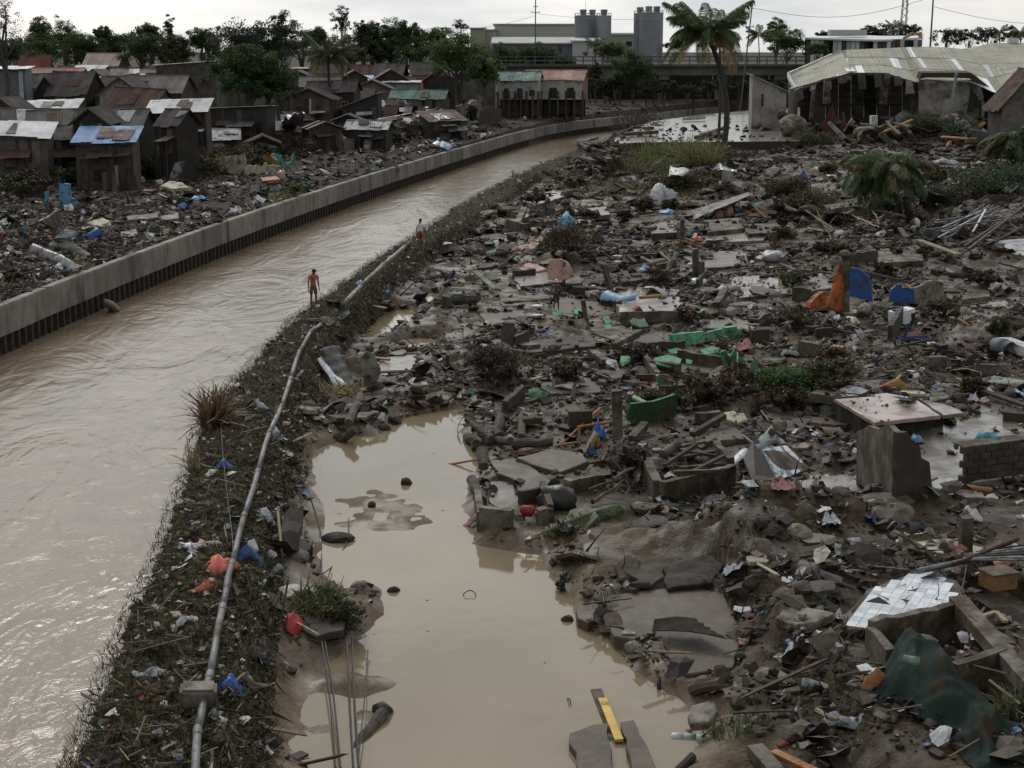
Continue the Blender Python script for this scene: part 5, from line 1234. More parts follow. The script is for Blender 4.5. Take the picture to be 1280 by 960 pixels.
T('tree','lighter side crown hanging towards the stilt houses',606,92,252,26,24,21,col=LT,clumps=60,size=.36,group='big trees inside the settlement')
T('tree','dark round tree below the factory hall',668,76,345,36,22,22,col=DK,clumps=90)
T('tree','dark tree wedge beside the factory wing',705,84,342,18,12,23,col=DK)
T('tree','fresh green rounded tree growing before the bridge',793,92,318,30,26,24,col=(.038,.072,.026),clumps=100,group='trees at the bridge')
T('tree','low green bush at the bridge foot',768,104,315,16,14,25,col=GR,group='trees at the bridge')
T('tree','tangled banana and shrub thicket below the plant building',760,66,420,28,12,26,col=GR)
T('tree','thin ragged shrub by the white shed roof',744,92,325,8,14,27,col=OL,group='trees at the bridge')
T('tree','green thicket between palm and warehouse, above the bridge',985,58,370,26,20,28,col=GR,clumps=80)
T('tree','airy light green tree at the end of the bridge',972,40,390,16,18,29,col=LT,clumps=44,leaves=60)
T('tree','dark shrub over the warehouse end roof',1022,64,300,16,10,30,col=DK)
for i,(x,y,rx,ry,lb) in enumerate([(1087,42,12,12,'small skyline tree left of the lattice mast'),(1104,44,24,13,'low wide skyline tree below the lattice mast'),(1137,42,18,15,'rounded skyline tree next to the lattice mast'),(1183,50,18,15,'skyline tree at the foot of the straight dark pole'),(1212,48,20,14,'round topped tree before the second warehouse ridge'),(1236,47,18,12,'skyline tree over the second warehouse roof'),(1266,46,20,13,'skyline tree by the roof vent at the picture edge'),(1060,46,18,5,'thin dark tree line over the market hall'),(1030,45,14,5,'small tree behind the white market roof'),(906,58,14,10,'skyline tree glimpsed behind the tall palm'),(845,58,16,9,'low tree between silos and palm'),(560,66,22,14,'low tree between the leafy tree and factory')]):
 T('tree',lb,x,y,560 if x > 1000 else 480,rx,ry,40 + i,col=(.04,.052,.034),clumps=36,leaves=60,group='skyline trees')
PALM('tall coconut palm standing alone in the debris, fronds torn to one side',(902,192),(884,41),166,4.9,nf=34,seed=3,bend=1.2,tr=.30,windy=.2,zb=1.0,dead=3)
PALM('slim second coconut trunk behind the tall palm with a small head',(898,165),(899,40),184,3.6,nf=12,seed=4,bend=.2,tr=.17,zb=1.0)
PALM('shaggy coconut palm among the shanty roofs',(412,120),(410,70),235,4.4,nf=22,seed=5,tr=.22,col=(.055,.068,.032))
PALM('coconut palm on the skyline by the leaning pole',(952,90),(948,44),420,4.2,nf=15,seed=6)
PALM('short palm next to the skyline palm by the pole',(970,90),(968,46),425,4.0,nf=14,seed=7)
for i,(x,y,lb) in enumerate([(1117,30,'skyline palm beside the lattice mast'),(1250,37,'skyline palm over the second warehouse'),(1276,38,'skyline palm cut by the picture edge'),(744,52,'palm before the silo cluster'),(760,58,'squat palm at the plant building')]):
 PALM(lb,(x,70),(x,y + 3),540 if x > 1000 else 430,3.6,nf=13,seed=10 + i,tr=.25,group='skyline palms')
rb = random.Random(77)
for x,y,rx,ry,c_,lb in ((50,44,20,22,GR,'tall leafy tree rising between the corner tree and the domed airy tree'),(128,48,16,16,OL,'tall grey green crown above the dusty pink roof'),(186,46,22,16,DK,'dark broad crown next to the tufted spire'),(252,52,22,18,GR,'mid green crown filling in before the twin tree'),(396,50,18,18,GR,'leafy crown behind the shaggy palm'),(455,44,14,20,DK,'pointed dark crown beyond the dotted airy tree'),(508,46,20,20,DK,'tall dark crown between the feathery tree and the pointed one'),(545,52,18,18,GR,'green crown behind the crooked top branch')):
 T('tree',lb,x,y,338,rx,ry,int(500 + x),col=c_,clumps=90,leaves=60,cl=.2,fill=.6,group='tall trees behind the settlement')
for i in range(44):
 x = -30 + i * 15.5 + rj(rb,6); y = 64 + rj(rb,9) if x < 560 else 78 + rj(rb,5)
 T('tree',('dense dark green tree in the tree belt behind the settlement roofs','grey green tree in the tree belt behind the settlement roofs','mid green bushy tree in the tree belt behind the settlement roofs')[i % 3],x,y,345 + rj(rb,14),21 + rj(rb,6),20 + rj(rb,6),200 + i,col=(DK,OL,GR)[i % 3],clumps=54,leaves=60,group='tree belt behind the settlement')
for i in range(26):
 x = 700 + i * 13 + rj(rb,5)
 T('tree',('dark shrub grown up under the road bridge','tangled bush along the bank below the bridge')[i % 2],x,112 + rj(rb,6),322 + rj(rb,6),12,14 + rj(rb,4),300 + i,col=(.026,.036,.018),clumps=26,leaves=40,group='bushes below the bridge')
for i in range(34):
 x = 10 + (i * 37) % 600 + rj(rb,8); Y = (250,275,300)[i % 3] / (1.12 if x > 250 else 1)
 HOUSE(('plain hut with rusty tin roof in the back rows of the settlement','plain hut with faded grey tin roof in the back rows of the settlement','plain hut with brown patched roof in the back rows of the settlement')[i % 3],x,Y,(106,100,95)[i % 3] + rj(rb,3),5 + rj(rb,1.2),5,1.2 + rj(rb,.3),('gx','gy','gx')[i % 3],(RUST,GREY,OLD)[i % 3],('shack_wall','shack_wall_dark','shack_wall_grey')[(i // 3) % 3],rz=rj(rb,.3),seed=400 + i,group='back row huts')
def short(f,n,c): return lambda l,*a,**k: f(n,l,c,*a,**k)
CB = short(CL,'plastic_bag','plastic bag'); CR = short(CL,'cloth','rag'); CC = short(CL,'cloth','cloth'); CP = short(CL,'plastic_sheet','plastic sheet'); WF = short(W,'wall_fragment','wall fragment'); SC = short(S,'concrete_slab','slab'); SF = short(S,'concrete_floor','floor'); SM = short(S,'mud_slab','slab'); HM = short(SH,'metal_sheet','metal sheet'); BL = short(B,'log','log'); BP = short(B,'plank','plank'); BB = short(B,'branch','branch'); TG = short(TUFT,'grass_clump','grass clump'); PC = short(post,'concrete_post','post'); RM = short(ROCK,'mud_lump','mud lump')
# people
PERSON('man in faded orange shirt and olive shorts walking on the dyke, head bowed',G(392,383),R(20),1.68,'cloth_orange','wood',arms=((-.12,.12),(.1,-.1)),bow=.16,headturn=(.3,.5))
PERSON('boy in white shirt and bright red shorts standing by the dyke pipe',G(525,309),R(35),1.62,'white_clean','red',arms=((-.08,-.1),(.1,.45)),elbows=(.1,.5))
PERSON('bare chested boy in white cap and dark shorts amid the floor slabs',G(695,388),R(10),1.42,None,'cloth_dark',cap='white_clean',arms=((-.3,.1),(.35,.1)))
PERSON('boy in white shirt bending to pick through the rubble behind the brush pile',G(744,306),R(60),1.5,'white_paint','cloth_dark',bow=.5,arms=((-.1,.9),(.1,.9)),headturn=(0,.3))
PERSON('man in white T-shirt and dark trousers beside the fallen palm crown',G(1057,236),R(75),1.7,'white_clean','cloth_dark',arms=((-.1,.5),(.15,.2)),short_len=1.5)
PERSON('child in teal top and dark shorts with back turned, before the flood wall',G(33,309),R(170),1.42,'cloth_teal','cloth_dark',arms=((-.15,0),(.15,.05)))
PERSON('person in white blouse and red shorts at the picture edge of the far bank',G(4,309),R(-70),1.55,'white_clean','red',bow=.25,arms=((-.1,.5),(.1,.3)))
PERSON('small dark clothed figure crouching on the wet platform by the warehouse',G(932,172),R(0),1.6,'cloth_dark','cloth_dark',bow=.4,arms=((-.2,.4),(.2,.4)),short_len=1.4)
PERSON('person in blue shirt standing between the shacks by a yellow post',G(455,166),R(20),1.6,'cloth_blue','cloth_dark',arms=((-.1,.2),(.1,.2)),short_len=1.4)
# dyke: pipe, cables, rags
def PIPE(label,pts,r,h,couple=(),name='drain_pipe'):
 p3 = [G(x,y,dz=h) for x,y in pts]; root = thing(name,label,'pipe',p3[0],0,'plastic pipe along the dyke'); b = p3[0]
 rnd = newrnd()
 for i in range(len(p3) - 1):
  a,c = p3[i] - b,p3[i + 1] - b; d = (c - a).normalized() * .04
  MB().tube([a - d,a.lerp(c,.33) + Vector((0,0,rj(rnd,.03))),a.lerp(c,.66) + Vector((rj(rnd,.03),0,0)),c + d],r,10).build('pipe_section',M['pvc_pipe'],root,smooth=True)
  MB().tube([c - d * 4,c - d * 3,c + d * 3,c + d * 4],[r * 1.05,r * 1.16,r * 1.16,r * 1.05],10).build('coupling',M['pvc_pipe'],root,smooth=True)
 return root
PIPE('long grey plastic pipe on the near stretch of the dyke, rag tied round it',[(243,985),(247,915),(262,845),(278,760),(290,705),(305,645),(322,590),(337,540),(352,508),(363,474),(374,440),(388,415),(400,406)],.07,.25)
PIPE('far stretch of grey pipe on the dyke past the two walkers',[(430,380),(450,359),(478,332),(505,309),(540,279),(562,263),(588,247),(612,234),(640,220),(665,209),(690,200),(712,196)],.105,.4)
o = MB();
p = G(249,893); bm = bmesh.new(); bmesh.ops.create_cube(bm,size=1); bmesh.ops.scale(bm,vec=(.62,.42,.36),verts=bm.verts); bmesh.ops.bevel(bm,geom=bm.edges[:],offset=.05,segments=2,affect='EDGES')
me = bpy.data.meshes.new('concrete_weight'); bm.to_mesh(me); bm.free(); me.materials.append(M['concrete']); o = bpy.data.objects.new('concrete_weight',me); o.location = p + Vector((0,0,.36)); o.rotation_euler = (.1,.05,.15); link(o); tag(o,'rounded grey concrete block sitting on the near end of the dyke pipe','concrete block')
def CABLE(label,pts,r=.014,mat='cable',name='cable',h=.03,group=None):
 p3 = [G(*q[:2],dz=(q[2] if len(q) > 2 else h)) for q in pts]; b = p3[0]; m = MB(); out = []
 for i in range(len(p3) - 1):
  p0,p1,p2,p3_ = p3[max(i - 1,0)],p3[i],p3[i + 1],p3[min(i + 2,len(p3) - 1)]
  for k in range(5):
   t = k / 5; out.append(.5 * ((2 * p1) + (p2 - p0) * t + (2 * p0 - 5 * p1 + 4 * p2 - p3_) * t * t + (3 * p1 - p0 - 3 * p2 + p3_) * t ** 3) - b)
 out.append(p3[-1] - b); m.tube(out,r,5)
 return tag(m.build(name,M[mat],loc=b),label,'cable',group)
CABLE('thin black cable straight down the dyke, from the brown grass to the rag',[(274,500),(278,560),(284,620),(291,680),(288,735)],.012,h=.2)
CABLE('thin black cable looping over the dyke edge above the river',[(238,600),(214,625),(204,660)],.02,h=.25)
for i,(a,b,c,l) in enumerate([((402,802),(412,870),(420,960),'first of the dark cables running from the weed mound, on the dyke side'),((406,802),(417,870),(426,960),'dark cable paired with the one nearest the dyke'),((433,796),(437,870),(442,960),'dark cable from the weed mound to the sunken log, inner pair'),((440,798),(443,870),(449,960),'dark cable passing over the sunken log end'),((460,812),(456,870),(448,950),'thin slack cable on the pond side of the cable bundle')]):
 CABLE(l,[(*a,.35),(*b,.3),(*c,.35)],.02 if i < 4 else .013,group='cables at the weed mound')
CABLE('bent black wire along the muddy pond edge below the dyke',[(375,573),(388,620),(400,660),(402,700),(398,755)],.016)
CABLE('second bent wire branching over the silt to the mud lump',[(436,648),(434,675),(418,705),(402,718)],.016,h=.12)
CABLE('hairpin wire rising from the pond beside the log pile',[(576,555),(572,535),(582,520),(600,524)],.018,h=.2)
CABLE('small wire hoop sticking out of the still pond',[(578,750,.02),(580,742,.25),(588,738,.3),(594,742,.25),(596,748,.02)],.012,h=.1)
CABLE('bent wire triangle standing in the pond by the yellow beam',[(706,876,.02),(712,874,.3),(715,892,.02)],.012)
CABLE('long black cable sagging above the rubble to the white tile slab',[(1198,760),(1206,720),(1210,690)],.016,h=.2)
CR('faded orange rag knotted round the dyke pipe',278,712,.95,.55,'cloth_orange',.30,R(60))
CR('blue strip of cloth hanging from the pipe beside the orange rag',312,694,.7,.25,'cloth_blue',.2,R(15))
CR('orange and blue rag end trailing below the knotted rag',258,734,.7,.3,'cloth_orange',.14,R(25))
CP('long torn white plastic strip lying across the dyke above the rag',246,688,1.2,.3,'white_clean',.12,R(0))
CB('bright blue bag near the river edge of the dyke',278,583,.55,.4,'blue_plastic',.14,0)
CB('crumpled white bag caught under the dyke pipe',345,545,.5,.6,'cloth_white',.2)
CB('white bag draped on the pipe, uphill of the crumpled one',322,510,.8,.4,'cloth_white',.18,0)
CP('white plastic film hanging over the near river edge of the dyke',104,900,.3,1.5,'pale_plastic',.14,R(80))
CB('lilac white bag at the river edge above the plastic film',120,852,.4,.7,'cloth_white',.16)
CB('shredded pale bag in the middle of the near dyke top',188,843,.75,.25,'cloth_white',.1,0)
CB('white shred of plastic higher up the near dyke top',233,777,.6,.22,'white_paint',.1,R(8))
CB('blue plastic tuft on the land side of the dyke, beside the concrete block',287,858,.55,.35,'blue_plastic',.16)
CB('turquoise scrap beside the dyke path behind the orange shirted man',449,355,.55,.35,'light_blue',.12)
CB('dull purple plastic at the bottom of the near dyke',134,950,.6,.35,'cloth_dark',.1,0)
CB('yellow scrap on the dyke behind the black tin sheet',404,374,.7,.2,'yellow',.08,0)
CB('pale green scrap on the dyke below the brown mat',368,404,.4,.3,'mint_paint',.08)
CB('blue bag snagged on the dyke flank above the stump',333,648,.5,.45,'cloth_white',.2)
HM('black corrugated sheet bent over the dyke crest by the walking man',[(386,386,.25),(408,376,.3),(438,392,.35),(416,408,.1)],'tin_dark',.1,.18,.05,1)
CL('mat','brown fibre mat sagging off the dyke below the black sheet','mat',403,402,2.2,.6,'wood',.18,R(-45))
TG('brown dead reed clump leaning off the dyke over the river',268,528,.28,1.0,(.10,.062,.036),31,420,.9,lay=.5)
TG('green reed tuft on the river edge past the brown clump',284,492,.2,.7,(.09,.10,.03),32,160,.5)
TG('straw tuft at the river edge below the brown clump',240,585,.2,.6,(.14,.11,.06),33,120,.5)
TG('yellowish stalks hanging at the near river edge',132,830,.12,.8,(.20,.20,.08),34,90,.8,lay=.3)
TG('tall thin grass at the dyke crest beside the red shorts boy',513,296,.5,1.0,(.11,.11,.05),35,130,.5)
TG('bleached weeds on the far dyke crest by the driftwood pile',700,196,1.0,.9,(.12,.13,.05),36,260,1.5)
B('stump','thick rotten brown stump against the dyke flank beside the pond','stump',(362,690),(372,645),.5,.5,'wood_dark',.1,.75,None,True,10,.15)
B('palm_stalk','yellow green stalk hanging down the dyke flank above the stump','palm stalk',(352,690),(347,640),.07,.07,'wood_pale',.1,.6,None,True,6)
BB('thin bare stick leaning on the dyke flank near the red cloth',(352,770),(360,725),.05,.05,'wood',.1,.7,None,True,5)
BUSH('weed_mound','mound of muddy weeds and trash at the pond below the dyke','weed mound',425,782,.75,.35,(.055,.052,.026),51,.09,40,60,ry=.55)
TG('tangled green grass on the weed mound',405,765,.6,.5,(.075,.085,.03),37,300,.5,lay=.9)
CC('bright red cloth dropped on mud between dyke and weed mound',370,782,.32,.85,'red',.2,R(-20))
CB('small white scrap on the weed mound',427,766,.3,.2,'white_paint',.1)
# in and around the pond
BL('sunken log with a knobby end beside the cables in the pond',(432,950),(476,892),.2,.2,'bark',.05,.12,None,True,9,.12,1.2)
ROCK('driftwood','rough root knob at the end of the sunken log','driftwood',479,893,.24,'bark',(1,.8,.7))
CB('white wrapper at the foot of the cables on the sunken log',432,948,.35,.2,'white_clean',.08)
B('driftwood','gnarled piece of driftwood floating in the middle of the pond','driftwood',(616,872),(627,906),.09,.09,'bark',.02,.03,None,True,6,.4)
CR('black leaf shaped rag floating above the driftwood',632,847,.4,.18,'black_plastic',.08,R(10))
RM('mud lump with pale crust in the silt before the hairpin wire',507,608,.26,'mud_clod',(1,.8,.7))
RM('small dark lump on the ripple edge of the silt',465,633,.14,'mud_clod')
RM('round mud lump at the weed mound tip',493,745,.18,'mud_clod',(1,.8,.9))
RM('broad low mud hump beside the bent wires',422,676,.42,'mud_clod',(1.1,.9,.4))
RM('low lump in the clear pond behind the long log',479,537,.28,'mud_clod',(1,.8,.4))
RM('dark clod at the tip of the pale pink plank',709,781,.2,'mud_clod',(1,.8,.8))
RM('dark clod lying out in the pond off the sprout',688,788,.12,'mud_clod',(1.4,.8,.5))
RM('lump of debris breaking the water near the driftwood',582,804,.16,'stone',(1.6,.7,.35))
BUSH('sprout','leafy dark sprout standing at the pond margin','sprout',703,742,.18,.28,(.035,.045,.024),52,.1,12,14)
BL('squared tree log reaching from the dyke debris into the pond',(437,528),(451,494),.28,.28,'bark',.1,.25,None,True,10,.08)
BL('short split log with mossy end lying in the pond shallows',(424,552),(447,536),.26,.24,'bark',.05,.12,None,True,9,.15)
RM('mossy root clump at the pond end of the split log',425,552,.26,'mud_clod',(1,.9,.8))
B('bamboo_pole','long orange brown bamboo pole across the pond head','bamboo pole',(540,584),(612,572),.07,.07,'wood_orange',.05,.08,None,True,6)
B('bamboo_pole','bamboo pole on the mud before the concrete post','bamboo pole',(640,566),(722,553),.07,.07,'wood_orange',.08,.1,None,True,6)
B('plank','dark stick afloat beside the bamboo pole in the pond','stick',(488,581),(512,583),.06,.06,'wood_dark',.02,.05,None,True,5)
BB('thin branch half sunk before the broken foundation',(549,610),(577,588),.06,.06,'wood_dark',.03,.08,None,True,5)
BP('pale pink painted plank at the pond edge',(724,779),(755,792),.2,.05,'pink_tile',.1,.1)
B('beam','brown timber beam slanting into the pond at the near shore','beam',(745,866),(790,985),.2,.16,'wood',.15,.12)
BP('yellow painted board nailed along the brown beam in the pond',(753,874),(774,926),.16,.06,'yellow',.27,.26)
CR('white rag caught at the lower end of the yellow board',771,936,.22,.4,'cloth_white',.25)
SM('silted square slab just above the pond at the near shore',[(712,916),(742,905),(760,903),(766,960),(768,1010),(728,1010),(720,955)],-.06,.3,'mud_floor')
SM('narrow silted slab beside the yellow board',[(776,902),(792,899),(812,940),(826,990),(796,1000)],-.06,.3,'mud_floor')
SM('wide smooth mud covered floor slab by the ribbed brown sheet',[(757,748),(800,738),(860,732),(905,742),(925,790),(916,834),(858,843),(832,818),(818,790),(800,800),(768,795),(760,772)],.1,.35,'mud_floor',jit=.06)
SM('small broken mud slab at the pond next to the pink plank',[(720,760),(740,750),(754,752),(752,772),(735,778),(722,772)],.02,.2,'mud_floor')
HM('dark brown ribbed roofing sheet lying on the mud slab',[(818,772,.3),(868,770,.34),(912,800,.25),(815,790,.2)],'wood_dark',.17,.05,.05,0,amp=.035)
CB('white scrap on the smooth mud slab',785,793,.3,.12,'white_paint',.05,0)
B('pipe','black pipe stub standing in the mud bank below the mud slab','pipe',(824,863),(824,846),.08,.08,'black_plastic',0,.3,None,True,8)
SC('jagged pale concrete piece tilted in the near mud',[(860,893),(864,881),(891,874),(898,889),(885,903),(864,905)],.28,.14,'concrete_pale',(0,-.25),jit=.06)
ROCK('rubble_block','square concrete stub on the bank above the jagged pale piece','rubble',902,848,.24,'concrete',(.8,.8,1))
BL('weathered log with splintered face above the jagged piece',(868,864),(898,853),.26,.22,'wood',.2,.25,None,True,8,.2)
BB('long bare yellowish branch crossing the near mud',(855,915),(915,893),.07,.07,'wood_pale',.15,.25,None,True,6,.3,.8)
BB('thin dark continuation of the yellowish branch towards the driftwood',(915,893),(990,888),.05,.05,'wood_dark',.25,.3,None,True,6,.3,.5)
BB('forked side twig of the yellowish branch',(900,905),(876,922),.04,.04,'wood_pale',.2,.08,None,True,5)
root = thing('plastic_bottle','white plastic bottle with pale green label lying in near mud','bottle',G(862,930),R(-8)); MB().tube([(-.34,0,.09),(-.3,0,.1),(-.12,0,.1)],[.07,.1,.1],12).build('bottle_base',M['white_clean'],root,True); MB().tube([(-.119,0,.1),(.119,0,.1)],[.098,.098],12).build('bottle_label',M['mint_paint'],root,True); MB().tube([(.12,0,.1),(.28,0,.1),(.33,0,.1),(.42,0,.1)],[.1,.1,.08,.08],12).build('bottle_neck',M['white_clean'],root,True)
TG('fresh green grass sprigs by the yellowish branch',918,908,.6,.35,(.06,.085,.03),38,140,.5)
B('beam','concrete beam end poking in at the picture bottom','beam',(944,938),(985,985),.3,.22,'concrete',.15,.15)
BP('orange wooden plank at the picture bottom beside the beam end',(966,940),(1030,970),.18,.08,'wood_orange',.15,.15)
BL('dark log tip at the pond shore, picture bottom',(845,965),(866,945),.16,.16,'wood_dark',.05,.1,None,True,7)
CC('torn pale grey cloth on twigs in the near mud',1052,908,.75,.3,'cloth_white',.2,R(-15))
BB('broken pale branch with forked tip above the torn cloth',(1018,888),(1046,900),.1,.1,'wood_pale',.15,.2,None,True,6,.2,.6)
CB('white plastic shreds on the dark mud near the bank foot',985,817,.5,.25,'pale_plastic',.08,R(10))
CB('red scrap on the trash covered bank by the brown sheet',947,778,.3,.3,'red',.1)
CB('small red wrapper in the near mud',979,932,.22,.12,'red',.05)
# tarpaulin over a heap
def tarp():
 pl = [(1090,868),(1094,845),(1115,830),(1145,829),(1162,850),(1185,853),(1205,870),(1228,900),(1262,935),(1262,990),(1225,1000),(1195,955),(1150,925),(1125,905),(1105,898),(1088,888)]
 P = np.array([PZ(x,y,.35).xy[:] for x,y in pl]); c = P.mean(0); n = 110
 xs = np.linspace(P[:,0].min() - .1,P[:,0].max() + .1,n); ys = np.linspace(P[:,1].min() - .1,P[:,1].max() + .1,n)
 X,Y = np.meshgrid(xs,ys,indexing='ij'); sd = poly_sd(P,X.ravel(),Y.ravel()).reshape(X.shape)
 g = H(X.ravel(),Y.ravel()).reshape(X.shape)
 ax = (P[9] - P[2]); ax = ax / np.linalg.norm(ax); u = (X - P[2][0]) * ax[0] + (Y - P[2][1]) * ax[1]; v = -(X - P[2][0]) * ax[1] + (Y - P[2][1]) * ax[0]
 hum = .9 * sstep(-.05,.75,sd) * (1.05 - .12 * u) + .1 * fbm(X * 1.5,Y * 1.5,2)
 rdg = lambda t,p: (1 - np.abs(2 * (t - np.floor(t)) - 1)) ** p; wv = fbm(u * .6,v * .5,2)
 fold = .20 * rdg(v * .95 + 1.3 * wv + u * .18,1.6) + .06 * rdg(v * 2.1 - u * .5 + 1.9 * fbm(u * .8 + 9,v * .7,2),1.4) + .03 * rdg(u * 1.1 + v * 1.3 + 2 * wv,1.3) + .02 * np.abs(fbm(u * 6,v * 6,2)) - .08
 Z = g + .03 + np.maximum(0,hum) + fold * sstep(-.1,.2,sd)
 idx = np.arange(n * n).reshape(n,n); i0,i1,i2,i3 = idx[:-1,:-1].ravel(),idx[1:,:-1].ravel(),idx[1:,1:].ravel(),idx[:-1,1:].ravel(); ok = ((sd[:-1,:-1] + .04 * fbm(X[:-1,:-1] * 6,Y[:-1,:-1] * 6)) > -.05).ravel()
 me = np_mesh('tarpaulin',np.stack([X.ravel(),Y.ravel(),Z.ravel()],1),np.stack([i0,i1,i2,i3],1)[ok],M['tarpaulin'],smooth=True)
 bm = bmesh.new(); bm.from_mesh(me); bmesh.ops.delete(bm,geom=[q for q in bm.verts if not q.link_faces],context='VERTS'); bm.to_mesh(me); bm.free()
 o = bpy.data.objects.new('tarpaulin',me); link(o); centre_mesh(o); o.modifiers.new('thick','SOLIDIFY').thickness = .01
 tag(o,'big dark green tarpaulin draped over a heap at the near corner','tarpaulin')
tarp()
CC('orange cloth peeping out at the edge of the green tarpaulin',1094,862,.3,.6,'wood_orange',.35,R(70))
B('banana_stem','pale green banana stem lying on the tarpaulin top','stem',(1129,824),(1150,827),.16,.16,'mint_paint',.9,.9,None,True,8)
CB('small white bag beside the banana stem',1154,833,.35,.3,'white_clean',.5)
# foundation pit behind the tarpaulin
def BOXW(label,p0,p1,h,w_,mat,name='foundation_wall',group='low foundation walls',z0=-.15):
 a,b = G(*p0,floors=False),G(*p1,floors=False); d = b - a; d.z = 0; rnd = newrnd(); L = d.length; m = MB(); n = max(2,int(L / .3)); vs = []
 t = d.normalized(); nn = Vector((-t.y,t.x,0)); bot = min(a.z,b.z) + z0
 for i in range(n + 1):
  p = a.lerp(b,i / n); top = max(a.z,b.z) + h + rj(rnd,.035)
  for s,z in ((-1,bot),(-1,top),(1,top + rj(rnd,.02)),(1,bot)): vs.append(Vector((p.x,p.y,z)) + nn * s * w_ / 2 * (1 + rj(rnd,.06)) - a)
 fs = [(i * 4 + k,i * 4 + (k + 1) % 4,i * 4 + 4 + (k + 1) % 4,i * 4 + 4 + k) for i in range(n) for k in range(4)] + [(0,1,2,3)[::-1],tuple(n * 4 + k for k in range(4))]
 return tag(m.add(vs,fs).build(name,M[mat],loc=a),label,'foundation wall',group)
BOXW('back wall of the foundation pit under the white tile slab',(1087,812),(1196,786),.55,.18,'concrete')
BOXW('side wall of the foundation pit along the long concrete beam',(1197,790),(1262,846),.55,.2,'concrete')
BOXW('short side wall of the foundation pit near the cracked slab',(1086,815),(1112,842),.5,.18,'concrete')
BOXW('front wall of the foundation pit beside the tarpaulin',(1190,868),(1262,850),.6,.18,'concrete')
B('beam','long square concrete beam fallen along the foundation pit','beam',(1196,752),(1290,860),.34,.26,'concrete',.5,.35)
SC('cracked grey floor slab tilted beside the foundation pit',[(1036,812),(1058,800),(1082,806),(1088,815),(1108,838),(1096,852),(1066,846)],.45,.16,'concrete_dark',(.05,-.12))
SC('flat slab of mud on the floor inside the foundation pit',[(1150,818),(1195,805),(1225,838),(1175,850),(1158,840)],.06,.1,'mud_floor')
BP('pale splinter of wood in the foundation pit',(1150,812),(1170,818),.08,.04,'wood_pale',.12,.12)
BB('bent branch over the pit wall corner',(1210,830),(1258,842),.05,.05,'wood',.5,.65,None,True,5)
BB('yellow green vine stalk hanging from the pit corner',(1236,850),(1275,880),.05,.05,'wood_pale',.6,.3,None,True,5)
TG('green weed tuft at the picture edge beside the tarpaulin',1274,892,.3,.5,(.07,.09,.03),39,120)
SC('concrete pavement piece behind the fallen beam',[(1205,742),(1250,732),(1290,760),(1290,800),(1240,790)],.15,.2,'concrete')
BP('bent pale timber offcut on the pavement piece',(1226,771),(1245,765),.1,.05,'wood_pale',.3,.3)
BP('second pale offcut joined to the bent one',(1245,765),(1257,777),.1,.05,'wood_pale',.3,.3)
CR('white rag hanging off the pavement piece',1264,777,.25,.6,'cloth_white',.2)
root = thing('wooden_box','brown wooden drawer box upside down on the rubble','box',G(1247,735),R(20)); MB().box((0,0,.2),(.62,.5,.34),jit=.01).build('box_body',M['wood_orange'],root); MB().box((0,0,.385),(.68,.56,.03)).build('box_top',M['wood'],root)
# white tile slab with single tiles
def tiled_slab(label,pts,zt,nx,ny,gap_f,mat_t,th=.16,tilt=(0,0),name='tiled_floor_slab',band=None,mudf=.35,size=.27):
 rnd = newrnd(); c2 = (sum(p[0] for p in pts) / len(pts),sum(p[1] for p in pts) / len(pts)); c = PZ(*c2,zt); zt += lvl(c.x,c.y); c = PZ(*c2,zt); root = thing(name,label,'slab',(c.x,c.y,zt - th)); P = np.array([PZ(x,y,zt).xy[:] for x,y in pts]) - np.array([c.x,c.y])
 top = lambda x,y: th + x * tilt[0] + y * tilt[1]
 poly = ragged([Vector(p) for p in P],rnd,.3,.04); o = prism([tuple(p) for p in poly],lambda x,y: top(x,y) - th,top,M['concrete'],'base_slab'); o.parent = root
 e = P[1] - P[0]; ang = math.atan2(e[1],e[0]); ca,sa = math.cos(ang),math.sin(ang); ext = np.abs(P).max() + size
 k = int(ext * 2 / size) + 1; me_c = {}
 for i in range(k):
  for j in range(k):
   u = -ext + i * size + (.0 if gap_f is None else (j % 2) * size * .5); v = -ext + j * size * .78; x,y = u * ca - v * sa,u * sa + v * ca
   if poly_sd(P,np.array([x]),np.array([y]))[0] < size * .32: continue
   if float(fbm(np.array([x * .9 + c.x]),np.array([y * .9 + c.y]),2)[0]) > mudf: continue
   h = .012; m = MB(); q = [Vector((a * ca - b * sa,a * sa + b * ca,0)) for a,b in ((-.485 * size,-.375 * size),(.485 * size,-.375 * size),(.485 * size,.375 * size),(-.485 * size,.375 * size))]
   if rnd.random() < .18: q[rnd.randrange(4)] *= rnd.uniform(.2,.7)
   m.add([p + Vector((0,0,p.x * tilt[0] + p.y * tilt[1])) for p in q] + [p + Vector((0,0,h + p.x * tilt[0] + p.y * tilt[1])) for p in q],[(0,1,2,3)[::-1],(4,5,6,7),(0,1,5,4),(1,2,6,5),(2,3,7,6),(3,0,4,7)])
   m.build('tile',M[mat_t],root,loc=(x,y,top(x,y) + .002 + rj(rnd,.0015)))
 return root
tiled_slab('broken slab of glossy white floor tiles above the foundation pit',[(1053,772),(1083,737),(1128,722),(1166,712),(1182,724),(1200,743),(1198,758),(1150,772),(1105,782),(1062,784)],.62,0,0,None,'white_tile',tilt=(.02,.02),mudf=.42)
tiled_slab('white tiled floor corner with mud spread, below the blue banded panel',[(938,632),(983,624),(1001,641),(953,651)],.62,0,0,None,'white_tile',mudf=.2,size=.3)
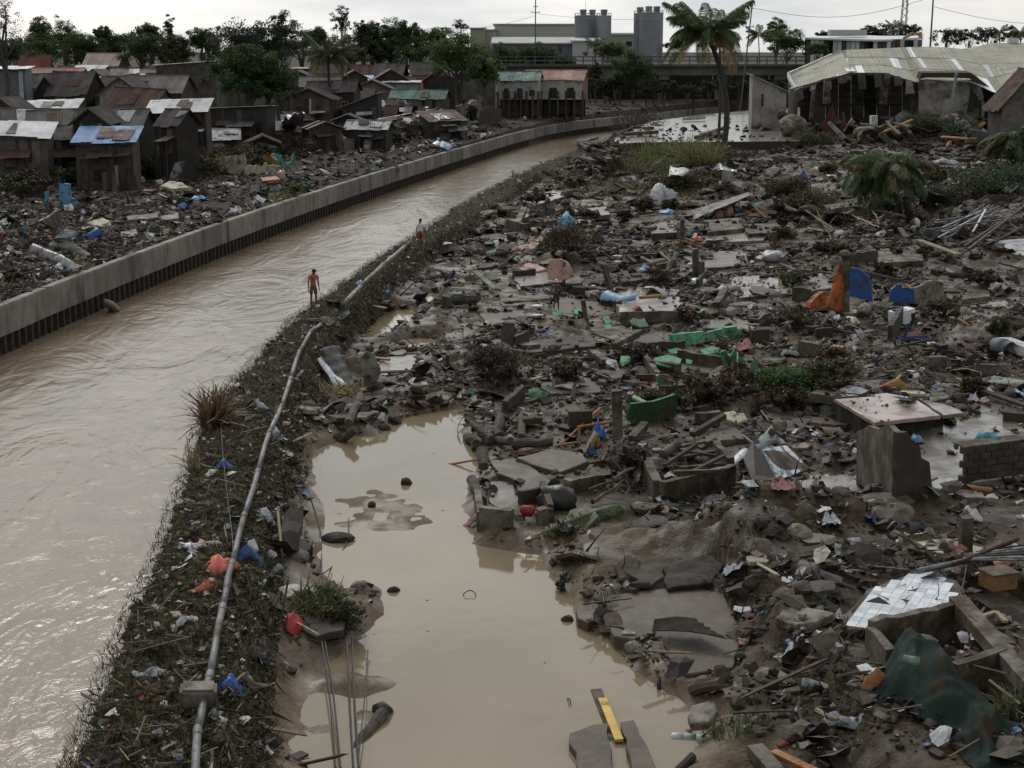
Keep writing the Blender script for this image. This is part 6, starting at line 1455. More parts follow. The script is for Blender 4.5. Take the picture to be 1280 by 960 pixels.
# tiled wall panel with wavy bands
def tile_panel():
 cs = [G(950,562,dz=.95),G(982,557,dz=.75),G(1011,585,dz=.25),G(972,603,dz=.3)]; b = cs[3]; root = thing('tiled_wall_panel','fallen wall panel with white tiles and wavy blue and brown bands','wall panel',b); cs = [c - b for c in cs]
 n = (cs[1] - cs[0]).cross(cs[3] - cs[0]).normalized(); n = n if n.z > 0 else -n
 f = lambda u,v: cs[0].lerp(cs[1],u).lerp(cs[3].lerp(cs[2],u),v)
 MB().add([f(-.03,-.03),f(1.03,-.03),f(1.03,1.03),f(-.03,1.03)] + [f(u,v) - n * .13 for u,v in ((-.03,-.03),(1.03,-.03),(1.03,1.03),(-.03,1.03))],[(0,1,2,3),(4,5,6,7)[::-1],(0,1,5,4),(1,2,6,5),(2,3,7,6),(3,0,4,7)]).build('panel_back',M['concrete'],root)
 cols = [(0,.07,'b'),(.07,.34,'w'),(.34,.48,'b'),(.48,.74,'w'),(.74,.82,'r'),(.82,1,'w')]
 for k in range(4):
  for u0,u1,t in cols:
   if t == 'w' and k == 3 and u0 > .8: continue
   N_ = 6; vs = []
   for j in range(N_ + 1):
    v = (k + .02 + .96 * j / N_) / 4; wv = lambda u: 0 if u in (0,1) else .022 * math.sin(v * 4 * 6.283)
    vs += [f(u0 + .006 + wv(u0),v) + n * .006,f(u1 - .006 + wv(u1),v) + n * .006]
   top = [p + n * .014 for p in vs]; kk = len(vs)
   fs = [(2 * j,2 * j + 1,2 * j + 3,2 * j + 2) for j in range(N_)]; fs = [tuple(kk + q for q in g) for g in fs] + [(0,1,kk + 1,kk),(2 * N_,2 * N_ + 1,kk + 2 * N_ + 1,kk + 2 * N_)] + [(2 * j,2 * j + 2,kk + 2 * j + 2,kk + 2 * j) for j in range(N_)] + [(2 * j + 1,2 * j + 3,kk + 2 * j + 3,kk + 2 * j + 1) for j in range(N_)]
   MB().add(vs + top,fs).build('tile',M[{'w': 'white_tile','b': 'blue_tile_band','r': 'red_brown_band'}[t]],root)
 c2 = [G(930,578,dz=.85),G(942,556,dz=1.0),G(972,604,dz=.32),G(946,618,dz=.08)]; c2 = [c - b for c in c2]; n2 = (c2[1] - c2[0]).cross(c2[3] - c2[0]).normalized()
 n2 = n2 if n2.y < 0 else -n2
 MB().add(c2 + [c - n2 * .12 for c in c2],[(0,1,2,3),(4,5,6,7)[::-1],(0,1,5,4),(1,2,6,5),(2,3,7,6),(3,0,4,7)]).build('return_wall',M['concrete_dark'],root)
tile_panel()
for i,(a,b,l) in enumerate([((900,585),(930,560),'shiny tin gutter strip behind the blue banded panel'),((925,545),(945,558),'second bent tin strip beside the shiny gutter'),((935,560),(968,548),'crumpled tin strip leading to the pale sack')]): SH('metal_strip',l,'metal strip',[(*a,.5),(a[0] + 8,a[1] + 5,.45),(b[0] + 8,b[1] + 5,.5),(*b,.55)],'tin_bright',.07,.04,.08,group='shiny tin strips')
CL('plastic_bag','pale mint sack crumpled over the tin strips','sack',963,553,.8,.7,'cloth_mint',.35)
# corner of a house, pink floor, block wall
SF('raised earth block under the pink floor',[(1040,499),(1150,492),(1180,515),(1100,533),(1093,530)],.72,.9,'mud_clod',jit=.1)
S('tiled_floor','pink tiled house floor on a raised block, wet and bare','floor',[(1042,497),(1108,491),(1142,497),(1176,519),(1093,528)],.86,.12,'pink_tile',jit=.03)
SF('grey broken floor continuing the pink tiled floor',[(1179,519),(1205,516),(1190,508),(1148,497)],.8,.12,'floor_screed')
SF('muddy cement floor behind the pink tiled floor',[(1012,491),(1040,479),(1100,474),(1138,480),(1140,492),(1104,490),(1040,495)],.75,.3,'concrete')
SF('wide wet cement floor between the corner wall and the block wall',[(1122,545),(1200,525),(1225,505),(1255,520),(1300,545),(1215,600),(1165,615),(1150,585)],.25,.3,'floor_screed',jit=.06)
WF('broken cement corner wall, face towards the pond, below the pink floor',(1070,603),(1119,630),[(1070,603),(1071,540),(1085,532),(1098,536),(1110,531),(1121,541),(1118,630)],.16,'concrete',jit=.025)
WF('broken cement corner wall with stepped ragged side, next to the wet floor',(1119.5,630),(1168,618),[(1119.5,630),(1122,541),(1134,540),(1141,552),(1150,558),(1152,572),(1162,578),(1164,598),(1167,619)],.16,'concrete_dark',jit=.03)
SF('muddy wet floor at the foot of the cement corner wall',[(1005,600),(1060,592),(1118,632),(1085,640),(1000,648),(985,620)],.12,.4,'floor_screed',jit=.06)
def block_wall(label,A,Bp,rows,cols,bl=.4,bh=.2,th=.15,group=None):
 a = G(*A); b = G(*Bp); t = (b - a); t.z = 0; t.normalize(); root = thing('block_wall',label,'block wall',a,math.atan2(t.y,t.x),group); rnd = newrnd()
 for r in range(rows):
  for c in range(cols):
   if r == rows - 1 and rnd.random() < .12: continue
   m = MB(); m.box((0,0,0),(bl - .02,th,bh - .02),jit=.008,rnd=rnd); m.build('concrete_block',M['concrete_dark'],root,loc=(bl * (c + .5 + .5 * (r % 2)) - .1,rj(rnd,.012),bh * (r + .5) + .02))
 L = bl * cols; MB().box((L / 2,th * .15,bh * rows / 2),(L - .1,th * .6,bh * rows - .06)).build('mortar_core',M['concrete'],root); return root,t
r_,t_ = block_wall('dark concrete block wall standing beside the wet floor, laundry on top',(1203,603),(1290,592),5,7)
MB().box((1.4,.22,1.03),(2.9,.55,.05),jit=.02).build('top_slab',M['concrete'],r_)
B('post','orange painted post at the end of the concrete block wall','post',(1205,598),(1206,570),.09,.09,'wood_orange',0,.75)
lump_bag('laundry','teal and purple bundle of clothes on the block wall top','bundle',1236,541,.36,'cloth_teal'); bpy.data.objects['laundry'].location = G(1236,600) + Vector((0,.3,1.12))
BL('short brown log on the slab before the block wall',(1203,608),(1240,614),.18,.18,'wood_orange',.3,.2,None,True,9)
SC('flat worn slab under the short brown log',[(1195,602),(1253,595),(1256,608),(1215,618),(1192,612)],.2,.15,'concrete')
lump_bag('plastic_bag','grey plastic sack beside the short brown log','sack',1188,612,.35,'pale_plastic')
ROCK('boulder','pale rounded boulder on the earth bank under the corner wall','boulder',1116,652,.5,'stone',(1.1,.8,.75))
ROCK('stone','small tan stone below the pale boulder','stone',1120,671,.17,'stone')
SC('long grey stone slab lying on the rocky bank',[(992,702),(1005,697),(1050,698),(1056,708),(1040,716),(1000,718)],.6,.14,'concrete',(0,-.1))
SC('angular slab leaning against the long grey one',[(1062,684),(1097,677),(1095,693),(1083,700),(1060,697)],.55,.14,'concrete',(.05,-.15))
SC('pointed slab fragment below the angular slab',[(1056,712),(1075,696),(1090,700),(1075,715),(1053,721)],.45,.12,'concrete',(.0,-.1))
PC('broken concrete post with white rags on top, by the pipe bundle',(1206,694),(1208,646),.32,'concrete',d=.25)
CL('plastic_bag','white rags lying on the broken concrete post','rag',1212,652,.6,.5,'white_paint',.3);
B('pipe','grey steel pipe resting above the white tile slab','pipe',(1148,714),(1224,697),.13,.13,'steel',.4,.45,None,True,9,.02)
B('pipe','dark red pipe crossing behind the grey steel pipe','pipe',(1192,706),(1272,674),.1,.1,'dark_red_cloth',.4,.6,None,True,8,.02)
for i in range(6): B('metal_rod','thin metal rod in the twisted bundle at the post foot','metal rod',(1200 + i * 4,700 - i * 2),(1280 + (i * 7) % 13,700 - i * 4),.045,.045,('steel','tin','tin_dark')[i % 3],.35,.4 + .05 * i,'thin rods bundle by the concrete post',True,6,.02)
# broken foundation at the pond and things round it
BOXW('near wall of the pond side foundation, broken in the middle',(601,664),(640,658),.4,.2,'concrete'); BOXW('stub of near foundation wall beside the orange bottle',(672,654),(690,651),.35,.2,'concrete')
BOXW('pond facing wall of the broken foundation',(601,662),(596,622),.4,.18,'concrete'); BOXW('inner cross wall of the broken foundation',(650,630),(678,624),.35,.15,'concrete_dark'); BOXW('side wall of the foundation next to the black sack',(688,650),(678,622),.4,.16,'concrete')
S('mud_slab','silted floor of the broken foundation at the pond','floor',[(612,575),(650,572),(688,600),(703,620),(655,628),(645,600),(618,590)],.2,.4,'mud_floor')
SC('wet grey floor patch inside the broken foundation',[(612,602),(640,600),(652,625),(630,640),(612,628)],.05,.1,'concrete_wet')
SM('lifted silt covered plate behind the broken foundation',[(645,572),(690,560),(728,566),(735,576),(700,590),(665,580)],.3,.2,'mud_floor',(0,.05))
BL('upright mud caked log at the head of the broken foundation',(604,583),(601,562),.32,.32,'bark',.2,.6,None,True,10)
BL('mud caked log lying along the pond side of the foundation',(590,600),(603,626),.3,.3,'bark',.3,.25,None,True,10)
lump_bag('sack','black sack lying beside the foundation wall','sack',696,634,.5,'black_plastic',(1,.8,.8))
root = thing('canister','orange red gas canister lying on the near foundation wall','canister',G(661,652) + Vector((0,0,.12)),R(-10)); MB().tube([(-.2,0,.14),(-.16,0,.16),(.1,0,.16),(.14,0,.14)],[.1,.15,.15,.1],12).build('tank',M['red'],root,True); MB().tube([(.14,0,.15),(.24,0,.15)],[.08,.08],10).build('valve_collar',M['pale_plastic'],root,True)
CR('pink and purple rags along the pond side of the foundation',594,655,.3,.8,'cloth_pink',.15,R(80))
BP('ochre board end sticking out below the near foundation wall',(637,672),(650,664),.2,.08,'wood_orange',.1,.15)
o = bpy.data.objects.new('palm_frond',frond_mesh(77,3.0,.22,34,.045,.62,(.045,.075,.022),.1,'palm_frond')); p = G(672,685); link(o); o.location = p + Vector((-.05,0,.3)); o.rotation_euler = (R(20),R(-10),R(38)); tag(o,'green palm frond lying half in the pond below the black sack','palm frond')
SC('six sided grey slab piece at the pond by the palm frond',[(729,680),(742,674),(749,682),(746,694),(731,693)],.4,.1,'concrete_pale',(0,-.2))
SC('dark slab sloping into the mud heap by the palm frond',[(768,706),(785,692),(800,700),(795,722),(775,722)],.35,.15,'concrete_dark',(0,-.3))
SC('large dark wet slab on the bank end above the mud floor',[(828,708),(885,692),(905,705),(890,728),(835,735)],.3,.3,'mud_clod',(0,-.1))
BOXW('row of low blocks before the root heap',(708,615),(752,606),.35,.3,'concrete','foundation_wall')
BOXW('front wall of the square foundation filled with timber',(826,630),(916,609),.62,.2,'concrete'); BOXW('short wall of the square foundation towards the root heap',(806,597),(822,628),.6,.25,'concrete'); BOXW('end wall of the square foundation by the tiled panel',(913,604),(895,572),.5,.2,'concrete')
for i,(a,b,w_) in enumerate([((818,565),(880,552),.14),((835,575),(905,562),.12),((828,560),(895,570),.1),((850,585),(908,580),.12),((830,582),(870,556),.09),((865,590),(905,570),.1),((842,590),(900,588),.12)]): B('timber',('dark timber length in the timber filled foundation','split timber across the filled foundation')[i % 2],'timber',a,b,w_,.08,'wood_dark' if i % 3 else 'wood',.35 + .06 * i,.4 + .05 * i,'timbers in the square foundation')
ROCK('rubble_block','tan rounded block on the corner of the timber filled foundation','rubble',816,588,.42,'stone',(1,.7,.6))
lump_bag('plastic_bag','white tied bag on the timber filled foundation','plastic bag',826,570,.32,'cloth_white')
B('pipe','short broken concrete pipe next to the white tied bag','pipe',(828,568),(848,556),.28,.28,'concrete',.45,.5,None,True,12,.02)
BUSH('root_heap','dark heap of torn roots and bark below the concrete post','root heap',785,598,.75,.6,(.026,.02,.015),53,.14,26,34)
for i,(a,b) in enumerate([((762,575),(795,610)),((775,560),(785,612)),((800,560),(790,610)),((765,600),(810,575)),((742,628),(780,600)),((735,612),(776,598))]): B('root',('thick bark strip hanging from the root heap','bare root arm reaching out of the root heap')[i > 3],'root',a,b,.1,.1,'bark' if i < 4 else 'wood',.8 if i < 4 else .1,.1 if i < 4 else .5,'roots of the root heap',True,6,.3,.6)
CR('bright blue rag twisted on a stick before the concrete post',749,548,.35,.7,'blue_plastic',.5)
CR('second blue rag lower on the leaning stick',737,568,.35,.4,'cloth_blue',.25)
B('plank','wooden stake leaning by the blue rags','stake',(732,566),(746,540),.16,.12,'wood_pale',.1,.6)
CR('ochre cloth scrap by the wooden stake',744,560,.3,.3,'mustard_paint',.3)
B('bamboo_pole','orange rod slanting up from the mud before the post','pole',(703,554),(750,510),.07,.07,'orange_paint',.1,.35,None,True,6)
B('bamboo_pole','orange brown rod lying towards the concrete post','pole',(722,534),(770,526),.09,.09,'wood_orange',.3,.35,None,True,6)
B('bamboo_pole','short orange peg hanging under the crossing rods','peg',(724,550),(724,534),.08,.08,'wood_orange',0,.35,None,True,6)
PC('tall bare concrete post standing before the dark green wall',(772,549),(771,488),.34,'concrete',d=.3)
# log pile at the pond head
for i,(a,b,w_,l) in enumerate([((622,545),(624,513),.3,'upright bark log of the log pile'),((650,545),(655,515),.25,'thin upright log of the log pile'),((585,545),(600,556),.3,'dark wet log lying at the pond in the log pile'),((590,530),(615,548),.2,'mossy log across the log pile front'),((612,552),(640,550),.26,'log lying along the water under the log pile'),((640,556),(690,552),.28,'long mud coated log beyond the log pile'),((592,562),(596,543),.2,'pegged log stub in the water at the log pile')]): BL(l,a,b,w_,w_,'bark',.15,.3,'logs piled at the pond head',True,9,.14)
SC('speckled concrete step piece on the log pile heap',[(652,515),(678,513),(678,522),(653,524)],.5,.2,'concrete')
BUSH('brush_heap','dark matted brush heap with rags above the log pile','brush heap',620,475,1.2,.7,(.036,.03,.02),54,.13,46,60)
TUFT('straw_heap','tangled dead stalks over the brush heap','straw',630,458,1.1,.6,(.075,.058,.034),40,420,.8,lay=1.0)
CL('plastic_bag','green plastic net on the mud beside the brush heap','plastic net',672,497,.8,.7,'dark_green_paint',.3)
B('plank','pale yellow lath on top of the brush heap','lath',(622,434),(655,439),.1,.05,'wood_pale',.5,.55)
post('stump','short trunk stump with snagged cloth behind the brush heap','stump',(633,432),(637,402),.5,'bark',d=.45)
# heap of corrugated sheets at the dyke
HM('dark corrugated sheet standing in the heap below the dyke',[(400,437,.8),(422,432,1.0),(445,480,.25),(430,487,.1)],'tin_dark',.1,.05,.05,0)
HM('bent blue grey tin sheet with bright rim in the heap',[(398,448,.6),(404,445,.65),(432,482,.25),(420,487,.1)],'tin_bright',.1,.1,.06,0)
WF('pale grey slab with torn edges leaning in the dyke heap',(446,486),(472,482),[(446,446),(454,438),(462,440),(474,460),(470,481),(460,476),(452,462)],.08,'concrete_pale',lean=-.2)
HM('rust red corrugated piece stuck below the leaning slab',[(452,466,.5),(462,465,.5),(466,486,.1),(456,487,.1)],'dark_red_cloth',.08,.02,.03,1)
TUFT('straw_heap','bleached banana leaf litter heap below the tin sheets','leaf litter',428,492,.7,.5,(.19,.155,.085),41,260,.6,lay=1.1,wid=1.8)
TUFT('straw_heap','scattered pale husks at the mud edge under the dyke','leaf litter',400,510,.6,.25,(.22,.19,.12),42,90,.25,lay=1.2,wid=2.0)
SC('pale flat floor strip between canal and heap',[(470,448),(520,443),(522,461),(475,470)],.2,.5,'floor_screed')
SC('silted sloping plate at the pond head, towards the log pile',[(523,498),(560,480),(570,492),(560,500),(530,503)],.1,.2,'concrete')
SC('small grey slab beside the white puddle',[(485,437),(503,425),(510,431),(492,443)],.25,.1,'concrete')
BL('soil caked log beyond the canal',(552,378),(587,374),.55,.5,'bark',.25,.25,None,True,9,.25)
BP('grey plank with white edge on the rubble past the canal',(594,340),(620,362),.3,.08,'concrete_pale',.5,.3)
BB('pale driftwood branch at the dyke foot',(492,378),(516,355),.1,.1,'wood',.2,.7,None,True,6,.3,.5)
# green house remains
WF('dark green painted wall remnant standing behind the concrete post',(784,530),(846,524),[(784,530),(787,504),(805,502),(828,497),(842,492),(846,508),(843,522),(830,527)],.14,'dark_green_paint',lean=-.15)
WF('light green wall shard with pointed top above the dark green wall',(820,497),(842,494),[(821,470),(824,468),(834,478),(840,488),(840,496),(828,496)],.12,'green_paint')
WF('long bright green parapet piece lying on its side',(842,434),(884,430),[(842,433),(843,419),(862,417),(883,415),(884,427),(865,431)],.2,'green_paint',lean=.4)
WF('bright green parapet piece beside a second one, cracked across',(886,428),(906,426),[(886,427),(887,416),(900,413),(906,412),(906,424)],.2,'green_paint',lean=.4)
WF('square bright green wall end of the cracked parapet',(906,427),(928,425),[(906,426),(907,410),(921,408),(922,412),(928,412),(928,425)],.3,'green_paint')
WF('green wall with sawtooth broken top near the pink scraps',(898,462),(934,460),[(898,440),(905,436),(911,447),(916,435),(922,443),(930,450),(933,456),(930,465),(915,462),(905,455)],.12,'green_paint',lean=-.3)
WF('small green upright shard at the bush side',(937,470),(945,469),[(937,469),(939,452),(945,450),(945,468)],.12,'green_paint')
for pts,l,z in [([(787,400),(792,397),(800,399),(806,397),(812,408),(800,409),(790,405)],'flat green wall flake against the dark foundation',.5),([(752,396),(760,394),(765,402),(758,405)],'upper of two rounded green flakes by the concrete stub',.4),([(755,405),(763,404),(765,413),(757,413)],'lower of two rounded green flakes by the concrete stub',.3),([(776,444),(790,445),(787,452),(778,458),(775,452)],'curled green flake by the mud blocks',.4),([(690,390),(704,388),(702,393),(692,395)],'oval green flake at the feet of the capped boy',.25),([(717,386),(727,385),(725,393),(718,393)],'green flake behind the oval green one',.3),([(834,437),(846,434),(857,438),(850,442),(838,441)],'thin green flake before the bright parapet',.35),([(817,447),(835,443),(852,448),(850,455),(838,458),(820,454)],'broad green flake crowning a mud mound',.6),([(857,448),(866,450),(864,455),(858,454)],'green chip on the rim of the mud mound',.45),([(875,437),(888,433),(900,434),(898,440),(880,443)],'green plate leaning at the parapet foot',.4),([(838,496),(852,488),(858,492),(850,500),(840,499)],'heart shaped green flake beside the dark wall',.35),([(870,485),(880,483),(879,490),(871,491)],'bright green chip beside the dark green wedge',.35),([(898,478),(912,472),(913,483),(902,483)],'dark green wedge of wall near pink rags',.4),([(605,344),(622,342),(626,348),(612,351)],'dull green wall flake lying on the rubble past the canal',.35),([(690,277),(705,275),(706,283),(692,284)],'green roof scrap behind the pink slab',.5),([(792,493),(812,503),(808,505),(790,496)],'mint lath laid on the dark green wall',.7)]:
 S('wall_flake',l,'wall flake',pts,z,.07,'mint_paint' if 'mint' in l else 'dark_green_paint' if 'dark' in l or 'dull' in l else 'green_paint',(0,.25),'broken pieces of green wall',floor=False)
BOXW('curved low wall round the green crowned mud mound',(812,462),(850,468),.35,.2,'concrete'); BOXW('low wall running from the mud mound to the green shard',(806,452),(822,478),.3,.2,'concrete')
SF('wet smooth floor in front of the sawtooth green wall',[(845,455),(885,448),(915,465),(905,480),(860,485),(842,478)],.1,.3,'mud_floor')
SF('wet smooth floor before the curved low wall',[(790,455),(808,452),(820,480),(800,482),(788,478)],.1,.3,'mud_floor')
SF('silted floor leading to the bright green parapet',[(790,420),(838,412),(846,430),(815,440),(795,436)],.15,.3,'mud_floor')
BUSH('green_bush','fresh green bush growing beside the pink tiled floor','bush',985,495,2.0,.6,(.05,.095,.028),55,.14,90,44,ry=1.1,fill=.8)
CL('plastic_bag','pink and white rags heaped behind the sawtooth green wall','rag',930,438,.9,.6,'cloth_pink',.3)
CL('plastic_bag','pink rags in the rubble by the dark green wedge','rag',917,474,.7,.5,'cloth_pink',.25)
CB('dark bag heap near the green crowned mound',817,442,.7,.5,'black_plastic',.3)
B('pipe','thin white pipe sticking up in front of the sawtooth wall','pipe',(922,472),(922,440),.05,.05,'white_paint',.1,.9,None,True,6)
for pts,l in [([(905,515),(918,513),(925,520),(918,527),(906,523)],'pale broken plate on top of the stony heap'),([(918,517),(930,516),(935,524),(922,528)],'second pale plate overlapping on the stony heap')]: SC(l,pts,.6,.06,'cream_paint',(0,-.2),floor=False)
# orange and blue house remains
WF('low orange wall end sloping up from the mud',(1012,388),(1034,384),[(1012,385),(1014,378),(1028,365),(1034,365),(1034,384)],.25,'orange_paint')
WF('tall torn orange wall fin beside the concrete pillar',(1036,396),(1058,392),[(1036,384),(1040,370),(1045,345),(1051,330),(1054,332),(1056,365),(1058,392),(1050,395)],.15,'orange_paint')
PC('concrete pillar with a muddy rag on its head between orange and blue walls',(1057,392),(1057,316),.42,'concrete',d=.3)
lump_bag('cloth_bundle','muddy rag bundle hung on the pillar head','bundle',1056,392,.32,'wood'); bpy.data.objects['cloth_bundle'].location = PY(1056,318,G(1057,392).y)
WF('bright blue wall panel with ragged edge behind the pillar',(1058,380),(1092,382),[(1058,370),(1060,348),(1064,335),(1074,337),(1086,347),(1089,365),(1091,378),(1075,374)],.14,'blue_paint',lean=.1)
WF('low blue wall stretch joining the white wall',(1113,384),(1143,384),[(1113,382),(1114,362),(1120,357),(1128,360),(1134,359),(1143,362),(1143,383)],.15,'blue_paint')
WF('low white grey wall stretch beyond the blue one',(1143.5,384),(1180,380),[(1143.5,383),(1143.5,360),(1152,357),(1160,352),(1172,351),(1179,354),(1180,379)],.16,'concrete_pale')
def washer():
 p = G(1128,404); root = thing('washing_machine','white washing machine tipped over before the blue wall','washing machine',p,R(25)); root.rotation_euler = (R(0),R(-8),R(25))
 MB().box((0,0,.32),(1.0,.62,.6),jit=.01).build('cabinet',M['white_clean'],root); MB().box((-.12,0,.632),(.5,.4,.03)).build('lid',M['white_paint'],root); MB().box((-.32,.0,.66),(.2,.2,.06),jit=.02).build('control_panel',M['black_plastic'],root)
 MB().box((.36,-.32,.25),(.2,.04,.36)).build('open_side',M['black_plastic'],root)
washer()
ROCK('rubble_block','pale rounded plaster lump under the blue panel','rubble',1080,396,.55,'concrete_pale',(1,.7,.8))
root = thing('plastic_tub','black oval tub under the orange wall','tub',G(1017,415)); MB().tube([(0,0,0),(0,0,.22),(0,0,.24),(0,0,.2)],[.3,.42,.44,.36],16,cap=False).build('tub_shell',M['black_plastic'],root,True); MB().tube([(0,0,.01),(0,0,.03)],[.3,.3],16).build('tub_floor',M['black_plastic'],root)
root = thing('plastic_tub','black round basin lying behind the white grey wall','tub',G(1192,346)); root.rotation_euler = (.4,.1,0); MB().tube([(0,0,0),(0,0,.25),(0,0,.28),(0,0,.22)],[.32,.5,.52,.4],16,cap=False).build('tub_shell',M['black_plastic'],root,True)
HM('white ribbed tin strip under the orange wall',[(1020,402,.3),(1048,394,.35),(1050,399,.2),(1025,408,.1)],'tin_bright',.1,.03,.03,1)
S('board','tan plywood board with a bent corner before the orange wall','board',[(1028,440),(1042,430),(1055,432),(1043,447)],.4,.03,'plyboard',(0,-.2),floor=False)
S('board','tan plywood board lying flat by the green bush','board',[(1026,462),(1032,452),(1050,450),(1062,458),(1060,464),(1040,467)],.4,.03,'plyboard',(0,-.15),floor=False)
S('board','small tan board corner sunk in the mud by the bush','board',[(980,466),(992,466),(994,470),(984,474)],.3,.03,'plyboard',floor=False)
CB('mint coloured scraps by the first plywood board',985,443,.9,.4,'cloth_mint',.2,0)
CB('pale mint bag between the plywood boards',1020,437,.6,.4,'cloth_mint',.2)
root = thing('plastic_crate','low dark blue crate with toys on the mud','crate',G(1143,428),R(6));
for q,d in (((0,0,.03),(1.3,.45,.03)),((0,-.22,.12),(1.3,.03,.2)),((0,.22,.12),(1.3,.03,.2)),((-.64,0,.12),(.03,.4,.2)),((.64,0,.12),(.03,.4,.2))): MB().box(q,d).build('crate_side',M['blue_paint'],root)
CL('cloth','purple and red toy clutter in the low blue crate','toys',1143,424,.8,.3,'cloth_pink',.3,0)
S('board','red brown board end beside the low blue crate','board',[(1162,422),(1173,421),(1174,428),(1163,429)],.2,.06,'brick_red',floor=False)
S('board','dark blue board beyond the red brown board end','board',[(1172,421),(1196,419),(1195,424),(1174,427)],.2,.06,'cloth_blue',floor=False)
root = thing('drum','dented blue grey drum lying on its side near the picture edge','drum',G(1253,443),R(-70)); MB().tube([(-.45,0,.3),(-.42,0,.31),(-.15,0,.3),(-.13,0,.32),(.13,0,.32),(.15,0,.3),(.42,0,.31),(.45,0,.3)],[.29,.31,.3,.32,.32,.3,.31,.29],16,cap=False).build('drum_shell',M['bluegrey_wall'],root,True); MB().tube([(-.40,0,.3),(-.38,0,.3)],[.29,.29],16).build('drum_end',M['black_plastic'],root)
CC('mint and red patterned cloth strip dragged over planks at the edge',1245,480,2.6,.7,'cloth_mint',.25,R(-22))
BP('dark plank under the patterned mint cloth',(1215,484),(1285,508),.3,.08,'wood_dark',.25,.3)
CC('muddy yellow and maroon cloth heap on the cement floor',1118,486,1.0,.5,'mustard_paint',.25)
CL('cloth','maroon bag beside the yellow cloth heap','plastic bag',1106,489,.45,.3,'dark_red_cloth',.2)
CL('straw_heap','brown tuft of straw in a small puddle on the pink floor','straw',1133,503,.7,.35,'wood_dark',.16)
CB('muddy white bag at the far end of the pink floor',1168,502,.6,.35,'cream_paint',.2)
CL('plastic_bag','blue and white clothes by the ragged corner wall','cloth',1145,553,.4,.5,'light_blue',.25)
# further field: floors, pillars, sheets
for i,(pts,z,th,mt,l) in enumerate([
 ([(905,347),(950,344),(990,352),(985,366),(925,372),(908,362)],.35,.5,'floor_screed','wide pale wet floor with square corner past the twin pillars'),
 ([(970,335),(1030,338),(1040,360),(995,366),(992,352)],.3,.4,'concrete_wet','grey wet floor beside the wide pale one'),
 ([(770,375),(795,370),(850,371),(858,388),(775,390)],.7,.9,'floor_screed','raised wet floor with a tall dark front edge'),
 ([(730,360),(800,357),(850,362),(842,369),(770,373)],.45,.4,'floor_screed','flooded pale floor behind the raised one'),
 ([(642,345),(700,338),(705,352),(650,358)],.35,.4,'concrete_wet','flat wet floor below the pink wall'),
 ([(620,352),(690,352),(700,372),(625,378)],.2,.4,'concrete','muddy grey floor strip with sharp edge behind the capped boy'),
 ([(715,342),(760,340),(758,362),(715,358)],.5,.7,'concrete_dark','raised dark foundation block beside the leaning stake'),
 ([(772,340),(800,334),(822,338),(820,348),(778,352)],.7,.8,'concrete_dark','dark foundation edge below the white cups'),
 ([(880,275),(925,272),(930,285),(885,290)],.6,.3,'concrete','flat grey slab below the leaning roof panel'),
 ([(810,280),(845,276),(850,290),(815,292)],.6,.5,'concrete_wet','wet floor with a pale film in a row of floors'),
 ([(860,292),(905,288),(960,290),(955,300),(870,304)],.4,.4,'floor_screed','long flat floor behind the orange scrap'),
 ([(930,280),(990,278),(995,290),(935,292)],.6,.5,'concrete','brown dusted floor behind the grassy mound'),
 ([(850,318),(870,312),(930,315),(925,332),(880,335)],.35,.35,'concrete_wet','flat wet floor behind the twin pillars'),
 ([(800,325),(835,322),(850,335),(820,345)],.35,.3,'concrete','trodden floor next to the leaning trunk'),
 ([(640,428),(740,418),(745,432),(648,442)],.45,.6,'concrete_dark','long narrow foundation strip with weeds on its edge'),
 ([(735,398),(765,400),(800,418),(775,428),(742,415)],.25,.35,'concrete','grey plate under the mud blocks'),
 ([(690,370),(760,378),(768,392),(720,398),(690,390)],.15,.3,'mud_floor','brown silt floor round the capped boy'),
 ([(600,392),(655,388),(660,404),(610,410)],.15,.3,'mud_floor','silt covered floor plate past the canal'),
 ([(655,470),(700,462),(760,470),(750,490),(690,492)],.22,.3,'mud_floor','trampled muddy floor between brush heap and post'),
 ([(950,505),(1005,500),(1060,535),(1020,550),(965,535)],.1,.3,'mud_floor','shallow flooded floor beside the raised pink floor'),
 ([(870,535),(925,530),(935,548),(880,552)],.35,.3,'mud_floor','smooth silt terrace by the tin strips'),
 ([(1000,372),(1040,375),(1045,395),(1010,392)],.25,.3,'mud_floor','mud floor behind the orange wall'),
 ([(1180,358),(1230,355),(1240,370),(1185,376)],.35,.3,'concrete','concrete pad beyond the white grey wall'),
 ([(1030,255),(1060,250),(1062,258),(1035,262)],1.2,.3,'concrete','grey slab by the thicket of dead branches'),
 ([(1080,312),(1150,306),(1155,325),(1085,330)],.55,.3,'concrete','flat slab before the long white plank'),
 ([(870,400),(905,396),(945,402),(940,412),(880,410)],.2,.3,'concrete_wet','wet pale floor before the stone heap'),
 ([(930,395),(1000,385),(1010,400),(940,410)],.2,.3,'mud_floor','open mud floor between green parapet and orange wall'),
 ([(655,246),(705,235),(712,244),(662,258)],.3,.3,'floor_screed','grey puddled strip of path beside the far dyke'),
 ([(640,262),(668,252),(680,262),(650,275)],.3,.3,'concrete_wet','wet stepped floor by the grassy strip'),
 ([(718,262),(758,258),(762,268),(722,272)],.5,.3,'floor_screed','pale floor scrap behind the white bundle heap'),
 ([(700,275),(740,272),(745,280),(705,284)],.45,.3,'concrete_wet','small wet floor beside the green roof scrap')]):
 S('floor_slab',l,'floor',pts,z,th,mt,group='bare house floors left by the flood',jit=.08)
SLABS.append((np.array([PZ(x,y,2.1).xy[:] for x,y in [(745,181),(1000,176),(1010,148),(840,146),(790,160)]]),2.1 + 0))
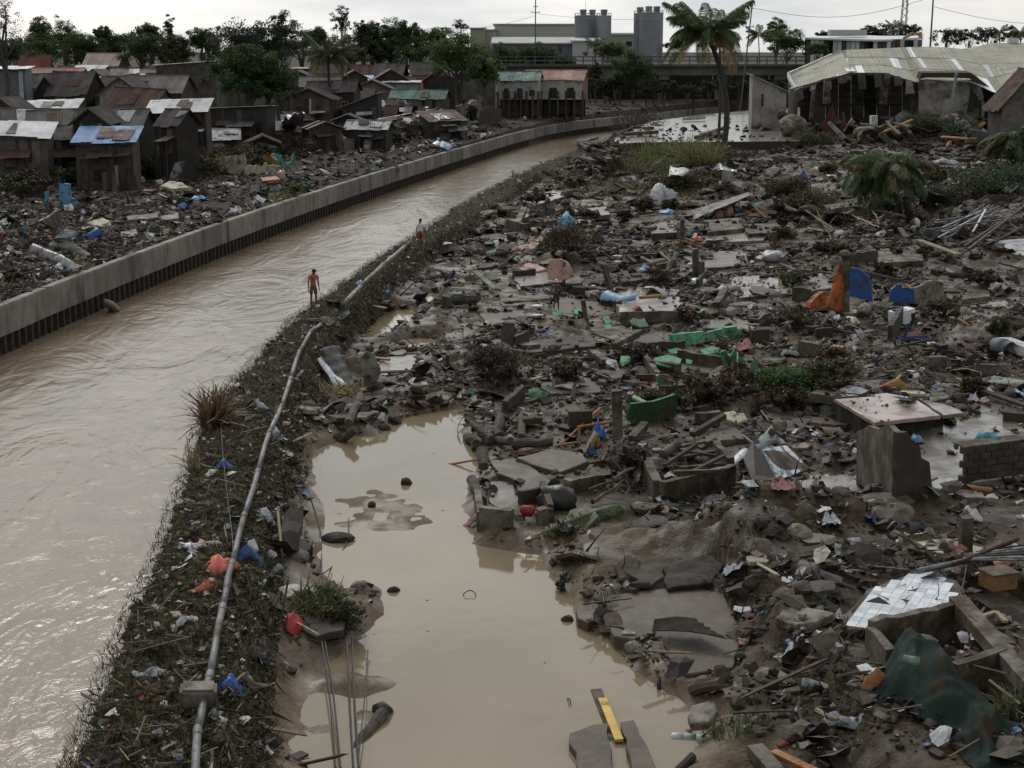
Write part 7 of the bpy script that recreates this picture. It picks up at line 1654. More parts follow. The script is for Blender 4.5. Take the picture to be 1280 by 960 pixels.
o = prism([tuple(PZ(x,y,2.1).xy) for x,y in [(747,181),(800,178),(880,177.5),(1000,176),(1010,148),(930,143),(850,147),(812,152),(780,168)]],lambda x,y: -.5,lambda x,y: 2.1,pmat('wet_platform',(.30,.29,.275),(.17,.155,.135),.35,.2,.1,3,mud=.45,rvar=.12),'platform'); o.data.materials.append(M['concrete_dark'])
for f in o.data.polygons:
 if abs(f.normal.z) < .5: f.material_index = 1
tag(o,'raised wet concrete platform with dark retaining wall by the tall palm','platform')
PC('taller of the twin grey pillars amid the floors',(870,352),(869,311),.32,'concrete'); PC('shorter of the twin grey pillars amid the floors',(877,354),(877,327),.3,'concrete')
lump_bag('plastic_bag','silver plastic heap at the foot of the twin pillars','plastic bag',872,357,.5,'tin_bright')
CB('orange scrap floating above the twin pillars',873,308,.7,.5,'orange_paint',.3)
B('post','grey concrete stake leaning by the dark foundation block','post',(764,366),(755,332),.3,.2,'concrete',0,1.3)
B('post','tilted square concrete stub beside the wide pale floor','post',(895,382),(907,362),.35,.3,'concrete',.1,.5)
B('trunk','bare snapped trunk leaning over the trodden floor','tree trunk',(832,352),(845,316),.3,.25,'bark',.1,.9,None,True,8,.2)
BUSH('root_heap','upturned root plate of the snapped trunk','root heap',822,362,1.0,.6,(.036,.028,.02),56,.15,22,40)
post('post','post wrapped in a dark green cloth behind the trodden floor','post',(852,312),(853,275),.25,'wood'); CC('dark green cloth on the wrapped post',853,306,.4,.3,'dark_green_paint',.7)
SH('roof_panel','grey roof panel leaning on wooden blocks','roof panel',[(866,275,.2),(940,243,1.2),(936,240,1.3),(868,262,.6)],'tin_dark',0,.02,.03,0)
ROCK('wood_block','tan wooden block under the leaning roof panel','wood block',898,272,.5,'plyboard',(.8,.8,.9)); ROCK('wood_block','second tan block under the leaning roof panel, deeper in shade','wood block',911,270,.5,'plyboard',(.7,.8,1))
WF('pink painted wall piece with stained face in the rubble',(684,352),(717,350),[(685,350),(685,326),(698,324),(708,329),(713,338),(717,349)],.15,'pink_paint',lean=.2)
S('wall_slab','pink painted wall slab lying slanted near the far walker','slab',[(646,308),(660,304),(677,293),(679,298),(668,310),(655,313)],.6,.12,'pink_paint',(-.1,.3),floor=False)
S('wall_slab','pink broken strip beside the stained pink wall','slab',[(648,335),(660,328),(672,331),(684,336),(672,339),(655,338)],.5,.1,'pink_paint',(0,.15),floor=False)
CC('brick red cloth on the pink strip',661,334,.7,.35,'red',.25)
BUSH('brush_heap','brown brush pile beside the stained pink wall','brush heap',705,320,2.2,1.0,(.05,.036,.02),57,.16,46,60)
lump_bag('cloth_bundle','pale blue laundry bundle before the brush pile','bundle',690,296,.75,'cloth_white'); lump_bag('cloth_bundle','white blue sack upright beside the laundry bundle','bundle',707,290,.8,'light_blue',(.8,.8,1)); lump_bag('cloth_bundle','grey sack on the heap behind the wet path','bundle',728,283,.6,'pale_plastic')
lump_bag('cloth_bundle','tall grey white sack by the light blue basin','bundle',822,257,.9,'pale_plastic',(.8,.7,1.2)); lump_bag('cloth_bundle','second tall sack leaning on the grey white one','bundle',836,257,.8,'cloth_white',(.9,.7,1.1))
CL('tarpaulin','light blue basin shaped tarpaulin before the tall sacks','tarpaulin',835,267,1.5,1.0,'light_blue',.3)
HM('white ribbed sheet in the grass below the palm trunk',[(835,220,.6),(838,208,1.4),(870,214,1.0),(868,221,.3)],'white_paint',.16,.1,.1,1)
SH('board','white board standing under the palm trunk','board',[(901,234,.1),(903,213,1.6),(914,213,1.6),(912,233,.2)],'white_paint',0,0,.02); SH('board','small white board at the foot of the standing one','board',[(894,238,.3),(897,231,.8),(905,231,.8),(903,236,.3)],'white_paint',0,0,.02)
HM('white torn sheets lying at the palm root',[(888,212,.2),(895,206,.4),(922,212,.3),(915,216,.15)],'tin_bright',.16,.1,.2,1)
WF('grey plaster slab standing at the palm root',(902,201),(916,200),[(902,201),(902,186),(914,182),(918,190),(915,200)],.3,'concrete')
CB('white paper scraps on the bare mud by the solar like roof panel',928,212,1.5,.7,'concrete_pale',.5)
HM('crumpled light blue tin sheet near the dead branches',[(968,262,.3),(973,250,.9),(996,262,.6),(985,266,.3)],'cloth_white',.14,.1,.15,1)
lump_bag('plastic_bag','silver grey crumpled plastic lump beside the branches','plastic bag',968,326,.75,'pale_plastic')
HM('blue white sheet bundle before the flooded pale floor',[(750,375,.3),(762,364,.7),(800,368,.5),(795,375,.3)],'light_blue',.12,.1,.12,0)
B('banana_stem','yellow green curved stalk on the blue white sheets','stem',(800,372),(825,370),.16,.16,'mustard_paint',.5,.45,None,True,7)
CC('dark red cloth on the edge of the raised wet floor',797,388,.7,.3,'red',.2)
for x,y,l in [(672,386,'white bowl behind the oval green flake'),(672,398,'white plate fragment by the foundation strip'),(772,323,'white cup stack on the dark foundation edge'),(771,330,'white cup lying below the cup stack'),(738,361,'small white bucket beside the leaning stake')]:
 root = thing('bowl',l,'bowl',G(x,y),0,'white crockery in the rubble'); MB().tube([(0,0,0),(0,0,.06),(0,0,.16),(0,0,.15),(0,0,.05)],[.12,.2,.28,.25,.1],14).build('bowl_shell',M['white_clean'],root,True)
for a,b,w_,t,mt,l,h0,h1 in [
 ((780,425),(798,415),.32,.24,'concrete','grey block beam at the mud floor, higher of the stack',.35,.35),((740,440),(757,452),.34,.2,'concrete','grey block beam lower by the curled flake',.3,.3),((768,432),(792,418),.25,.2,'concrete','grey beam behind the block beams',.4,.4),
 ((1148,300),(1198,318),.45,.07,'wood_pale','long pale plank lying flat on the rubble',.6,.55),((1210,312),(1280,258),.14,.12,'wood','brown timber leaning over the bar pile',.3,1.6),((1205,308),(1262,270),.14,.12,'wood','second brown timber beside the leaning one',.3,1.3),((1218,316),(1275,285),.12,.1,'wood','lowest brown timber by the corrugated sheets',.2,.9),
 ((1216,290),(1232,262),.12,.08,'white_clean','short bright white lath standing on the bar pile',.6,1.6),((1098,263),(1130,270),.2,.1,'wood','grey board edge by the dead branches',.5,.5),((1125,285),(1133,297),.3,.1,'wood','tilted brown board by the white rag',.7,.3),
 ((1060,335),(1125,350),.1,.08,'wood_dark','dark lath behind the blue panel',.4,.4),((975,330),(1010,345),.18,.1,'wood','pale split timber on the mud floor edge',.3,.2),((985,335),(1040,342),.16,.1,'wood','long split timber beside the wet floor',.25,.25),((1195,400),(1203,365),.14,.14,'wood','leaning stake in the mud past the pad',0,1.0),
 ((640,212),(650,230),.3,.3,'bark','log end at the canal corner',.3,.8),((655,262),(645,285),.4,.35,'concrete','leaning pillar piece by the far walker',1.0,.2),((652,283),(695,278),.3,.25,'concrete','fallen pillar beside the green roof scrap',.4,.4),
 ((1165,246),(1200,240),.12,.1,'white_clean','white lath lying past the fallen palm crown',.8,.8),((1255,428),(1290,440),.6,.4,'white_paint','muddy white cabinet side at the picture edge',.3,.3),((865,543),(905,520),.2,.15,'wood_dark','dark timber leaning by the stony heap',.2,.5),
 ((790,548),(806,531),.25,.2,'concrete','concrete stub by the tall bare post',.1,.3),((980,245),(1040,285),.1,.08,'wood_pale','pale stripped branch across the dead thicket',1.2,.3),((1020,230),(1048,262),.1,.1,'wood','grey branch arching by the walker',.3,.6)]:
 B('plank' if t < .15 else 'beam',l,'plank' if t < .15 else 'beam',a,b,w_,t,mt,h0,h1)
for i in range(14):
 B('metal_bar',('dark steel bar in the long bar pile','grey steel channel in the long bar pile','slate coloured bar across the long bar pile')[i % 3],'metal bar',(1150 + (i * 13) % 40,300 - (i * 5) % 26),(1225 + (i * 17) % 45,276 - (i * 7) % 22),.1,.08,('tin_dark','steel','tin')[i % 3],.3 + .04 * i,.7 + .06 * i,'bars of the long bar pile')
HM('corrugated grey roof sheet lying at the picture edge by brown timbers',[(1240,320,.3),(1238,302,.6),(1300,298,.6),(1300,320,.3)],'tin',.14,.05,.08,1); HM('second corrugated sheet under the brown timbers, darker',[(1225,318,.2),(1228,304,.5),(1262,302,.5),(1258,318,.2)],'tin_dark',.14,.05,.08,1); HM('grey sheet corner on mud at the picture edge, lower down',[(1262,334,.15),(1280,322,.4),(1300,326,.4),(1300,338,.2)],'concrete_pale',.14,.05,.05,1)
HM('folded blue grey sheet beside the bar pile',[(1152,298,.4),(1160,288,.9),(1178,288,.8),(1172,298,.3)],'tin',.14,.1,.2,1); HM('stacked ribbed roof sheets behind the walker in white T-shirt',[(1158,250,.8),(1160,240,1.4),(1196,250,1.0),(1190,258,.4)],'grey_roof_tin',.16,.1,.1,1); HM('dark ribbed roof sheets hanging by the warehouse front',[(1195,150,2.5),(1206,147,3),(1224,170,.8),(1212,176,.4)],'tin_dark',.4,.05,.1,0,amp=.06)
CR('white rag star on the rubble before the bar pile',1103,295,1.3,.7,'white_paint',.3); lump_bag('plastic_bag','small white tied bag beside the fallen palm crown','plastic bag',1144,284,.45,'white_clean',(.8,.8,1)); CC('teal and white bed sheet heap on the bank past the palm crown',1133,222,2.2,1.0,'light_blue',.6); CP('grey white plastic drift before the dark hollow by the warehouse',1180,205,2.6,1.0,'pale_plastic',.5); CP('white plastic drift reaching towards the small gabled house',1210,213,2.6,.8,'white_paint',.4); CC('yellow ochre sheet scraps on the bank before the warehouse',1108,190,2.0,1.2,'cream_paint',.5); CC('white paper like sheet on green brush near the edge',1262,238,2.0,.8,'white_clean',.5); CC('dark blue rag beside the white sheet on green brush',1238,236,1.2,.6,'cloth_blue',.4); CR('red white and blue rags hung on a dead branch',1003,226,1.0,.8,'cloth_blue',.5); CR('orange rag strip below the red white and blue rags',998,240,.4,1.0,'orange_paint',.5); CC('tan cloth draped over roots by the warehouse brush',1187,183,1.6,.7,'plyboard',.6)
# warehouse front: red tarp, broken timber, white fixture
CL('tarpaulin','dark red tarpaulin hanging over the heap in the warehouse mouth','tarpaulin',1044,166,4.0,2,'dark_red_cloth',2.6,0)
for i,(a,b) in enumerate([((1098,160),(1130,145)),((1105,165),(1140,150)),((1110,155),(1125,168)),((1120,168),(1135,142)),((1100,150),(1138,158)),((1132,165),(1139,132))]): B('timber','broken rafter in the timber heap at the warehouse mouth','timber',a,b,.3,.2,'wood_orange' if i % 2 else 'wood',.8,1.2 + .3 * i,'rafters at the warehouse mouth')
root = thing('white_cabinet','white upright cabinet in the rubble of the warehouse mouth','cabinet',G(1091,172) + Vector((0,0,1.5)),.2); MB().box((0,0,.6),(.8,.6,1.2)).build('cabinet_body',M['white_clean'],root); MB().box((0,-.32,.6),(.7,.04,1.1)).build('cabinet_door',M['white_paint'],root)
post('lamp_post','bent pale metal post leaning before the warehouse wall','post',(1183,172),(1196,90),.3,'tin')
for x,y,rx,rz,c,l,sd in [(1150,172,4.5,1.6,(.04,.062,.026),'green shrub heap before the surviving warehouse wall',60),(1175,168,3.5,1.5,(.045,.065,.025),'leafy brush with yellow flowers beside the shrub heap',61),(1200,178,3,1.6,(.034,.052,.024),'dark leafy brush under the hanging roof sheets',62),(1105,178,2.6,1.0,(.045,.055,.028),'low shrub by the ochre sheets',63),(1015,185,3,1.0,(.05,.05,.028),'brown green brush on the bank before the warehouse corner',64),(1230,245,4.0,1.2,(.034,.052,.022),'long green brush drift near the picture edge',65),(1265,240,3.5,1.3,(.036,.056,.022),'green brush at the picture edge under the white sheet',66),(985,250,2.2,1.0,(.045,.042,.024),'grey brown thicket of dead branches past the roof panel',67),(1015,268,2.2,.9,(.055,.05,.028),'straw coloured thicket beside the dead branches',68),(850,232,3,.5,(.06,.055,.028),'dark low mat of grass by the white ribbed sheet',69),(1175,260,3,.9,(.03,.03,.02),'dark brush behind the bar pile',70),(205,205,3.2,1.6,(.06,.065,.032),'drift of yellow green brush below the striped tin hut',71),(176,188,2.4,1.6,(.05,.052,.03),'brown green brush against the block house',72),(92,186,1.6,1.6,(.04,.05,.026),'climbing plant before the pale patched roof hut',73),(32,123,1.8,1.6,(.05,.075,.03),'light green tree shrub between box house and huts',74),(580,122,3.5,2.0,(.034,.046,.022),'low shrub beside the broken walls under the leafy tree',75),(470,128,2.2,1.2,(.045,.06,.028),'small bush between the moss grey roof and cabin',76),(900,205,3,.9,(.055,.05,.03),'dead leaf heap round the palm root',77)]:
 BUSH('shrub',l,'shrub',x,y,rx,rz,c,sd,.22 if y < 280 else .16,46,60,group='flood beaten shrubs')
TG('tall yellow green grass before the dark retaining wall',838,205,3.5,2.2,(.10,.105,.04),80,1500,3.0,lay=.6,wid=.6); TG('tall yellow green grass at the palm side of the grass bed',875,208,2.0,2.4,(.12,.12,.045),81,800,2.5,lay=.5,wid=.6); TG('bent grass bed behind the far puddle',800,215,3.0,1.5,(.085,.085,.036),82,1200,3.5,lay=.9,wid=.7); TG('olive grass sward beside the far dyke foot',690,222,3.0,.6,(.075,.075,.03),83,900,6,lay=.9,wid=1.6); TG('short olive sward between wet path and grass bed',745,238,4.5,.5,(.075,.072,.03),84,1200,6,lay=.9,wid=1.8); TG('short grass on the mound in front of the white ribbed sheet',815,235,4,.5,(.07,.068,.03),85,900,5,lay=.9,wid=1.8)
# fallen palm crowns
def fallen_palm(label,px,py,L,seed,n=14,col=(.04,.065,.022),h=.6):
 p = G(px,py); rnd = random.Random(seed); root = thing('fallen_palm',label,'palm tree',p + Vector((0,0,h)))
 MB().tube([(0,0,-.3),(.5,1.5,0),(1.2,4,-.4)],[.3,.26,.22],8).build('trunk',M['palm_bark'],root)
 for i in range(n):
  kc = col if i % 4 else (.10,.085,.04); me = frond_get((i % 4,round(L,2),(.9,1.2)[i % 2],(.6,1.0)[i % 2],kc)); o = bpy.data.objects.new('frond',me); link(o,root); o.rotation_euler = (rj(rnd,.5),rnd.uniform(-.5,1.1) * (1 if i % 3 else .4),rnd.uniform(0,6.28)); o.location = (rj(rnd,.5),rj(rnd,.5),rj(rnd,.5)); s = rnd.uniform(.6,1.1); o.scale = (s,s,s)
fallen_palm('big fallen coconut crown, green fronds, beside the white T-shirt walker',1105,262,4.0,5,54,h=2.9); fallen_palm('fallen coconut crown with drooping fronds by the gabled house',1262,212,3.8,6,40,h=3.0); fallen_palm('fallen fronds spread before the dead thicket',1040,278,2.6,7,10,(.06,.065,.03),.5)
for i,(a,b,w_) in enumerate([((1078,285),(1098,272),.16),((1062,268),(1100,285),.14),((1090,262),(1100,280),.12),((1040,300),(1020,262),.1),((1000,255),(1040,290),.12),((1020,300),(1045,270),.08)]): BB('pale stripped branch in the dead thicket under the palm crown',a,b,w_,w_,'wood_pale' if i < 3 else 'wood',.3,1.0,'stripped branches under the palm crown',True,6,.3,.5)
B('trunk','torn brown palm stump standing under the big fallen crown','tree trunk',(1138,275),(1133,240),.6,.6,'palm_bark',.2,2.4,None,True,10,.2)
# driftwood pile at the far dyke end
for i in range(26):
 r1 = random.Random(300 + i); x,y = 735 + r1.uniform(-14,32),196 - r1.uniform(0,20); a = r1.uniform(-1,1)
 B('drift_timber',('black timber in the drift pile at the dyke end','pale timber in the drift pile at the dyke end','brown board in the drift pile at the dyke end')[i % 3],'timber',(x,y),(x + 22 * math.cos(a),y - 10 * math.sin(a)),r1.uniform(.2,.5),r1.uniform(.15,.35),('wood_dark','concrete','wood')[i % 3],r1.uniform(.3,1.6),r1.uniform(.5,2.2),'drift pile at the dyke end')
for i,(a,b,mt,l) in enumerate([((780,168),(822,165),'concrete','long grey drift beam on the platform edge'),((785,162),(815,160),'concrete','second grey drift beam on the platform'),((855,149),(880,147),'white_paint','white beam along the far platform rim'),((895,144),(912,149),'white_paint','white post lying at the platform rim by the palm'),((870,172),(905,160),'wood_dark','dark branch on the wet platform by the palm')]): B('beam',l,'beam',a,b,.5,.4,mt,.3,.4)
BUSH('brush_heap','brush heap on the platform corner with white scraps','brush heap',800,166,4,1.6,(.045,.04,.028),78,.25,36,40)
# far bank, before the huts
WF('light blue wall remnant with cut out window by the huts',(74,262),(96,262),[(74,260),(74,231),(80,229),(87,230),(88,247),(95,249),(95,256),(84,260)],.15,'sky_blue_paint'); WF('narrow light blue wall strip beside the cut out remnant',(56,264),(61,264),[(57,263),(55,240),(60,238),(61,263)],.15,'sky_blue_paint')
WF('cream low wall with a triangular broken end',(262,218),(310,219),[(263,198),(297,194),(303,192),(306,218),(280,216),(272,210)],.2,'cream_paint',lean=.15); WF('cream parapet with short pier beyond the mustard wall',(306,220),(346,218),[(306,219),(306,206),(330,207),(331,203),(334,203),(335,207),(346,206),(346,218)],.2,'cream_paint'); WF('mustard painted wall hump behind the cream parapet',(326,216),(345,216),[(328,205),(330,196),(338,193),(345,200),(346,207)],.2,'mustard_paint'); WF('turquoise wall remnant with a bite out of its top',(339,215),(369,214),[(340,203),(340,192),(348,192),(353,200),(358,204),(364,202),(366,193),(369,194),(368,205),(350,207)],.2,'teal_paint')
S('board','orange red board on the ground before the cream wall','board',[(326,222),(346,220),(350,224),(328,226)],.3,.1,'orange_paint',floor=False)
lump_bag('pot','large pale pink clay pot beside the orange board','pot',352,226,.6,'pink_tile',(.8,.8,1.1))
HM('silver roof sheet dangling from the gutted cabin',[(350,163,1.5),(352,152,3.0),(382,140,4.2),(378,158,2.2)],'tin_bright',.3,.3,.3,1,amp=.05); WF('white washed wall slab standing below the cabins',(401,180),(418,180),[(401,178),(402,158),(414,156),(417,172),(416,179)],.2,'cream_paint')
HM('pale corrugated roof sheets sliding behind the flood wall',[(35,316,.5),(42,305,1.0),(78,318,.8),(68,328,.3)],'tin',.2,.1,.1,0,amp=.03); HM('second corrugated sheet piece against the flood wall',[(66,325,.4),(74,317,.8),(104,333,.6),(92,342,.2)],'tin',.2,.1,.1,0,amp=.03); HM('third corrugated sheet, half under the blue tarpaulin',[(72,308,.6),(90,303,.9),(114,318,.5),(108,322,.3)],'grey_roof_tin',.2,.1,.1,0,amp=.03)
CL('tarpaulin','dark navy tarpaulin crumpled beside the corrugated sheets','tarpaulin',88,300,2.4,1.0,'cloth_blue',.5); root = thing('drum','bright blue plastic drum tipped by the navy tarpaulin','drum',G(110,300),R(60)); root.rotation_euler = (0,R(60),R(30)); MB().tube([(0,0,0),(0,0,.05),(0,0,.8),(0,0,.9)],[.3,.34,.34,.28],14).build('drum_shell',M['blue_plastic'],root,True); MB().tube([(0,0,.9),(0,0,.94)],[.29,.29],14).build('drum_lid',M['blue_plastic'],root)
HM('bluish tin sheet over the navy tarpaulin',[(68,298,.8),(80,287,1.2),(106,290,1.0),(100,297,.6)],'tin',.2,.1,.1,1); WF('slanting concrete wall slab with hollow behind the child',(45,292),(76,286),[(47,276),(72,262),(75,284),(66,288)],.2,'concrete'); SC('cut stone pavement behind the teal child',[(0,300),(60,294),(75,300),(30,312),(0,314)],.25,.3,'concrete')
SC('cream slab with a pillow like top in the far rubble',[(200,232),(212,226),(228,228),(236,234),(215,236)],.9,.2,'cream_paint',(0,-.1),floor=False); CP('white plastic sheet on the far rubble below the brush drift',214,222,2.0,1.0,'white_paint',.6); CP('white striped plastic heap on the far bank',241,211,1.0,1.6,'cloth_white',.6); CC('teal cloth in the brush drift',222,206,1.2,.8,'cloth_teal',.5); CP('light blue crumpled sheet in the far rubble',250,250,1.8,1.0,'light_blue',.3); CC('tangle of grey white clothes along the flood wall',295,266,2.0,1.0,'cloth_white',.4)
for pts,l,z in [([(158,270),(195,266),(198,272),(162,275)],'pale concrete floor plate on the far bank',.5),([(108,278),(128,272),(138,276),(125,284)],'broken white slab star on the far bank, first piece',.45),([(122,280),(140,275),(138,283),(128,284)],'broken white slab beside the star shaped one',.35),([(150,290),(170,286),(172,292),(152,296)],'light slab edge by the flood wall rubble',.4),([(98,284),(118,282),(116,287),(100,288)],'low cream slab behind the blue drum',.35),([(200,270),(222,266),(224,272),(203,276)],'silty slab before the light blue sheet',.4)]: SC(l,pts,z,.15,'cream_paint' if 'white' in l or 'cream' in l else 'concrete_pale',(0,.06),'pale slabs on the far bank',floor=False)
WF('grey broken house wall standing by the cream parapet',(283,216),(302,214),[(283,212),(280,198),(290,195),(300,198),(302,213)],.3,'concrete'); WF('tall grey wall stub in front of the bright blue hut',(480,180),(498,178),[(480,179),(480,152),(488,150),(492,156),(497,158),(498,177)],.3,'shack_wall'); WF('dark upright wall stub with rust stains by the mint hut',(540,172),(553,170),[(540,171),(541,140),(548,134),(553,142),(553,170)],.3,'shack_wall'); WF('grey wall stub under the leafy tree, tallest of the stubs',(571,160),(583,160),[(571,160),(571,133),(578,130),(582,134),(583,159)],.3,'shack_wall_grey'); WF('broad grey wall stub near the stilt houses',(600,158),(628,155),[(600,157),(602,138),(612,132),(626,136),(628,154)],.3,'shack_wall'); WF('slanting pale wall slab leaning by the stilt houses',(597,150),(609,148),[(597,149),(598,118),(603,122),(608,138),(608,147)],.2,'concrete_pale')
CP('white plastic sheet caught on the stubs by the mint hut',564,156,3.5,1.6,'white_paint',1.8); CC('light blue cloth hanging under the white plastic sheet',558,166,.8,1.6,'light_blue',1.6); CP('pale plastic sheet on the bank past the grey stub',588,162,2.5,1.0,'cloth_white',.6); HM('bright tin sheet lying at the flood wall bend',[(548,182,.4),(552,175,.9),(566,182,.6),(560,188,.3)],'light_blue',.3,.1,.1,1); HM('second tin sheet at the flood wall bend, pale blue',[(540,180,.4),(545,175,.8),(551,177,.7),(547,182,.3)],'tin_bright',.3,.1,.1,1); CC('pale blue sheet flapping by the wall slab of the stilt houses',629,140,2.0,2.0,'light_blue',1.2); HM('rolled white roof sheet resting on the narrow cabin',[(495,129,5.4),(497,124,5.8),(513,130,5.6),(511,133,5.2)],'white_paint',.3,.1,.1,1)
post('post','yellow painted post beside the person in blue','post',(446,176),(446,150),.25,'cream_paint'); BUSH('green_bush','green banana plant leaning on the flood wall','banana plant',368,247,1.2,.8,(.045,.075,.025),79,.3,16,24); TG('yellow grass beside the banana plant at the flood wall',352,250,1.2,.8,(.13,.13,.06),86,160)
a = PZ(132,377,-1.3); b = PZ(143,388,-1.95); m = MB(); m.tube([Vector((0,0,0)),(b - a) * .5 + Vector((0,0,.12)),b - a],[.16,.2,.32],8); tag(m.build('drain_outflow',pmat('outflow_water',(.30,.25,.19),(.25,.2,.15),4,.3,.5,20,mud=0),loc=a,smooth=True),'stream of brown water spouting through the sheet piles','water spout')
def settle_ground():
 """press the mud down where a floor or slab lies, so that it carries the slab instead of poking through"""
 me = bpy.data.objects['ground'].data; n = len(me.vertices); a = np.empty(n * 3); me.vertices.foreach_get('co',a); a = a.reshape(-1,3); x,y,z = a.T
 for P,zt in SLABS:
  lo,hi = P.min(0) - .3,P.max(0) + .3; k = np.where((x > lo[0]) & (x < hi[0]) & (y > lo[1]) & (y < hi[1]))[0]
  if len(k): sd = poly_sd(P,x[k],y[k]); z[k] = np.where(sd > -.12,np.minimum(z[k],zt - .07),z[k])
 me.vertices.foreach_set('co',np.stack([x,y,z],1).ravel()); me.update()
settle_ground()
# uncountable litter, denser in heaps, thin on open mud
def tri_box(sx,sy,sz,jit,seed):
 r = np.random.default_rng(seed); v = np.array([(x,y,z) for z in (-1,1) for y in (-1,1) for x in (-1,1)],float) * np.array([sx,sy,sz]) / 2 * (1 + r.uniform(-jit,jit,(8,3)))
 return v,np.array([(0,2,3),(0,3,1),(4,5,7),(4,7,6),(0,1,5),(0,5,4),(2,6,7),(2,7,3),(0,4,6),(0,6,2),(1,3,7),(1,7,5)])
def tri_rock(seed):
 bm = bmesh.new(); bmesh.ops.create_icosphere(bm,subdivisions=1,radius=.5); r = random.Random(seed)
 for v in bm.verts: v.co *= r.uniform(.6,1.2); v.co.z *= .7
 bm.verts.ensure_lookup_table(); V = np.array([v.co[:] for v in bm.verts]); Fq = np.array([[q.index for q in f.verts] for f in bm.faces]); bm.free(); return V,Fq
def tri_scrap(seed,n=7):
 r = np.random.default_rng(seed); a = np.linspace(0,6.283,n,endpoint=False); rad = r.uniform(.3,.62,n); v = np.stack([rad * np.cos(a),rad * np.sin(a),r.uniform(-.12,.22,n)],1); v = np.vstack([v,[0,0,.12]])
 return v,np.array([(i,(i + 1) % n,n) for i in range(n)])
CHUNK = [tri_rock(i) for i in range(6)] + [tri_box(1,.7,.35,.35,20 + i) for i in range(4)] + [tri_box(1.2,1,.14,.3,30 + i) for i in range(3)]
STICK = [tri_box(1,.05,.045,.3,40),tri_box(1,.09,.03,.2,41),tri_box(1,.035,.035,.5,42)]
SCRAP = [tri_scrap(50 + i) for i in range(5)]
rg = np.random.default_rng(42)
FLATS = [P for P,z in SLABS]
def sample_field(n,y0,y1,side):
 """random places, more per area close by; side: 'field' | 'left' | 'dyke'"""
 u = rg.random(n); p = .75; y = (y0 ** -p + u * (y1 ** -p - y0 ** -p)) ** (-1 / p)
 if side == 'field': a = lx(LR,y) + .15; b = np.maximum(.36 * y + 3,a + 1)
 elif side == 'left': a = -.36 * y - 3; b = lx(LW,y) - .5; a = np.minimum(a,b - 1)
 else: a = lx(LL,y) - .05; b = lx(LR,y) + .5
 x = a + rg.random(n) * (b - a); return x,y
def clumpy(x,y,thr,soft=.25,s=.33):
 d = fbm(x * s + 21,y * s + 8,3) + .35 * fbm(x * 1.3,y * 1.3 + 3,2); d = d * .8
 return rg.random(len(x)) < sstep(thr - soft,thr + soft,d)
def in_pond(x,y): return (poly_sd(POND,x,y) > -.1) & (y < 90)
def on_flat(x,y,keep=.12):
 m = np.zeros(len(x),bool)
 for P in FLATS:
  a,b = P.min(0),P.max(0); k = np.where((x > a[0]) & (x < b[0]) & (y > a[1]) & (y < b[1]))[0]
  if len(k): m[k] |= poly_sd(P,x[k],y[k]) > .1
 return m & (rg.random(len(x)) > keep)
def pal(n,cols,wts,vary=.35):
 c = np.array(cols)[rg.choice(len(cols),n,p=np.array(wts) / sum(wts))]; return np.clip(c * rg.uniform(1 - vary,1 + vary,n)[:,None],.003,.9)
MUDS = [(.048,.032,.02),(.026,.018,.012),(.068,.047,.03),(.095,.073,.051),(.15,.128,.096),(.03,.024,.018)]
def scatter(name,protos,n,y0,y1,side,size,tint,mat,thr=None,tilt=.35,lift=.25,pond=False,flat=.14,thick=1.0,zj=0.0,lie=0.0,near=1.0):
 x,y = sample_field(n,y0,y1,side); k = np.ones(n,bool)
 if thr is not None: k &= clumpy(x,y,thr)
 if near < 1: k &= rg.random(n) < near + (1 - near) * sstep(36,62,y)
 if side == 'field' and not pond: k &= ~in_pond(x,y); k &= ~on_flat(x,y,flat) & ~((y < 46) & on_flat(x,y,.04))
 x,y = x[k],y[k]; n = len(x); s = size(n,y); z = HT(x,y); k = (z > -.25) if side == 'field' else np.ones(n,bool); x,y,z,s = x[k],y[k],z[k],s[k]; n = len(x)
 M_ = rotm(rg.uniform(0,6.283,n),rg.normal(0,tilt,n),rg.normal(lie,tilt,n)); st = np.stack([s * rg.uniform(.75,1.3,n),s * rg.uniform(.75,1.3,n),s * thick * rg.uniform(.7,1.3,n)],1)
 stuff(name,protos,rg.integers(0,len(protos),n),np.stack([x,y,z + s * thick * lift * .5 + rg.random(n) * zj],1),M_,st,tint(n),mat)
logn = lambda m,sg,lo,hi: (lambda n,y: np.clip(np.exp(rg.normal(math.log(m),sg,n)),lo,hi) * (1 + np.clip(y - 60,0,200) / 130))
flatn = lambda m,sg,lo,hi: (lambda n,y: np.clip(np.exp(rg.normal(math.log(m),sg,n)),lo,hi))
dark = lambda n: pal(n,MUDS,[5,5,4,2.2,.9,3])
bright = lambda n: pal(n,[(.5,.5,.5),(.32,.33,.33),(.55,.52,.45),(.12,.2,.33),(.3,.06,.05),(.14,.26,.18),(.42,.24,.18),(.04,.04,.05),(.40,.30,.2),(.03,.12,.35)],[5,4,2,.8,.5,.6,.8,3,1.5,.4],.3)
woody = lambda n: pal(n,[(.10,.072,.05),(.05,.037,.027),(.2,.155,.105),(.3,.24,.16)],[4,5,2,.8])
scatter('rubble',CHUNK,60000,24,120,'field',logn(.12,.6,.04,.5),dark,T_rub,thr=.08,near=.18)
scatter('rubble',CHUNK,24000,24,60,'field',logn(.055,.45,.02,.15),dark,T_rub,thr=.03,near=.35)
scatter('rubble',CHUNK,36000,90,215,'field',logn(.16,.6,.06,.7),dark,T_rub,thr=.02)
scatter('rubble',CHUNK,8000,42,130,'field',logn(.11,.6,.04,.45),dark,T_rub)
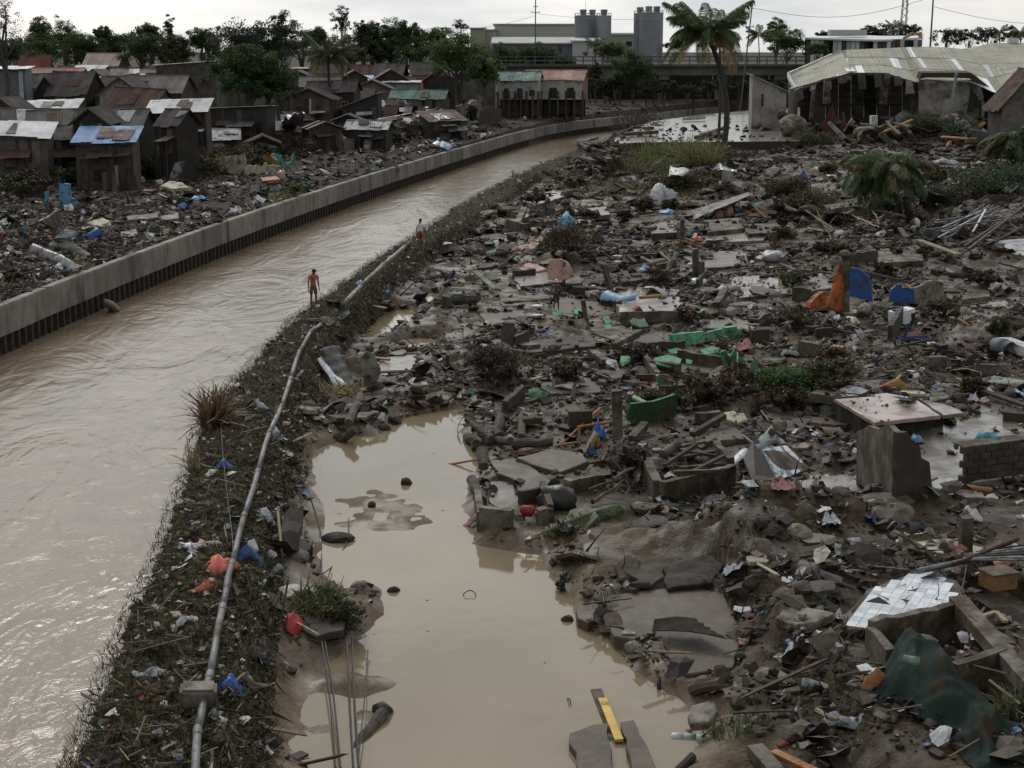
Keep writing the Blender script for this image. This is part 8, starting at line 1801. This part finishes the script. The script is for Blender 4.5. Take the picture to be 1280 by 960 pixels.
scatter('rag_litter',SCRAP,4000,42,160,'field',logn(.15,.6,.05,.5),lambda n: np.concatenate([bright(n)[:n // 3],dark(n)[:n - n // 3]]),T_rub,tilt=.4,lift=.4)
scatter('twig_litter',STICK,17000,24,200,'field',logn(.30,.6,.1,1.5),woody,T_rub,thr=.05,tilt=.22,lift=.25,zj=.12,near=.12)
scatter('plastic_litter',SCRAP,11000,24,215,'field',logn(.12,.6,.05,.55),bright,T_mixed,thr=.04,tilt=.45,lift=.5,zj=.08,near=.35)
scatter('rag_litter',SCRAP,7000,24,215,'field',logn(.26,.5,.1,.8),lambda n: pal(n,[(.03,.028,.03),(.06,.045,.035),(.10,.08,.06),(.04,.05,.07),(.09,.04,.035)],[5,5,3,1.5,1]),T_rub,thr=.06,tilt=.5,lift=.4,zj=.1,near=.3)
dk2 = lambda n: pal(n,[(.034,.028,.017),(.055,.052,.022),(.08,.07,.032),(.12,.10,.053),(.022,.018,.013),(.20,.17,.10)],[5,5,4,2,4,.6])
dk3 = lambda n: pal(n,[(.068,.050,.026),(.09,.083,.033),(.13,.108,.052),(.18,.15,.08),(.04,.031,.018),(.25,.21,.13)],[5,6,4,2,3,.5])
scatter('dyke_straw',BLADES,150000,22,200,'dyke',flatn(.085,.5,.03,.3),dk3,T_dead,tilt=.28,lift=0,zj=.02,lie=1.5)
scatter('dyke_trash',CHUNK[:6],22000,22,200,'dyke',flatn(.10,.5,.03,.26),lambda n: pal(n,MUDS + [(.066,.062,.026),(.10,.08,.043)],[4,2,4,1,.2,1,6,4]),T_dead,thr=-.1,lift=-.1)
scatter('dyke_twigs',STICK,2200,22,200,'dyke',flatn(.25,.5,.08,.8),woody,T_rub,tilt=.35,zj=.08)
scatter('dyke_plastic',SCRAP,1700,22,200,'dyke',flatn(.10,.5,.04,.3),bright,T_mixed,tilt=.5,lift=.5,zj=.05)
def flank(name,n,y1,off,drop):
 y = 22 + (rg.random(n) ** 2.0) * (y1 - 22); x = lx(LR,y) + rg.uniform(*off,n); z = H(x,y) + rg.uniform(-.05,.1,n)
 M_ = rotm(rg.uniform(-.9,.9,n),rg.normal(0,.3,n),rg.normal(2.6,.5,n)); s = rg.uniform(.2,.5,n)
 stuff(name,BLADES,rg.integers(0,3,n),np.stack([x,y,z],1),M_,np.stack([s * 1.2,s,s * drop],1),dk2(n),T_dead)
flank('hanging_straw',16000,190,(-.15,.55),1.2)
y = 22 + (rg.random(9000) ** 2.0) * 170; x = lx(LL,y) + rg.uniform(-.2,.25,9000); n = 9000; s = rg.uniform(.06,.2,n)
stuff('river_edge_straw',BLADES,rg.integers(0,3,n),np.stack([x,y,.75 + rg.random(n) * .15],1),rotm(rg.uniform(-.9,.9,n) + 3.14,rg.normal(0,.4,n),rg.normal(1.6,.9,n)),np.stack([s,s,s],1),dk2(n),T_dead)
scatter('bank_rubble',CHUNK,42000,55,320,'left',logn(.14,.6,.05,.6),lambda n: pal(n,MUDS,[5,6,3,2,.8,4]),T_rub,thr=-.2)
scatter('bank_twigs',STICK,8000,55,260,'left',flatn(.5,.5,.2,1.8),lambda n: woody(n) * .7,T_rub,thr=-.1,tilt=.3,zj=.3)
scatter('bank_brush',BLADES,40000,55,200,'left',flatn(.28,.5,.1,.8),dk2,T_dead,thr=.1,tilt=.9,zj=.25)
scatter('field_brush',BLADES,50000,26,200,'field',flatn(.2,.5,.06,.7),lambda n: pal(n,[(.03,.022,.014),(.05,.037,.022),(.09,.07,.042),(.05,.05,.022)],[5,4,2,1.5]),T_dead,thr=.22,tilt=.9,zj=.12,near=.5)
scatter('bank_plastic',SCRAP,4200,55,280,'left',logn(.2,.5,.08,.7),bright,T_mixed,thr=-.2,tilt=.5,lift=.5,zj=.15)
# middling pieces one could count, each an object with a label of its own
LM = [(G(x,y),n) for x,y,n in [(1117,590,'the cement corner wall'),(1120,510,'the pink floor'),(980,585,'the blue banded tile panel'),(870,600,'the timber filled foundation'),(785,600,'the root heap'),(815,520,'the dark green wall'),(885,425,'the bright green parapet'),(1050,385,'the orange wall'),(1128,400,'the washing machine'),(985,490,'the green bush'),(1120,750,'the white tile slab'),(1170,890,'the green tarpaulin'),(860,785,'the brown ribbed sheet'),(650,630,'the pond side foundation'),(620,540,'the log pile'),(625,470,'the brush heap'),(695,388,'the capped boy'),(872,345,'the twin pillars'),(945,358,'the wide pale floor'),(700,330,'the stained pink wall'),(820,380,'the raised wet floor'),(900,262,'the leaning roof panel'),(835,250,'the tall sacks'),(1105,230,'the fallen palm crown'),(1210,290,'the long bar pile'),(1000,250,'the dead thicket'),(850,215,'the white ribbed sheet'),(905,200,'the palm root'),(660,300,'the pink slab'),(560,378,'the soil caked log'),(510,420,'the white puddle'),(460,455,'the leaning grey slab'),(1250,440,'the blue grey drum'),(1240,570,'the concrete block wall'),(1020,705,'the long grey stone slab'),(1206,670,'the broken post'),(915,520,'the stony heap'),(1125,320,'the long white plank'),(1145,425,'the blue crate'),(965,325,'the silver plastic lump'),(755,450,'the grey block beams'),(600,350,'the white edged plank'),(1046,170,'the red tarpaulin heap'),(1170,175,'the surviving warehouse wall'),(88,300,'the navy tarpaulin'),(80,245,'the light blue wall remnant'),(310,210,'the cream parapet'),(240,215,'the striped plastic heap'),(365,160,'the dangling silver sheet'),(500,170,'the tall wall stub'),(555,165,'the white sheet on stubs'),(620,150,'the stilt houses'),(205,205,'the brush drift'),(170,270,'the pale floor plate'),(130,220,'the muddy block house'),(440,200,'the cabins on the flood wall'),(400,225,'the banana plant')]]
used = set()
def where(p):
 ds = sorted(LM,key=lambda q: (q[0] - p).length); a,b = ds[0],ds[1]; d = p - a[0]
 s1 = 'behind' if d.y > abs(d.x) * 1.2 else 'in front of' if -d.y > abs(d.x) * 1.2 else 'on the river side of' if d.x < 0 else 'on the land side of'
 return s1,a[1],b[1]
def mesh_kinds():
 K = {}
 K['block'] = [(rockmesh('rubble_block',m,500 + i,2,(1,.75,.55)),c) for i,(m,c) in enumerate((('concrete','grey'),('concrete_dark','dark grey'),('mud_clod','mud brown'),('stone','tan')) * 2)]
 pl = []
 for i,(m,c) in enumerate((('concrete','grey'),('concrete_pale','pale grey'),('concrete_dark','dark'),('cream_paint','cream'),('concrete_wet','wet grey'),('mud_floor','muddy')) * 2):
  r = random.Random(600 + i); n = r.randint(5,8); q = [(math.cos(6.283 * k / n + rj(r,.25)) * r.uniform(.6,1.1),math.sin(6.283 * k / n + rj(r,.25)) * r.uniform(.5,.9)) for k in range(n)]
  o = prism([tuple(v) for v in ragged([Vector(v) for v in q],r,.3,.05)],lambda x,y: -.1,lambda x,y: .1,M[m],'slab_fragment',.02); pl.append((o.data,c)); bpy.data.objects.remove(o)
 K['plate'] = pl
 K['plank'] = [(MB().box((0,0,0),(2.2,.2,.07),jit=.02,rnd=random.Random(700 + i)).mesh('plank',M[m]),c) for i,(m,c) in enumerate((('wood','brown'),('wood_dark','dark'),('wood_pale','pale'),('wood_orange','orange brown')))]
 K['beam'] = [(MB().box((0,0,0),(1.8,.24,.2),jit=.03,rnd=random.Random(710 + i)).mesh('beam',M[m]),c) for i,(m,c) in enumerate((('concrete','grey'),('concrete_dark','dark grey'),('bark','bark brown')))]
 K['sheet'] = []
 for i,(m,c) in enumerate((('tin','grey'),('grey_roof_tin','dull grey'),('rust_tin','rusty'),('tin_dark','blackened'),('white_paint','white'),('light_blue','light blue'))): o = sheet_patch([(-.8,-.45,0),(.8,-.4,.05),(.7,.5,0),(-.75,.4,.1)],m,'metal_sheet',.12,.02,.1,.15); K['sheet'].append((o.data,c)); bpy.data.objects.remove(o)
 K['bag'] = []
 for i,(m,c) in enumerate((('cloth_white','white'),('pale_plastic','pale grey'),('black_plastic','black'),('cloth_blue','dull blue'),('cloth_pink','pink'),('white_paint','bright white'),('cream_paint','cream'),('cloth_dark','dark'),('pale_plastic','pale grey'),('wood','brown'),('cloth_dark','dark'),('cloth_mint','mint'))):
  v,f = [],[]; r = random.Random(800 + i); n = 13; u = np.linspace(-1,1,n); U,V_ = np.meshgrid(u,u,indexing='ij'); q_ = np.maximum(np.abs(U),np.abs(V_)) / np.maximum(np.hypot(U,V_),1e-6); U = U * q_; V_ = V_ * q_; ph = r.uniform(0,50); rad = 1 + .4 * fbm(np.cos(np.arctan2(V_,U)) * 1.7 + ph,np.sin(np.arctan2(V_,U)) * 1.7,2)
  Z = np.clip(1 - (U ** 2 + V_ ** 2) * .6,-.1,1) * (.10 + .55 * np.abs(fbm(U * 2.6 + ph,V_ * 2.6,3))); ii = (np.arange(n - 1)[:,None] * n + np.arange(n - 1)[None]).ravel()
  K['bag'].append((np_mesh('plastic_bag',np.stack([(U * rad * .5).ravel(),(V_ * rad * .35).ravel(),Z.ravel()],1),np.stack([ii,ii + n,ii + n + 1,ii + 1],1),M[m]),c))
 return K
K = mesh_kinds(); ri = random.Random(31)
KIND = {'block': ('rubble_block','rubble','lump',('squat','angular','rounded','jagged'),(.18,.42),.1),'plate': ('slab_fragment','slab','slab fragment',('flat','tilted','broken','cracked'),(.3,.75),.12),'plank': ('plank','plank','plank',('loose','short','split','slanting'),(.35,.8),.1),'beam': ('beam','beam','beam piece',('fallen','broken','half sunk','slanting'),(.4,.8),.1),'sheet': ('metal_sheet','metal sheet','tin sheet',('crumpled','bent','torn','flattened'),(.35,.8),.12),'bag': ('plastic_bag','plastic bag','plastic bag',('crumpled','torn','limp','trodden'),(.28,.75),.02)}
WORDS = ('','small ','mud smeared ','half buried ','larger ','wet ','dusty ','worn ')
def put(kind,side,y0,y1):
 for _ in range(40):
  x,y = (float(v[0]) for v in sample_field(1,y0,y1,side));
  if side == 'field' and (in_pond(np.array([x]),np.array([y]))[0] or fbm(np.array([x * .33 + 21]),np.array([y * .33 + 8]),3)[0] < -.12): continue
  if side == 'left' and lx(LW,y) - x > 30 and y < 140: continue
  if y < 50 and on_flat(np.array([x]),np.array([y]),0)[0]: continue
  if any((q[0].x - x) ** 2 + (q[0].y - y) ** 2 < 1.3 + (y / 60) ** 2 for q in LM): continue
  break
 p = Vector((x,y,HT1(x,y))); me,c = ri.choice(K[kind]); nm,cat,noun,adj,(s0,s1),lift = KIND[kind]; s = ri.uniform(s0,s1) * (1 + max(0,y - 60) / 200)
 o = bpy.data.objects.new(nm,me); o.location = p + Vector((0,0,lift * s)); tl = .12 if kind in ('plate',) else .2
 o.rotation_euler = (ri.gauss(0,tl),ri.gauss(0,tl),ri.uniform(0,6.28)); o.scale = (s * ri.uniform(.8,1.25),s * ri.uniform(.8,1.2),s * ri.uniform(.8,1.2)); link(o)
 if kind in ('plank','beam') and ri.random() < .3: o.rotation_euler[1] = ri.uniform(.2,.5); o.location.z += .25 * s
 rel,a,b = where(p); lab = None
 for w_ in WORDS:
  for ad in ri.sample(adj,4):
   for tail in (f'{rel} {a}',f'{rel} {a}, towards {b[4:]}'):
    t = f'{w_}{ad} {c} {noun} {tail}'
    if t not in used and len(t.split()) <= 16: lab = t; break
   if lab: break
  if lab: break
 used.add(lab); tag(o,lab,cat,{'block': 'loose rubble lumps','plate': 'loose slab fragments','plank': 'loose planks','beam': 'loose beam pieces','sheet': 'loose tin sheets','bag': 'loose plastic bags'}[kind])
for kind,nf,nl in (('block',150,40),('plate',180,30),('plank',85,45),('beam',50,30),('sheet',60,60),('bag',110,60)):
 for i in range(nf): put(kind,'field',(42 if kind in ('plank','beam') else 30) if i % 2 else 50,150)
 for i in range(nl): put(kind,'left',60,200)
k = 900; u = POND.min(0); v = POND.max(0); x = rg.uniform(u[0],v[0],k); y = rg.uniform(u[1],v[1],k); sd_ = poly_sd(POND,x,y); q = (sd_ > .1) & (rg.random(k) < .06 + np.exp(-sd_ / .35)) & (fbm(x * 1.1,y * 1.1,2) > -.1); x,y = x[q],y[q]; k = len(x); s = np.exp(rg.normal(-3.1,.5,k))
stuff('pond_scum',SCRAP,rg.integers(0,5,k),np.stack([x,y,np.full(k,-.196)],1),rotm(rg.uniform(0,6,k),np.zeros(k),np.zeros(k)),np.stack([s,s,s * .3],1),pal(k,[(.05,.04,.028),(.12,.095,.065),(.3,.28,.24)],[5,3,1]),T_rub)
# wreckage spilled from the warehouse
for i in range(44):
 x,y = ri.uniform(985,1240),ri.uniform(158,186); p = G(x,y); kd = ('beam','plank','sheet','plate','block')[i % 5]; me,c = ri.choice(K[kd]); o = bpy.data.objects.new(KIND[kd][0],me); o.location = p + Vector((0,0,ri.uniform(.2,1.6))); o.rotation_euler = (ri.gauss(0,.5),ri.gauss(0,.5),ri.uniform(0,6)); s = ri.uniform(1.2,2.8); o.scale = (s,s,s); link(o)
 tag(o,f'{c} {KIND[kd][2]} in the wreckage spilled from the warehouse mouth',KIND[kd][1],'wreckage at the warehouse mouth')
# low foundation walls, brush heaps and stakes through the field
def free_label(pre,p):
 rel,a,b = where(p)
 for w_ in pre:
  for t in (f'{w_} {rel} {a}',f'{w_} {rel} {a}, towards {b[4:]}'):
   if t not in used and len(t.split()) < 17: used.add(t); return t
 return f'{pre[0]} near {a}'
for i in range(46):
 x,y = ri.uniform(600,1270),235 + 330 * ri.random() ** 1.3; p = G(x,y)
 if in_pond(np.array([p.x]),np.array([p.y]))[0] or p.x < lx(LR,p.y) + 1: continue
 d = ri.uniform(18,60) * 60 / p.y; a = ri.choice((0,0,.15,-.2,1.1)) + rj(ri,.15); q = (x + d * math.cos(a),y - d * .45 * math.sin(a))
 BOXW(free_label(['low mud stained foundation wall','broken foundation wall','crumbling low wall stub','thin block wall remnant','short wall remnant','dark wall footing'],p),(x,y),q,ri.uniform(.25,.65),ri.uniform(.14,.22),ri.choice(('concrete','concrete_dark','concrete_dark')))
for i in range(40):
 x,y = ri.uniform(560,1275),215 + 300 * ri.random() ** 1.4; p = G(x,y)
 if in_pond(np.array([p.x]),np.array([p.y]))[0] or p.x < lx(LR,p.y) + 1: continue
 BUSH('brush_heap',free_label(['dark tangled brush heap','brown brush and root heap','low trash and straw heap','flattened heap of dead leaves','small snagged brush heap','matted heap of stalks'],p),'brush heap',x,y,ri.uniform(.5,1.3),ri.uniform(.25,.6),ri.choice(((.045,.033,.02),(.06,.045,.026),(.035,.028,.02),(.055,.058,.026))),900 + i,.13 + p.y / 1200,24,40,group='brush heaps in the debris field')
for i in range(46):
 f = i / 45; x,y = 10 + 560 * f + rj(ri,14),240 - 78 * f + rj(ri,9); p = G(x,y)
 BUSH('brush_heap',free_label(['tangled heap of branches','dark debris heap','heap of torn leaves and boards','brown brush pile','low heap of trash and stalks','snagged brush pile'],p),'brush heap',x,y,ri.uniform(1.0,2.4),ri.uniform(.5,1.3),ri.choice(((.045,.035,.022),(.06,.055,.028),(.03,.025,.018),(.055,.062,.026))),960 + i,.26,28,40,group='brush heaps before the huts')
for i in range(26):
 x,y = (ri.uniform(600,1270),ri.uniform(225,520)) if i < 14 else (ri.uniform(20,560),0); y = y or 245 - 78 * x / 560 + ri.uniform(0,40); p = G(x,y)
 if p.x > lx(LW,p.y) - .6 and p.x < lx(LR,p.y) + 1 or in_pond(np.array([p.x]),np.array([p.y]))[0]: continue
 if on_flat(np.array([p.x]),np.array([p.y]),0)[0]: continue
 post('stake',free_label(['bare stake standing in the rubble','broken post standing','leaning timber upright','snapped wooden post'],p),'post',(x,y),(x + rj(ri,5),y - ri.uniform(14,34) * 70 / p.y),ri.uniform(.12,.24),ri.choice(('wood_dark','wood','concrete')),'lone posts in the rubble')
for i in range(9):
 x,y = 150 + ri.random() * 190,200 + ri.random() * 26; p = G(x,y)
 BUSH('brush_heap',free_label(['big drift heap of uprooted brush','high tangle of branches and mud','towering trash and branch heap'],p),'brush heap',x,y,ri.uniform(1.4,2.8),ri.uniform(.8,1.4),ri.choice(((.045,.036,.022),(.062,.06,.03),(.034,.028,.02))),1020 + i,.26,36,44,group='drift heaps on the opposite bank')
# half wrecked huts, lean-tos and hanging sheets crowding the river side of the settlement
for i in range(34):
 x = 140 + i * 13.5 + rj(ri,9); base_ = 222 - (x - 150) * .115 - ri.choice((0,12,26,38)) + rj(ri,4); Y = 24000 / (base_ - 62); eh_ = ri.uniform(1.7,2.9); p = PY(x,base_,Y)
 if p.x > lx(LW,Y + 3) - 5: continue
 HOUSE(free_label(['low half collapsed hut','sagging lean-to of boards and tin','mud stained hut with lifted roof sheets','gutted hut with open front','tilted hut of patched tin','crooked board hut'],p),x,Y,base_ - eh_ * F / Y,ri.uniform(2.6,5),ri.uniform(2.5,4),ri.uniform(.5,1.1),ri.choice(('gx','gx','gy','sh','sl')),ri.choice((OLD,GREY,RUST,OLD,'tin',RUST,'pale_roof_tin' if ri.random() < .5 else GREY)),ri.choice(('shack_wall','shack_wall_dark','shack_wall_dark','shack_wall_grey')),rz=rj(ri,.5),seed=1100 + i,group='wrecked huts on the river side',name='wrecked_hut',miss=.12,ops=[(ri.uniform(.25,.75),.1,.8,1.5,'hole')])
